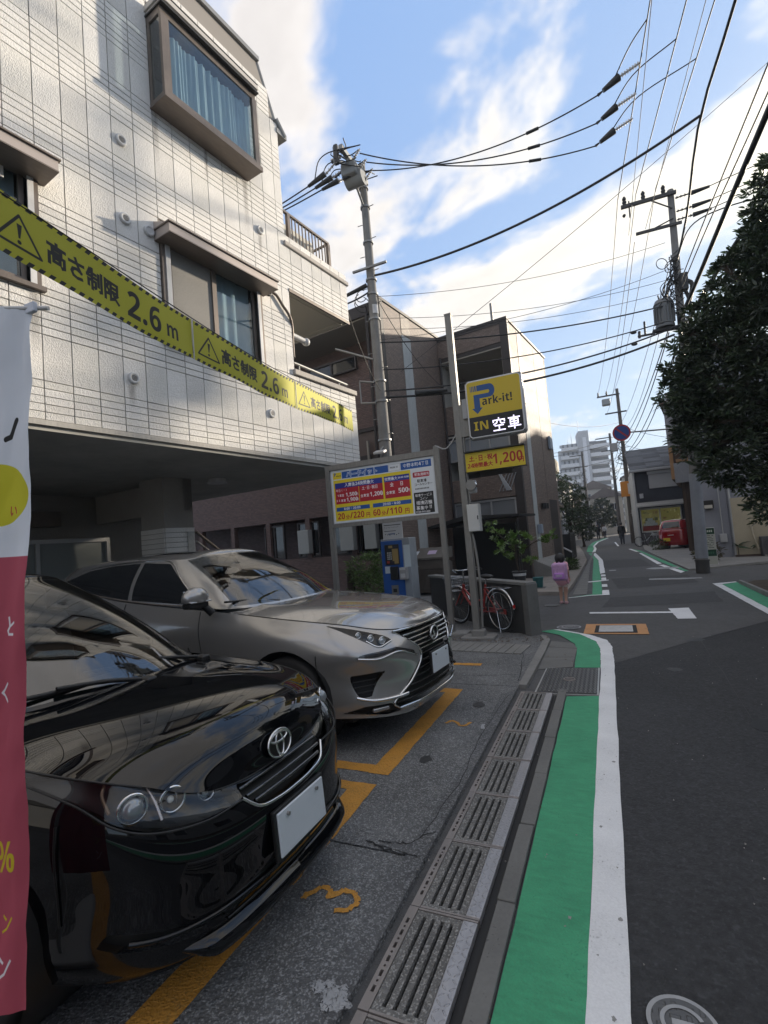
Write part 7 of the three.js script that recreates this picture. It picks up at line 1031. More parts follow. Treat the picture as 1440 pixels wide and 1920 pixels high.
// ---------------------------------------------------------------- houses and things down the street
const wallGrey = mat([0.46, 0.47, 0.48], 0.85, { map: T.stuccoCol, bumpMap: T.stucco, bumpScale: 0.004 }), navy = mat([0.030, 0.033, 0.045], 0.7, { map: T.streak }), cream = mat([0.48, 0.43, 0.32], 0.85, { map: T.stuccoCol }), alu = mat([0.42, 0.43, 0.44], 0.45, { metalness: 0.4 });
T.boards = tex(256, 1.2, (u, v) => { const k = u * 8, f = k - Math.floor(k), h = hash2(Math.floor(k), 5); return f < 0.08 ? 0.25 : 0.45 + 0.35 * h + 0.2 * pfbm(u * 1, v, 32, 2); });
const wood = mat([0.115, 0.075, 0.052], 0.8, { map: T.boards, bumpMap: T.boards, bumpScale: 0.006 });
function simpleWindow(p, x, y, w, h, z, m = alu, gm = M.darkGlass) { const f = put('window', [b2(x - w / 2, x + w / 2, y + h / 2 - 0.05, y + h / 2, z, z + 0.06), b2(x - w / 2, x + w / 2, y - h / 2, y - h / 2 + 0.05, z, z + 0.06), b2(x - w / 2, x - w / 2 + 0.05, y - h / 2 + 0.05, y + h / 2 - 0.05, z, z + 0.06), b2(x + w / 2 - 0.05, x + w / 2, y - h / 2 + 0.05, y + h / 2 - 0.05, z, z + 0.06), b2(x - 0.025, x + 0.025, y - h / 2 + 0.05, y + h / 2 - 0.05, z, z + 0.05)], m, p); put('pane', b2(x - w / 2 + 0.05, x + w / 2 - 0.05, y - h / 2 + 0.05, y + h / 2 - 0.05, z + 0.012, z + 0.02), gm, f); return f; }
// shop house with slate roof
{
  const S = thing('shop_house', 'dark navy two storey shop house with slate roof and lit shop window', 'house', [1.85, 0, -36]);
  put('wall', [b2(0, 2.7, 2.75, 4.95, -6, 0), b2(0, 2.7, 0, 2.75, -6, -0.3)], navy, S); put('side_wall', b2(-0.06, -0.005, 0, 4.95, -6, 0), wallGrey, S);
  const roof = mat([0.085, 0.09, 0.10], 0.92, { map: T.blotch });
  put('roof', [extrude([[-0.4, 0], [3.6, 1.75], [3.6, 1.65], [-0.4, -0.1]], 3.0).rotateY(Math.PI / 2).translate(-0.2, 4.95, -0.0)], roof, S);
  const slates = [0.7, 1, 1.4].map((q) => { const m = roof.clone(); m.color.multiplyScalar(q); return m; });
  const tl = flat(box(0.985, 0.05, 0.30, 0, 0, 0, 0.412)); for (let r = 0; r < 12; r++) for (let c = 0; c < 3; c++) place('roof_slate', tl, slates[Math.floor(rnd(0, 3))], S, 0.3 + c * 1.0 - (r % 2) * 0.02, 4.95 + 0.03 + r * 0.132, 0.28 - r * 0.302);
  put('eave', [b2(-0.25, 2.85, 4.82, 4.92, 0.15, 0.42)], alu, S); put('gutter', [b2(-0.25, 2.85, 4.74, 4.81, 0.34, 0.44)], mat(0.25, 0.6), S);
  put('shutter_box', [b2(0.85, 2.45, 3.62, 4.55, 0, 0.08)], mat([0.32, 0.32, 0.32], 0.6), S); put('shutter_hood', [b2(0.8, 2.5, 4.55, 4.72, 0, 0.18)], alu, S); for (let k = 0; k < 9; k++) put('shutter_slat', b2(0.9, 2.4, 3.66 + k * 0.095, 3.745 + k * 0.095, 0.08, 0.092), mat([0.36, 0.36, 0.36], 0.5), S);
  put('canopy', [extrude([[0, 2.78], [0.55, 2.55], [0.55, 2.46], [0, 2.6]], 2.75).rotateY(-Math.PI / 2).translate(2.75, 0, 0.0)], mat([0.33, 0.33, 0.32], 0.6), S);
  put('window_frame', [b2(0.15, 2.5, 2.3, 2.4, -0.3, -0.2), b2(0.15, 2.5, 0.82, 0.92, -0.3, -0.15), b2(0.15, 0.22, 0.92, 2.3, -0.3, -0.2), b2(1.25, 1.32, 0.92, 2.3, -0.3, -0.2), b2(2.43, 2.5, 0.92, 2.3, -0.3, -0.2)], alu, S);
  const inr = canvasTex(256, 160, (g) => { g.fillStyle = '#8b8350'; g.fillRect(0, 0, 256, 160); for (let k = 0; k < 60; k++) { g.fillStyle = ['#5c5a3d', '#a59a62', '#6b4a33', '#3f4438', '#b9b08a'][k % 5]; g.fillRect(rnd(0, 250), rnd(10, 140), rnd(4, 22), rnd(4, 24)); } });
  put('shop_interior', face(2.3, 1.45).translate(1.33, 1.6, -0.285), mat(0.75, 0.6, { map: inr, emissive: rgb(1, 0.9, 0.6), emissiveMap: inr, emissiveIntensity: 0.10 }), S, true);
  { const l = new THREE.RectAreaLight(new THREE.Color(1, 0.9, 0.65), 0.3, 2.3, 1.4); l.position.set(1.33, 1.6, -0.25); l.rotation.y = Math.PI; S.add(l); }
  put('pane', [b2(0.22, 1.25, 0.92, 2.3, -0.23, -0.225), b2(1.32, 2.43, 0.92, 2.3, -0.23, -0.225)], M.pane, S);
  put('poster_base', b2(0.24, 1.2, 0.94, 1.25, -0.262, -0.255), mat([0.35, 0.03, 0.03], 0.5), S); put('poster_shape', [b2(0.3, 1.1, 1.25, 1.42, -0.262, -0.255), b2(0.42, 0.98, 1.42, 1.58, -0.262, -0.255), b2(0.55, 0.86, 1.58, 1.74, -0.262, -0.255)], M.white, S);
  put('lower_wall', b2(0, 2.7, 0, 0.8, -0.3, -0.12), mat([0.1, 0.1, 0.11], 0.7), S); put('wall_meter', [rbox(0.22, 0.3, 0.12, 0.02, 0.35, 3.2, 0.06)], alu, S); put('corner_pipe', rod(V(0.02, 0, 0.05), V(0.02, 4.8, 0.05), 0.04), alu, S);
}
// wood clad house and plain grey house behind the tree
{
  const H = thing('wooden_house', 'tall brown board clad house between the shop and the transformer pole', 'house', [3.3, 0, -26.5], -9 * D2R);
  put('wall', [b2(0, 6, 0, 3.4, -8, 0), b2(-0.35, 6, 3.4, 6.9, -8, 0.0)], wood, H); put('upper_wall', [b2(-0.36, 6, 4.9, 6.95, 0.002, 0.06)], mat([0.34, 0.34, 0.36], 0.8, { map: T.stuccoCol }), H); put('cornice', [b2(-0.5, 6.1, 6.95, 7.1, -8.1, 0.2)], mat([0.12, 0.06, 0.045], 0.7), H); put('parapet', [b2(-0.25, 6, 7.1, 7.5, -8, 0)], mat([0.4, 0.4, 0.41], 0.8), H);
  for (let k = 0; k < 14; k++) put('board', b2(0.02 + k * 0.2, 0.19 + k * 0.2, 0.1, 3.38, 0.0, 0.03 + (k % 2) * 0.02), wood, H); put('frame_post', [b2(-0.35, -0.2, 3.4, 4.9, 0.06, 0.12)], mat([0.32, 0.18, 0.08], 0.6), H);
  put('side_awning', [b2(-0.2, 0.75, 3.2, 4.1, 0.12, 0.5)], mat([0.33, 0.34, 0.36], 0.6, { map: T.streak }), H); put('lintel', [b2(-0.1, 1.2, 4.15, 4.3, 0.1, 0.3)], mat([0.3, 0.17, 0.08], 0.7), H);
}
{
  const H = thing('grey_house', 'plain pale grey rendered house wall behind the transformer pole and tree', 'house', [3.18, 0, -21.6], -9 * D2R);
  put('wall', [b2(0, 0.85, 0, 6.4, -4, 0), b2(0.86, 9, 0, 7.4, -4, 0.02)], mat([0.30, 0.315, 0.36], 0.9, { map: T.stuccoCol, bumpMap: T.stucco, bumpScale: 0.004 }), H);
  put('lower_wall', [b2(0.95, 4.6, 0.12, 2.15, 0.03, 0.12)], cream, H); put('plinth', [b2(0.9, 4.65, 0, 0.12, 0.03, 0.16)], mat([0.10, 0.07, 0.06], 0.9, { map: T.blotch }), H);
  put('roof', [b2(-0.2, 9.2, 7.42, 7.6, -4.2, 0.3)], mat(0.12, 0.7), H); put('downpipe', rod(V(0.93, 0.1, 0.08), V(0.93, 7.3, 0.08), 0.04), alu, H); put('gas_meter', rbox(0.22, 0.3, 0.16, 0.02, 0.62, 0.75, 0.1), alu, H); put('conduit', rod(V(0.62, 0.9, 0.06), V(0.62, 3.2, 0.06), 0.018), alu, H); simpleWindow(H, 2.6, 4.6, 1.5, 1.1, 0.02); put('wall_box', [rbox(0.32, 0.3, 0.2, 0.02, 0.28, 2.0, 0.1)], M.black, H); put('box_label', b2(0.15, 0.4, 1.86, 1.98, 0.201, 0.205), mat([0.5, 0.48, 0.42], 0.6), H);
}
{ const a = thing('air_conditioner', 'dark outdoor air conditioner against the beige wall under the tree', 'air conditioner', [5.2, 0, -21.0]); put('case', rbox(0.9, 0.62, 0.32, 0.02, 0, 0.42, 0), mat([0.07, 0.07, 0.075], 0.6), a); put('fan_grille', [0.1, 0.16, 0.22].map((r) => tf(new THREE.TorusGeometry(r, 0.008, 6, 30), -0.16, 0.42, 0.165)), M.darkSteel, a); put('foot', [b2(-0.4, -0.3, 0.0, 0.12, -0.15, 0.15)], M.concrete, a); put('foot', [b2(0.3, 0.4, 0.0, 0.12, -0.15, 0.15)], M.concrete, a); put('pipe', tube([V(-0.5, 0.3, 0), V(-0.6, 0.8, -0.1), V(-0.6, 1.6, -0.35)], 0.03, 6), cream, a); }
{ const s = thing('notice_board', 'green and white standing notice board beside the wrapped pole', 'sign', [2.88, 0, -18.6], -0.15); const t = canvasTex(128, 512, (g) => { g.fillStyle = '#c8ccc4'; g.fillRect(0, 0, 128, 512); g.fillStyle = '#0f4a33'; g.fillRect(0, 0, 128, 84); g.fillRect(0, 300, 128, 90); g.fillStyle = '#dfe6dc'; for (let k = 0; k < 5; k++) g.fillRect(18 + k * 19, 26, 13, 30); g.fillStyle = '#2d4438'; for (let r = 0; r < 8; r++) for (let k = 0; k < 7; k++) if ((r * 7 + k * 3) % 5) g.fillRect(14 + k * 14, 100 + r * 24, 10, 9); g.fillStyle = '#3f7d5c'; for (let k = 0; k < 4; k++) g.fillRect(22 + k * 22, 330, 14, 26); }); put('board', rbox(0.36, 1.2, 0.05, 0.006, 0, 0.62, 0), M.white, s); put('printed_face', face(0.34, 1.16).translate(0, 0.62, 0.027), mat(0.72, 0.6, { map: t }), s, true); put('base', rbox(0.4, 0.06, 0.3, 0.01, 0, 0.03, 0), M.plasticGrey, s); }
// red kei car in the shop forecourt
{
  const S = { fine: 0.45, len: 3.4, hw: 0.74, wheelR: 0.28, paint: mat([0.26, 0.006, 0.010], 0.25, { clearcoat: 1, clearcoatRoughness: 0.03 }), rim: mat(0.3, 0.3, { metalness: 0.9 }), wsMat: M.darkGlass,
    plan: [[0, 0], [-0.02, 0.3], [-0.1, 0.52], [-0.28, 0.66], [-0.6, 0.73], [-1.2, 0.74], [-2.0, 0.74], [-2.8, 0.735], [-3.2, 0.68], [-3.36, 0.45], [-3.4, 0]],
    levels: [{ y: Array(11).fill(0.2), i: Array(11).fill(0.05) }, { y: Array(11).fill(0.38), i: Array(11).fill(0.0) }, { y: Array(11).fill(0.62), i: Array(11).fill(0.0) }, { y: [0.72, 0.72, 0.74, 0.78, 0.84, 0.86, 0.88, 0.9, 0.9, 0.9, 0.9], i: Array(11).fill(0.02) }, { y: [0.8, 0.8, 0.82, 0.86, 0.94, 0.98, 1.0, 1.02, 1.02, 1.02, 1.02], i: Array(11).fill(0.06) }],
    arches: [[-0.65, 0.29, 0.31], [-2.75, 0.29, 0.31]], hood: { s1: 5, c: [0.8, 0.88, 0.95, 0.99, 1.0], bow: 0.1, gap0: 2 },
    green: { wsS: 2.05, belt: [[-0.75, 1.0, 0], [-0.8, 1.0, 0.4], [-0.95, 1.0, 0.6], [-1.2, 1.0, 0.67], [-2, 1.02, 0.68], [-2.8, 1.04, 0.67], [-3.15, 1.04, 0.62], [-3.3, 1.04, 0.42], [-3.33, 1.04, 0]], roof: [[-1.25, 1.46, 0], [-1.28, 1.46, 0.35], [-1.4, 1.45, 0.5], [-1.6, 1.46, 0.55], [-2.1, 1.48, 0.56], [-2.7, 1.47, 0.55], [-3.0, 1.46, 0.5], [-3.08, 1.45, 0.36], [-3.1, 1.45, 0]], crown: [1.46, 1.5, 1.52, 1.5, 1.46] },
    glassFront: -1.1, glass: [[[-1.2, 1.05], [-1.5, 1.38], [-2.05, 1.4], [-2.05, 1.06]], [[-2.12, 1.06], [-2.12, 1.4], [-2.8, 1.38], [-2.95, 1.08]]] };
  const C = buildCar('red_kei_car', 'small red hatchback parked in the forecourt before the shop', S, [4.5, 0.03, -32.3], 62);
  { const [rw] = cut(C.cab, (x, y, z) => (x < -2.95 ? inPoly([[-0.44, 1.09], [0.44, 1.09], [0.36, 1.40], [-0.36, 1.40]], z, y) : -1)); put('rear_window', moved(rw, 0.006), M.darkGlass, C.car, true); }
  put('number_plate', rbox(0.012, 0.165, 0.33, 0.004, -3.415, 0.5, -0.2), mat([0.6, 0.42, 0.03], 0.5), C.car); for (const s of [-1, 1]) put('tail_lamp', [rbox(0.05, 0.22, 0.12, 0.03, -3.29, 0.86, s * 0.57, 0, s * 0.5)], mat([0.3, 0.01, 0.01], 0.15, { clearcoat: 1 }), C.car); put('tailgate_handle', rbox(0.02, 0.03, 0.3, 0.008, -3.395, 0.72, 0), M.chrome, C.car); put('rear_wiper', rod(V(-3.26, 1.1, -0.05), V(-3.22, 1.16, 0.3), 0.012), M.black, C.car);
}
// left side of the street beyond the brown block
{
  const H = thing('dark_house', 'low dark brown house beyond the brown apartment block', 'house', [-2.1, 0, -21.9]);
  put('wall', [b2(-6, -0.4, 0, 3.0, -6, 0.2)], mat([0.055, 0.042, 0.038], 0.8, { map: T.boards }), H); put('roof', [extrude([[-6.2, 3.0], [-3, 4.3], [0.1, 2.85], [0.1, 2.75], [-6.2, 2.9]], 6.4).translate(0, 0, -6.1)], mat(0.09, 0.7), H); put('eave_board', [b2(-0.3, 0.12, 2.66, 2.74, -6, 0.3)], mat([0.25, 0.2, 0.15], 0.7), H); put('bracket', [rod(V(-0.4, 2.3, 0.25), V(0.3, 2.5, 0.35), 0.03)], M.white, H);
  const F = thing('black_fence', 'black slatted gate fence with white diagonal rail beside the pavement', 'fence', [-1.55, 0, -23.2]); for (let k = 0; k < 24; k++) put('slat', b2(-0.02, 0.02, 0.05, 1.35, -0.12 - k * 0.15, -0.02 - k * 0.15), mat(0.014, 0.6), F); put('rail', [b2(-0.03, 0.03, 1.28, 1.34, -3.7, 0)], mat(0.014, 0.6), F); put('rail', [b2(-0.03, 0.03, 0.2, 0.26, -3.7, 0)], mat(0.014, 0.6), F); put('end_panel', b2(-1.2, 0.02, 0.0, 1.3, 0.0, 0.04), mat(0.014, 0.6), F); put('diagonal_rail', rod(V(-0.75, 1.02, 0.3), V(0.05, 0.52, 0.3), 0.035), M.white, F);
  const Lm = thing('garden_lamp', 'small white globe lamp on a black post by the gate', 'lamp', [-2.2, 0, -22.6]); put('post', rod(V(0, 0, 0), V(0, 1.3, 0), 0.03), M.black, Lm); put('globe', ball(0.1, 0, 1.38, 0), M.white, Lm); put('collar', cyl(0.06, 0.06, 0.06, 0, 1.29, 0), M.black, Lm);
  const C3 = thing('cream_house', 'pale cream three storey house rising behind the left tree', 'house', [-3.4, 0, -34]); put('wall', b2(-5, 0, 0, 8.0, -7, 0), mat([0.55, 0.55, 0.5], 0.85, { map: T.stuccoCol }), C3); put('roof', b2(-5.1, 0.1, 8.0, 8.15, -7.1, 0.1), mat(0.2, 0.7), C3); simpleWindow(C3, -0.8, 6.6, 0.8, 0.9, 0); simpleWindow(C3, -0.8, 4.2, 0.8, 0.9, 0); put('balcony', b2(-0.1, 0.7, 5.4, 6.2, -3, -0.6), mat([0.4, 0.36, 0.28], 0.8), C3);
  // house rows closing the far end
  const kinds = [[0.42, 0.41, 0.38], [0.30, 0.31, 0.33], [0.5, 0.47, 0.4], [0.22, 0.18, 0.16], [0.36, 0.33, 0.28], [0.45, 0.46, 0.47], [0.28, 0.3, 0.34], [0.4, 0.35, 0.3]];
  const rows = [[-5.6, -41, 3.6, 5.8, 'pale grey house behind the left hand tree'], [-5.8, -49, 4.2, 5.0, 'grey gabled house past the left tree'], [-5.6, -58, 4.4, 6.4, 'beige house at the left of the far street'], [-5.2, -68, 4.6, 5.4, 'brown house where the street bends'], [0.2, -84, 4.6, 5.8, 'tan house closing the end of the street'], [4.9, -46, 2.9, 5.0, 'white house just beyond the slate roofed shop'], [4.8, -56, 4.2, 6.6, 'blue grey house far down on the right'], [5.2, -68, 4.6, 6.2, 'ochre house at the far right of the street'], [-1.6, -98, 5.4, 8.2, 'tall grey house behind the street end'], [8.3, -35, 6, 6.6, 'house hidden to the right of the slate roofed shop'], [6, -90, 6, 9, 'broad grey block behind the far right houses']];
  rows.forEach(([x, z, w, h, lab], k) => {
    const H2 = thing('house', lab, 'house', [x, 0, z]); put('wall', b2(-w / 2, w / 2, 0, h, -6, 0), mat(kinds[k % 8], 0.85, { map: T.stuccoCol }), H2);
    if (k % 3) put('roof', [extrude([[-w / 2 - 0.3, h], [0, h + 1.5], [w / 2 + 0.3, h], [w / 2 + 0.3, h - 0.12], [-w / 2 - 0.3, h - 0.12]], 6.4).translate(0, 0, -6.2)], mat([0.12, 0.1, 0.095], 0.7, { map: T.blotch }), H2); else put('roof', b2(-w / 2 - 0.1, w / 2 + 0.1, h, h + 0.25, -6.1, 0.1), mat(0.2, 0.7), H2);
    for (let f = 0; f < Math.floor(h / 2.7); f++) for (const s of [-1, 1]) simpleWindow(H2, s * w * 0.24, 1.6 + f * 2.6, w * 0.28, 1.05, 0);
    const sx = x < 0 ? w / 2 : -w / 2, sg = x < 0 ? 1 : -1; for (let f = 0; f < Math.floor(h / 2.7); f++) { const sw = put('side_window', b2(Math.min(sx, sx + sg * 0.05), Math.max(sx, sx + sg * 0.05), 1.1 + f * 2.6, 2.1 + f * 2.6, -3.2, -1.8), alu, H2); put('side_pane', b2(Math.min(sx + sg * 0.02, sx + sg * 0.056), Math.max(sx + sg * 0.02, sx + sg * 0.056), 1.16 + f * 2.6, 2.04 + f * 2.6, -3.14, -1.86), M.darkGlass, sw); }
    if (k % 2) { put('balcony', [b2(-w / 2, w / 2, h - 2.7, h - 1.9, 0.0, 0.5)], mat(kinds[(k + 3) % 8], 0.8), H2); } else put('canopy', b2(-w * 0.3, w * 0.3, 2.5, 2.6, 0, 0.6), alu, H2);
  });
  // tower block far away
  const Tw = thing('apartment_tower', 'distant white apartment tower with balcony wings above the rooftops', 'building', [-4.4, 0, -150], 0.12);
  const tw = mat([0.50, 0.53, 0.58], 0.8, { map: T.streak });
  put('lift_tower', [b2(-1.3, 1.6, 0, 27, 0, 5), b2(-0.9, 1.7, 27, 27.6, 1, 4)], tw, Tw); put('tower_rib', b2(0.0, 0.9, 0, 25.6, 5, 5.25), mat([0.62, 0.65, 0.70], 0.8), Tw); put('wing', b2(-6.4, -1.3, 0, 22.8, 0, 4), tw, Tw); put('wing', b2(1.6, 6.3, 0, 22.6, -1, 3), tw, Tw); put('penthouse', b2(1.6, 3.6, 22.6, 24.6, -1, 3), tw, Tw);
  for (let f = 0; f < 10; f++) { const y = 2.2 + f * 2.25, off = f < 7 ? 0 : (f - 6) * 0.25; put('balcony', b2(-6.4 + off, -1.4, y - 0.1, y + 0.85, 4.0, 5.3), mat([0.55, 0.57, 0.6], 0.8), Tw); put('window_band', b2(-6.2 + off, -1.5, y + 0.9, y + 1.9, 4.0, 4.05), mat([0.07, 0.08, 0.1], 0.3), Tw); for (let k = 0; k < 4; k++) put('window', b2(-6.0 + k * 1.18, -5.3 + k * 1.18, y + 1.0, y + 1.85, 4.05, 4.1), mat([0.3, 0.33, 0.37], 0.3), Tw); put('balcony', b2(1.7, 6.6 - (9 - f) * 0.02, y - 0.1, y + 0.95, 3.0, 4.6), mat([0.58, 0.60, 0.63], 0.8), Tw); put('window_band', b2(1.7, 6.2, y + 1.0, y + 1.95, 3.0, 3.05), mat([0.08, 0.09, 0.11], 0.3), Tw); }
  for (const [x, h] of [[-0.6, 31], [-2.6, 27.5], [-3.6, 26]]) put('antenna', rod(V(x, 22, 2), V(x, h, 2), 0.05), alu, Tw);
  for (const [x, z, w, h, lab] of [[-14, -170, 9, 15, 'hazy low block left of the distant tower'], [9, -180, 14, 12, 'hazy low block right of the distant tower']]) { const b = thing('distant_building', lab, 'building', [x, 0, z]); put('wall', b2(-w / 2, w / 2, 0, h, -6, 0), mat([0.42, 0.42, 0.43], 0.85, { map: T.streak }), b); for (let f = 0; f < 5; f++) for (let k = 0; k < 5; k++) put('window', b2(-w / 2 + 0.6 + k * w / 5.2, -w / 2 + 1.6 + k * w / 5.2, 1.2 + f * 2.6, 2.4 + f * 2.6, 0, 0.06), mat(0.06, 0.3), b); }
}
// shop signs on the far pole, planters, litter of small things by the shop
{
  const O = thing('orange_sign', 'orange and white hanging shop sign beside the far pole', 'sign', [1.8, 4.1, -41.5]); put('panel', [rbox(1.2, 1.15, 0.1, 0.02, 0, 0, 0)], mat([0.55, 0.22, 0.03], 0.5), O); put('white_panel', [b2(-0.12, 0.32, -0.4, 0.4, 0.05, 0.056)], M.white, O); put('mark', [b2(0.0, 0.2, -0.2, 0.22, 0.056, 0.06)], mat([0.5, 0.2, 0.04], 0.5), O);
  const Wp = thing('white_plate', 'small white square sign low on the far pole', 'sign', [2.02, 2.25, -41.2]); put('plate', rbox(0.55, 0.5, 0.04, 0.01, 0, 0, 0), M.white, Wp); put('bracket', b2(-0.35, -0.2, -0.03, 0.03, -0.1, 0), M.galv, Wp);
  for (const [x, z, s, lab] of [[2.15, -35.2, 1, 'grey city bicycle leaning under the shop window'], [2.75, -35.0, 1, 'second bicycle parked at the shop wall']]) { const b = thing('parked_bicycle', lab, 'bicycle', [x, 0, z], 0.5); for (const q of [-0.5, 0.5]) put('wheel', tf(new THREE.TorusGeometry(0.3, 0.02, 6, 24), q, 0.32, 0), M.rubber, b); put('frame', [rod(V(-0.5, 0.32, 0), V(0, 0.35, 0), 0.018), rod(V(0, 0.35, 0), V(0.4, 0.75, 0), 0.018), rod(V(0, 0.35, 0), V(-0.12, 0.8, 0), 0.018), rod(V(0.5, 0.32, 0), V(0.4, 0.85, 0), 0.018)], mat([0.35, 0.4, 0.42], 0.4), b); put('saddle', rbox(0.22, 0.05, 0.12, 0.02, -0.13, 0.84, 0), M.black, b); put('handlebar', rod(V(0.38, 0.92, -0.22), V(0.38, 0.92, 0.22), 0.014), alu, b); put('basket', rbox(0.28, 0.2, 0.3, 0.03, 0.6, 0.72, 0), alu, b); }
  const pk = struct(put('forecourt_pavement', [slab([[2.1, -17.4], [2.6, -17.6], [6, -20], [6, -36], [1.95, -36], [1.7, -30], [1.85, -24]], -0.02, 0.05)], M.concrete));
  const lp = struct(put('left_pavement', [slab([[-1.03, -12.5], [-0.99, -14.7], [-0.97, -20], [-0.98, -24], [-1.4, -31], [-2.2, -42], [-6, -42], [-6, -20], [-2.1, -20], [-2.6, -16], [-5, -14.2], [-4.6, -13.4], [-1.7, -12.62]], -0.02, 0.09)], mat([0.33, 0.30, 0.27], 0.9, { map: T.concrete })));
}
// houses out of the picture on the right and behind, which shade the street and show in the car paint
{
  for (const [x, z, w, d, h, rot, lab] of [[10.6, -1.5, 7, 9, 5.4, 0.0, 'two storey rendered house on the right beyond the picture edge'], [11.2, -11.5, 7, 7, 5.8, 0.0, 'two storey house behind the big tree'], [11.6, 9.5, 8, 9, 5.6, 0.05, 'house on the right behind the camera'], [-9, 16, 9, 8, 6.6, 0.05, 'house on the left behind the camera'], [1, 30, 12, 8, 6.5, 0, 'house closing the street behind the camera']]) {
    const H = thing('neighbour_house', lab, 'house', [x, 0, z], rot); put('wall', b2(-w / 2, w / 2, 0, h, -d / 2, d / 2), wallGrey, H); put('roof', [extrude([[-w / 2 - 0.4, h], [0, h + 1.6], [w / 2 + 0.4, h], [w / 2 + 0.4, h - 0.12], [-w / 2 - 0.4, h - 0.12]], d + 0.8).translate(0, 0, -d / 2 - 0.4)], mat(0.1, 0.7), H);
    const s = x > 0 ? -w / 2 : w / 2, o = x > 0 ? -1 : 1; for (const zz of [-0.27, 0.27]) for (const y of [1.5, 4.3]) { const f = put('window', b2(Math.min(s, s + o * 0.06), Math.max(s, s + o * 0.06), y - 0.65, y + 0.65, zz * d - 0.85, zz * d + 0.85), alu, H); put('pane', b2(Math.min(s + o * 0.03, s + o * 0.068), Math.max(s + o * 0.03, s + o * 0.068), y - 0.58, y + 0.58, zz * d - 0.78, zz * d + 0.78), M.darkGlass, f); }
  }
}
// ---------------------------------------------------------------- trees and plants
function leafGeo(L, W, fold = 0.25, droop = 0.18) {
  const P = [], I = []; const n = 4; for (let i = 0; i <= n; i++) { const t = i / n, w = W * Math.sin(Math.PI * Math.pow(t, 0.8)) * 0.5, y = -droop * L * t * t; P.push(-w, y + w * fold * 2, t * L, 0, y, t * L, w, y + w * fold * 2, t * L); }
  for (let i = 0; i < n; i++) { const a = i * 3; I.push(a, a + 3, a + 1, a + 1, a + 3, a + 4, a + 1, a + 4, a + 2, a + 2, a + 4, a + 5); }
  const g = new THREE.BufferGeometry(); g.setAttribute('position', new THREE.Float32BufferAttribute(P, 3)); g.setIndex(I); g.computeVertexNormals(); const f = g.toNonIndexed(); const uv = new Float32Array(f.attributes.position.count * 2); f.setAttribute('uv', new THREE.BufferAttribute(uv, 2)); return f;
}
const bark = mat([0.085, 0.065, 0.05], 0.95, { map: T.streak, bumpMap: T.stucco, bumpScale: 0.01 });
function leafMat(c, gloss = 0.45, t = 0.25) { return mat(c, gloss, { side: THREE.DoubleSide, transmission: t, thickness: 0 }); }
function crown(parent, name, leaf, m, tips, perTip, spread, tint, lenVar = 0.3) { // whorls of leaves round twig tips
  const n = tips.length * perTip, im = new THREE.InstancedMesh(leaf, m, n), o = new THREE.Object3D(), c = new THREE.Color(), up = V(0, 1, 0); let k = 0;
  for (const [p, dir] of tips) { const dark = rnd(0.55, 1.15); for (let i = 0; i < perTip; i++) { const a = i * 2.4 + rnd(0, 0.8), el = rnd(-0.5, 0.9); const d = V(Math.cos(a) * Math.cos(el), Math.sin(el), Math.sin(a) * Math.cos(el)).addScaledVector(dir, 0.55).normalize(); o.position.copy(p).addScaledVector(d, rnd(0, spread)).add(V(rnd(-1, 1), rnd(-1, 1), rnd(-1, 1)).multiplyScalar(spread * 0.5)); o.quaternion.setFromUnitVectors(V(0, 0, 1), d); o.rotateZ(rnd(-1.2, 1.2)); o.scale.setScalar(rnd(1 - lenVar, 1 + lenVar)); o.updateMatrix(); im.setMatrixAt(k, o.matrix); const q = dark * rnd(0.75, 1.25); im.setColorAt(k, c.setRGB(tint[0] * q, tint[1] * q * rnd(0.9, 1.12), tint[2] * q)); k++; } }
  im.name = name; im.castShadow = im.receiveShadow = true; stuff(im); parent.add(im); return im;
}
function blobTips(blobs, dens, hollow = 0.45) { const tips = []; for (const [x, y, z, rx, ry, rz, w = 1] of blobs) { const n = Math.round(dens * w * rx * ry * rz); for (let i = 0; i < n; i++) { const d = V(rnd(-1, 1), rnd(-1, 1), rnd(-1, 1)); if (d.length() > 1 || d.length() < 0.05) { i--; continue; } const r = Math.pow(d.length(), hollow); d.normalize(); const wob = 1 + 0.22 * noise3.noise(d.x * 2.3 + x, d.y * 2.3 + y, d.z * 2.3 + z) + 0.10 * noise3.noise(d.x * 6, d.y * 6 + x, d.z * 6); tips.push([V(x + d.x * rx * r * wob, y + d.y * ry * r * wob, z + d.z * rz * r * wob), d.clone()]); } } return tips; }
function limbs(parent, base, h, r, targets, m = bark) { const g = [], top = V(base.x, base.y + h, base.z); g.push(tube([base, V(base.x + rnd(-0.1, 0.1), base.y + h * 0.5, base.z + rnd(-0.1, 0.1)), top], r, 10, 12)); put('trunk', [...g, cyl(r * 0.9, r * 1.6, 0.4, base.x, base.y + 0.2, base.z, 12)], m, parent); const bs = []; for (const t of targets) { const s = V(base.x, base.y + h * rnd(0.5, 0.98), base.z); bs.push(tube([s, V().lerpVectors(s, t, 0.45).add(V(rnd(-0.2, 0.2), rnd(0, 0.3), rnd(-0.2, 0.2))), t], r * rnd(0.22, 0.4), 6, 10)); } put('branch', bs, m, parent); }
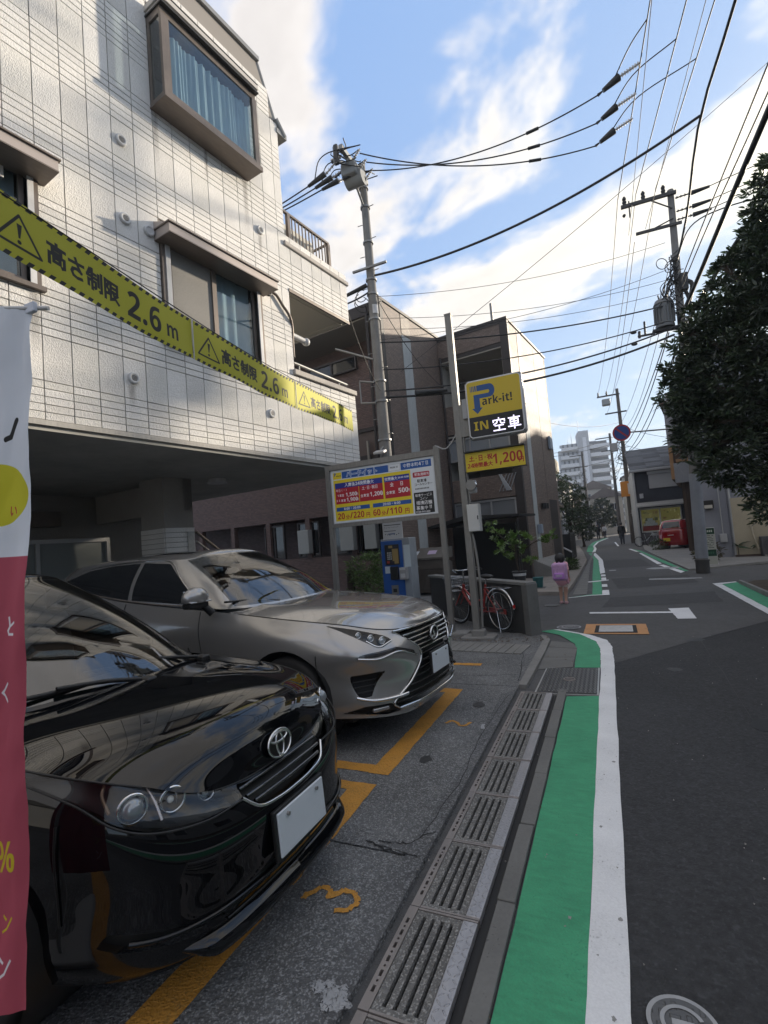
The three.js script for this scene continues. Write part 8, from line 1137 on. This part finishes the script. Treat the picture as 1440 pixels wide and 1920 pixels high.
{ // the big evergreen on the right
  const t = thing('evergreen_tree', 'large dark evergreen tree leaning over the right side of the street', 'tree');
  const blobs = [[2.65, 4.2, -10.9, 1.15, 1.35, 1.1], [3.4, 5.3, -10.8, 1.35, 1.4, 1.2], [4.1, 6.7, -10.7, 1.3, 1.35, 1.2, 0.9], [2.9, 2.9, -10.8, 1.05, 1.0, 1.0], [3.3, 1.85, -10.5, 0.9, 0.7, 0.8], [2.0, 3.9, -11.0, 0.6, 0.95, 0.7, 1.1], [2.1, 5.0, -11.0, 0.5, 0.55, 0.6, 1], [4.5, 4.4, -10.5, 1.6, 2.4, 1.5, 0.7], [3.0, 6.3, -10.9, 0.55, 0.6, 0.6], [1.8, 3.2, -11, 0.4, 0.4, 0.4, 1], [2.75, 1.55, -10.6, 0.4, 0.35, 0.4, 1], [3.6, 7.6, -10.8, 0.5, 0.5, 0.5], [1.75, 3.1, -10.9, 0.45, 0.5, 0.5, 1.6], [2.25, 2.55, -10.8, 0.6, 0.5, 0.6, 1.5], [1.6, 3.9, -10.9, 0.4, 0.55, 0.5, 1.6], [1.7, 4.7, -10.9, 0.4, 0.45, 0.5, 1.4]];
  const tips = blobTips(blobs, 210, 0.5); limbs(t, V(4.5, 0, -10.5), 3.2, 0.17, tips.filter((_, i) => i % 30 === 0).map((q) => q[0]));
  crown(t, 'crown', leafGeo(0.115, 0.038), leafMat([1, 1, 1], 0.36, 0.45), tips, 26, 0.095, [0.066, 0.095, 0.045]);
}
function smallTree(name, lab, cat, base, h, r, blobs, dens, leaf, per, sp, tint, gloss = 0.5) { const t = thing(name, lab, cat); const tips = blobTips(blobs, dens); limbs(t, base, h, r, tips.filter((_, i) => i % Math.max(1, Math.floor(tips.length / 9)) === 0).map((q) => q[0])); crown(t, 'crown', leaf, leafMat([1, 1, 1], gloss, 0.25), tips, per, sp, tint); return t; }
smallTree('street_tree', 'bushy green tree overhanging the left pavement down the street', 'tree', V(-2.0, 0, -30), 2.4, 0.1, [[-1.9, 3.4, -30, 0.85, 0.9, 0.9], [-1.55, 2.7, -29.6, 0.75, 0.8, 0.8], [-1.7, 1.8, -29.8, 0.65, 0.7, 0.7], [-2.2, 4.2, -30.3, 0.5, 0.5, 0.5]], 260, leafGeo(0.10, 0.045), 14, 0.1, [0.05, 0.085, 0.025]);
smallTree('street_tree', 'darker rounded shrub tree further along the left pavement', 'tree', V(-1.75, 0, -41), 1.6, 0.08, [[-1.7, 2.1, -41, 0.8, 1.2, 0.9], [-1.4, 1.3, -40.5, 0.6, 0.8, 0.6]], 220, leafGeo(0.13, 0.06), 12, 0.12, [0.03, 0.055, 0.022]);
smallTree('far_tree', 'dark tree crown at the vanishing end of the street', 'tree', V(-0.6, 0, -72), 2.2, 0.12, [[-0.5, 3.4, -72, 1.3, 1.5, 1.2], [0.4, 2.4, -71, 0.9, 1.1, 0.9]], 90, leafGeo(0.22, 0.1), 12, 0.2, [0.03, 0.05, 0.022]);
smallTree('garden_shrub', 'feathery green shrub beside the blue payment machine', 'shrub', V(-4.95, 0, -9.9), 0.7, 0.03, [[-4.95, 1.0, -9.9, 0.42, 0.32, 0.35], [-4.9, 0.55, -9.8, 0.42, 0.45, 0.36], [-4.7, 1.3, -9.9, 0.2, 0.2, 0.2]], 2300, leafGeo(0.085, 0.018), 12, 0.07, [0.13, 0.22, 0.05], 0.6);
tag(put('tree_stump', [cyl(0.085, 0.1, 1.05, -5.28, 0.52, -9.75, 14), cyl(0.08, 0.085, 0.02, -5.28, 1.055, -9.75, 14)], bark), 'cut brown tree stump beside the feathery shrub', 'stump');
{ // maple in a pot on the wall end
  const t = thing('potted_maple', 'thin bright green maple in a pot at the end of the ribbed wall', 'plant'); const px = -1.62, pz = -9.75;
  put('pot', [cyl(0.13, 0.10, 0.22, px, 0.72, pz, 20), tf(new THREE.TorusGeometry(0.13, 0.014, 8, 24).rotateX(Math.PI / 2), px, 0.83, pz)], mat(0.03, 0.5), t); put('pot_band', cyl(0.128, 0.124, 0.05, px, 0.78, pz, 20), M.white, t); put('stand', b2(px - 0.18, px + 0.18, 0, 0.61, pz - 0.18, pz + 0.18), mat(0.04, 0.8), t);
  const ends = [[-2.1, 1.72], [-1.95, 1.55], [-1.85, 1.42], [-1.9, 1.25], [-1.75, 1.05], [-1.42, 1.1], [-1.5, 1.3], [-1.35, 1.5], [-1.45, 1.62], [-1.1, 1.42], [-1.0, 1.48], [-1.7, 1.35], [-1.6, 1.5]].map(([x, y]) => V(x, y, pz + rnd(-0.25, 0.25)));
  put('trunk', [tube([V(px, 0.8, pz), V(px - 0.03, 1.05, pz), V(px - 0.02, 1.35, pz)], 0.016, 8)], bark, t); put('branch', ends.map((e) => tube([V(px - 0.02, rnd(0.95, 1.3), pz), V().lerpVectors(V(px, 1.15, pz), e, 0.5).add(V(0, 0.05, 0)), e], 0.006, 5)), bark, t);
  const s = new THREE.Shape(); for (let i = 0; i < 10; i++) { const a = -0.4 + i / 9 * (Math.PI + 0.8), r = i % 2 ? 0.035 : 0.085 - Math.abs(i - 4.5) * 0.006; i ? s.lineTo(Math.cos(a) * r, Math.sin(a) * r) : s.moveTo(Math.cos(a) * r, Math.sin(a) * r); } s.closePath(); const lg = flat(new THREE.ShapeGeometry(s).rotateX(Math.PI / 2));
  const tips = []; for (const e of ends) for (let k = 0; k < 4; k++) tips.push([e.clone().add(V(rnd(-0.14, 0.14), rnd(-0.1, 0.1), rnd(-0.14, 0.14))), V(rnd(-0.3, 0.3), 0.3, rnd(-0.3, 0.3)).normalize()]);
  crown(t, 'leaves', lg, leafMat([1, 1, 1], 0.55, 0.4), tips, 4, 0.05, [0.16, 0.27, 0.055]);
}
for (const [x, z, s, lab, c] of [[-1.35, -18.9, 1, 'small green potted plant by the pavement before the fence', [0.09, 0.15, 0.03]], [2.35, -29.5, 1.4, 'low green bush at the shop forecourt corner', [0.06, 0.10, 0.03]], [3.0, -20.0, 1.5, 'dry brownish bush in the bed behind the wrapped pole', [0.085, 0.075, 0.03]], [3.25, -12.3, 1.1, 'grassy tuft in the planting bed under the tree', [0.05, 0.085, 0.03]]]) { const t = thing('small_bush', lab, 'bush'); put('stem', [0, 1, 2].map((k) => rod(V(x, 0.02, z), V(x + rnd(-0.1, 0.1) * s, 0.25 * s, z + rnd(-0.1, 0.1) * s), 0.01)), bark, t); crown(t, 'foliage', leafGeo(0.12, 0.03), leafMat([1, 1, 1], 0.6, 0.3), blobTips([[x, 0.22 * s, z, 0.26 * s, 0.2 * s, 0.26 * s]], 5200 / (s * s * s)), 8, 0.06, c); }
for (const [x, z, lab] of [[4.15, -21.3, 'palm-like weed in front of the beige wall'], [4.75, -21.3, 'second weed nearer the air conditioner']]) { const t = thing('weed', lab, 'plant'); put('stem', rod(V(x, 0, z), V(x, 0.4, z), 0.012), bark, t); crown(t, 'leaves', leafGeo(0.3, 0.06, 0.2, 0.5), leafMat([1, 1, 1], 0.6, 0.3), [[V(x, 0.42, z), V(0, 0.6, 0)]], 12, 0.02, [0.05, 0.09, 0.04]); }
{ const p = thing('teal_pot', 'teal square plant pot on the pavement near the child', 'pot', [-1.78, 0.09, -13.5]); put('pot', [new THREE.CylinderGeometry(0.17, 0.13, 0.26, 4).rotateY(0.785).translate(0, 0.13, 0)], mat([0.02, 0.10, 0.105], 0.5), p); put('rim', [new THREE.CylinderGeometry(0.18, 0.175, 0.04, 4).rotateY(0.785).translate(0, 0.255, 0)], mat([0.02, 0.11, 0.115], 0.5), p); put('saucer', rbox(0.34, 0.03, 0.3, 0.01, 0, 0.0, 0), mat(0.1, 0.7), p); }
{ const l = []; for (let k = 0; k < 110; k++) l.push(tf(leafGeo(rnd(0.02, 0.05), 0.02), rnd(-2.6, -0.95), 0.045, rnd(-7.55, -7.2), rnd(-0.4, 0.4), rnd(0, 6), 0)); for (let k = 0; k < 60; k++) l.push(tf(leafGeo(rnd(0.02, 0.04), 0.015), rnd(-0.9, -0.52), 0.016, rnd(-7, 2), 0, rnd(0, 6), 0)); tag(stuff(put('dry_leaves', l, leafMat([0.13, 0.085, 0.05], 0.8, 0.1))), 'scattered dry leaves along the kerb and sign pole foot', 'leaves'); }
// ---------------------------------------------------------------- people: one smooth surface per body, clothes on top
function blobMesh(bones, cell, pad = 0.05) {              // bones: [a, b, ra, rb]; joined by a smooth minimum
  const mn = V(1e9, 1e9, 1e9), mx = V(-1e9, -1e9, -1e9); for (const [a, b, ra, rb] of bones) for (const [p, r] of [[a, ra], [b, rb]]) { mn.min(V(p.x - r, p.y - r, p.z - r)); mx.max(V(p.x + r, p.y + r, p.z + r)); }
  const size = Math.max(mx.x - mn.x, mx.y - mn.y, mx.z - mn.z) + pad * 2, c = V().addVectors(mn, mx).multiplyScalar(0.5), res = Math.min(110, Math.ceil(size / cell)), mc = new MarchingCubes(res, new THREE.MeshBasicMaterial(), false, false, 400000), h = size / 2, kf = 0.028;
  const ba = V(), pa = V(), p = V();
  for (let k = 0; k < res; k++) for (let j = 0; j < res; j++) for (let i = 0; i < res; i++) { p.set(c.x + (i - res / 2) / (res / 2) * h, c.y + (j - res / 2) / (res / 2) * h, c.z + (k - res / 2) / (res / 2) * h); let d = 1e3; for (const [a, b, ra, rb] of bones) { ba.subVectors(b, a); pa.subVectors(p, a); const t = clamp(pa.dot(ba) / (ba.lengthSq() || 1)), e = pa.addScaledVector(ba, -t).length() - lerp(ra, rb, t); const q = Math.max(kf - Math.abs(d - e), 0) / kf; d = Math.min(d, e) - q * q * kf * 0.25; } mc.field[i + j * res + k * res * res] = -d; }
  mc.isolation = 0; mc.update(); const n = mc.count, g = new THREE.BufferGeometry(); const pos = new Float32Array(mc.positionArray.slice(0, n * 3)); for (let i = 0; i < n; i++) { pos[i * 3] = c.x + pos[i * 3] * h; pos[i * 3 + 1] = c.y + pos[i * 3 + 1] * h; pos[i * 3 + 2] = c.z + pos[i * 3 + 2] * h; }
  g.setAttribute('position', new THREE.BufferAttribute(pos, 3)); g.setAttribute('normal', new THREE.BufferAttribute(new Float32Array(mc.normalArray.slice(0, n * 3)), 3)); g.setAttribute('uv', new THREE.BufferAttribute(new Float32Array(n * 2), 2)); return g;
}
function person(lab, pos, yaw, H, o) {                   // faces -z; limbs by pose
  const P = thing('person', lab, 'person', pos, yaw), k = H / 1.0, v = (x, y, z) => V(x * k, y * k, z * k), b = (A, B, ra, rb) => [A, B, ra * k, rb * k], w = o.w || 1;
  const hip = 0.50, sh = 0.80, st = o.stride ?? 0.07, hd = 0.935 - (o.child ? 0.025 : 0), hr = o.child ? 0.086 : 0.06;
  const L = { hL: v(-0.05, hip, 0), kL: v(-0.052, 0.275, -st * 0.6), aL: v(-0.052, 0.045, st * 0.2), tL: v(-0.055, 0.022, -0.075 + st * 0.2), hR: v(0.05, hip, 0), kR: v(0.052, 0.275, -st * 0.1), aR: v(0.052, 0.05, st * 1.1), tR: v(0.055, 0.022, -0.07 + st * 1.1) };
  const a = o.arm || 0.05, S = { sL: v(-0.095 * w, sh - 0.01, 0), eL: v(-0.135 * w, 0.635, 0.03), wL: v(-0.13 * w - 0.01, 0.50, -a), sR: v(0.095 * w, sh - 0.01, 0), eR: v(0.135 * w, 0.635, 0.035), wR: v(0.14 * w, 0.50, -0.02) };
  const hand = (W, s) => { const r = []; for (let f = 0; f < 4; f++) { const x = W.x + (f - 1.5) * 0.003 * k, z = W.z + (f - 1.5) * 0.011 * k; const l = [0.032, 0.038, 0.036, 0.028][f]; r.push(b(V(x, W.y - 0.03 * k, z), V(x - s * 0.006 * k, W.y - (0.03 + l) * k, z), 0.0062, 0.005)); } r.push(b(W, V(W.x, W.y - 0.035 * k, W.z), 0.014, 0.018)); r.push(b(V(W.x, W.y - 0.015 * k, W.z - 0.014 * k), V(W.x - s * 0.004 * k, W.y - 0.045 * k, W.z - 0.03 * k), 0.007, 0.005)); return r; };
  put('body', blobMesh([b(v(0, hip, 0), v(0, 0.66, 0.005), 0.075 * w, 0.07 * w), b(v(0, 0.66, 0), v(0, sh - 0.03, 0), 0.07 * w, 0.072 * w), b(S.sL, S.sR, 0.038, 0.038), b(v(0, sh, 0), v(0, hd - 0.05, -0.005), 0.03, 0.028), b(v(0, hd - 0.012, -0.012), v(0, hd + 0.008, 0.002), hr * 0.84, hr * 0.95), b(v(0, hd - 0.02, -0.07), v(0, hd - 0.025, -0.075), 0.010, 0.008), b(v(-hr, hd - 0.01, 0), v(-hr - 0.004, hd - 0.012, 0.006), 0.012, 0.010), b(v(hr, hd - 0.01, 0), v(hr + 0.004, hd - 0.012, 0.006), 0.012, 0.010),
    b(L.hL, L.kL, 0.055, 0.036), b(L.kL, L.aL, 0.036, 0.022), b(L.aL, L.tL, 0.022, 0.018), b(L.hR, L.kR, 0.055, 0.036), b(L.kR, L.aR, 0.036, 0.022), b(L.aR, L.tR, 0.022, 0.018), b(S.sL, S.eL, 0.032, 0.024), b(S.eL, S.wL, 0.024, 0.016), b(S.sR, S.eR, 0.032, 0.024), b(S.eR, S.wR, 0.024, 0.016), ...hand(S.wL, -1), ...hand(S.wR, 1)], (o.cell || 0.012) * k), mat([0.42, 0.24, 0.17], 0.6), P, true);
  put('face', [ball(0.0085 * k, -0.026 * k, (hd + 0.004) * k, (-hr * 0.84 - 0.008) * k), ball(0.0085 * k, 0.026 * k, (hd + 0.004) * k, (-hr * 0.84 - 0.008) * k), rbox(0.03 * k, 0.006 * k, 0.008 * k, 0.002 * k, 0, (hd - 0.045) * k, (-hr * 0.8 - 0.004) * k)], mat(0.02, 0.5), P);
  put('hair', blobMesh(o.long ? [b(v(0, hd + 0.012, 0.014), v(0, hd + 0.014, 0.018), hr + 0.014, hr + 0.012), b(v(-0.03, hd - 0.02, 0.045), v(-0.035, hd - 0.115, 0.055), 0.05, 0.035), b(v(0.03, hd - 0.02, 0.045), v(0.035, hd - 0.115, 0.055), 0.05, 0.035), b(v(0, hd - 0.02, 0.05), v(0, hd - 0.12, 0.06), 0.05, 0.035)] : [b(v(0, hd + 0.014, 0.012), v(0, hd + 0.012, 0.018), hr + 0.008, hr + 0.006)], (o.cell || 0.012) * k), mat([0.012, 0.010, 0.009], 0.55), P, true);
  const G = o.grow || 0.012;
  put('top', blobMesh([b(v(0, hip + (o.topLow || 0.03), 0), v(0, 0.66, 0.005), (0.078 + (o.flare || 0)) * w + G, 0.072 * w + G), b(v(0, 0.66, 0), v(0, sh - 0.03, 0), 0.072 * w + G, 0.074 * w + G), b(S.sL, S.sR, 0.04 + G * 0.7, 0.04 + G * 0.7), b(S.sL, o.short ? V().lerpVectors(S.sL, S.eL, 0.6) : S.eL, 0.036 + G, 0.03 + G), b(S.sR, o.short ? V().lerpVectors(S.sR, S.eR, 0.6) : S.eR, 0.036 + G, 0.03 + G), ...(o.short ? [] : [b(S.eL, V().lerpVectors(S.eL, S.wL, 0.9), 0.028 + G, 0.022 + G), b(S.eR, V().lerpVectors(S.eR, S.wR, 0.9), 0.028 + G, 0.022 + G)])], (o.cell || 0.012) * k), mat(o.top, 0.85), P, true);
  const lo = o.shorts ? 0.55 : 0.95; put(o.shorts ? 'shorts' : 'trousers', blobMesh([b(v(0, hip + 0.05, 0), v(0, hip - 0.02, 0), 0.085 * w, 0.088 * w), b(L.hL, o.shorts ? V().lerpVectors(L.hL, L.kL, lo) : L.kL, 0.064, o.shorts ? 0.058 : 0.046), b(L.hR, o.shorts ? V().lerpVectors(L.hR, L.kR, lo) : L.kR, 0.064, o.shorts ? 0.058 : 0.046), ...(o.shorts ? [] : [b(L.kL, V().lerpVectors(L.kL, L.aL, 0.95), 0.046, 0.036), b(L.kR, V().lerpVectors(L.kR, L.aR, 0.95), 0.046, 0.036)])], (o.cell || 0.012) * k), mat(o.low, 0.85), P, true);
  for (const [A, B] of [[L.aL, L.tL], [L.aR, L.tR]]) put('shoe', blobMesh([b(A.clone().add(v(0, -0.012, 0.012)), B, 0.03, 0.027), b(V(A.x, 0.012 * k, A.z + 0.012 * k), V(B.x, 0.012 * k, B.z), 0.024, 0.024)], 0.01 * k), mat(o.shoe || [0.03, 0.03, 0.03], 0.6), P, true);
  return { P, v, k, b };
}
{ // the child in the side street mouth
  const { P, v, k, b } = person('child with a big lilac backpack and pink shorts walking away at the kerb', [-0.99, 0, -11.2], -0.12, 1.04, { child: 1, long: 1, short: 1, shorts: 1, stride: 0.06, top: [0.80, 0.42, 0.48], low: [0.72, 0.55, 0.50], shoe: [0.45, 0.27, 0.28], flare: 0.05, topLow: -0.005, cell: 0.0115, arm: 0.09 });
  const lil = mat([0.76, 0.46, 0.76], 0.7, { map: T.wear });
  const bp = put('backpack', [new RoundedBoxGeometry(0.30 * k, 0.36 * k, 0.13 * k, 4, 0.06 * k).translate(0, 0.655 * k, 0.145 * k)], lil, P);
  put('backpack_pocket', [new RoundedBoxGeometry(0.2 * k, 0.13 * k, 0.05 * k, 3, 0.024 * k).translate(0, 0.575 * k, 0.22 * k)], mat([0.48, 0.23, 0.60], 0.7), bp); put('pocket_print', [new RoundedBoxGeometry(0.12 * k, 0.05 * k, 0.012 * k, 2, 0.005 * k).translate(0, 0.58 * k, 0.246 * k)], mat([0.45, 0.35, 0.5], 0.7), bp);
  put('strap', [-1, 1].map((s) => tube([v(s * 0.07, 0.80, 0.10), v(s * 0.075, 0.845, 0.02), v(s * 0.075, 0.78, -0.085), v(s * 0.09, 0.62, -0.07), v(s * 0.11, 0.54, 0.09)], 0.013 * k, 6)), lil, bp); put('handle', tube([v(-0.03, 0.815, 0.13), v(0, 0.85, 0.13), v(0.03, 0.815, 0.13)], 0.007 * k, 6), lil, bp); put('piping', [tube([v(-0.11, 0.52, 0.213), v(-0.12, 0.72, 0.21), v(-0.06, 0.8, 0.2), v(0.06, 0.8, 0.2), v(0.12, 0.72, 0.21), v(0.11, 0.52, 0.213)], 0.005 * k, 6)], mat([0.5, 0.33, 0.58], 0.6), bp);
  put('hair_bow', [ball(0.02 * k, 0.035 * k, 0.955 * k, 0.075 * k, 1.3, 0.8, 0.7)], M.white, P); put('jacket_at_waist', blobMesh([b(v(0.09, 0.56, 0.06), v(0.13, 0.43, 0.07), 0.045, 0.03), b(v(-0.1, 0.6, 0.03), v(-0.15, 0.55, 0.04), 0.04, 0.03)], 0.012 * k), mat([0.50, 0.26, 0.32], 0.85), P, true);
}
person('person in black walking away beside the far pole', [0.93, 0, -41.3], 0, 1.62, { top: [0.012, 0.013, 0.016], low: [0.04, 0.045, 0.06], cell: 0.016 });
person('person in dark clothes far off at the left of the street', [-1.0, 0, -60], 0.2, 1.62, { top: [0.012, 0.012, 0.014], low: [0.02, 0.02, 0.025], cell: 0.02 });
person('person in a pale top beside the dark dressed walker far off', [-0.35, 0, -62.5], -0.1, 1.55, { top: [0.5, 0.5, 0.52], low: [0.03, 0.03, 0.05], cell: 0.02 });
// ---------------------------------------------------------------- flag at the left edge
{
  const F = thing('advertising_flag', 'tall white and crimson fabric advertising flag at the left edge', 'flag');
  const ft = canvasTex(512, 1536, (g, w, h) => {
    g.fillStyle = '#dfe3ea'; g.fillRect(0, 0, w, h * 0.372); g.fillStyle = '#b04a5c'; g.fillRect(0, h * 0.372, w, h);
g.strokeStyle = '#1a1a1a'; g.lineWidth = 12; g.lineCap = 'round'; g.beginPath(); g.moveTo(456, 262); g.lineTo(436, 300); g.lineTo(420, 306); g.stroke();
    g.fillStyle = '#c9c21e'; g.beginPath(); g.ellipse(400, 432, 104, 70, 0, 0, 7); g.fill(); write(g, 'い', 440, 456, 26, '#b5402f', { w: 0.14 });
    write(g, 'と', 430, 702, 44, '#e2dfe3', { w: 0.13 }); write(g, 'く', 406, 846, 44, '#e2dfe3', { w: 0.13 }); write(g, '%', 398, 1176, 74, '#c9b21e'); write(g, 'ン', 424, 1332, 42, '#c9b21e', { w: 0.13 }); write(g, 'ン', 420, 1414, 52, '#e2dfe3', { w: 0.12 });
  });
  // cloth: its free edge hangs at the right, the pole stands beyond the left edge of the picture
  const top = 2.352, bot = 0.45, W = 0.40, pos = [], uv = [], idx = [], nx = 40, ny = 70;
  const ex = (t) => lerp(-1.432, -1.521, t), ez = (t) => lerp(-0.867, -0.829, t);
  for (let j = 0; j <= ny; j++) for (let i = 0; i <= nx; i++) { const f = i / nx, t = j / ny, q = (1 - f) * W; const wave = (0.006 * noise3.noise(f * 7, t * 13, 1.5) + 0.004 * noise3.noise(f * 18, t * 30, 4.5)) + 0.004 * Math.sin(t * 9 + f * 3) + 0.003 * Math.sin(t * 26 + f * 9) * f + 0.004 * Math.sin(f * 26 + t * 4) * (t > 0.02 ? 1 : 0); pos.push(ex(t) - q * 0.92 + 0.002 * Math.sin(t * 17), lerp(top, bot, t) + 0.03 * (1 - f) * (1 - t) - 0.03 * (1 - f) * t, ez(t) + q * 0.385 + wave); uv.push(f, 1 - t); }
  for (let j = 0; j < ny; j++) for (let i = 0; i < nx; i++) { const a = j * (nx + 1) + i; idx.push(a, a + nx + 1, a + 1, a + 1, a + nx + 1, a + nx + 2); }
  const g = new THREE.BufferGeometry(); g.setAttribute('position', new THREE.Float32BufferAttribute(pos, 3)); g.setAttribute('uv', new THREE.Float32BufferAttribute(uv, 2)); g.setIndex(idx); g.computeVertexNormals();
  put('cloth', g, mat(0.9, 0.7, { map: ft, side: THREE.DoubleSide, }), F, true);
  const q = (x, y) => V(-1.43 - (1 - x) * W * 0.92, y, -0.867 + (1 - x) * W * 0.385);
  put('cross_pole', rod(q(-0.05, top + 0.035), q(1.12, top - 0.008), 0.006), M.white, F); put('pole', rod(q(-0.06, 0), q(-0.06, 2.7), 0.014), M.white, F); put('loop', [rbox(0.045, 0.03, 0.014, 0.004, q(0.99, 0).x, top - 0.004, q(0.99, 0).z)], mat([0.6, 0.63, 0.7], 0.7), F); put('base', rbox(0.36, 0.12, 0.36, 0.04, q(-0.06, 0).x, 0.09, q(-0.06, 0).z), M.plasticGrey, F);
}
renderer.render(scene, camera);
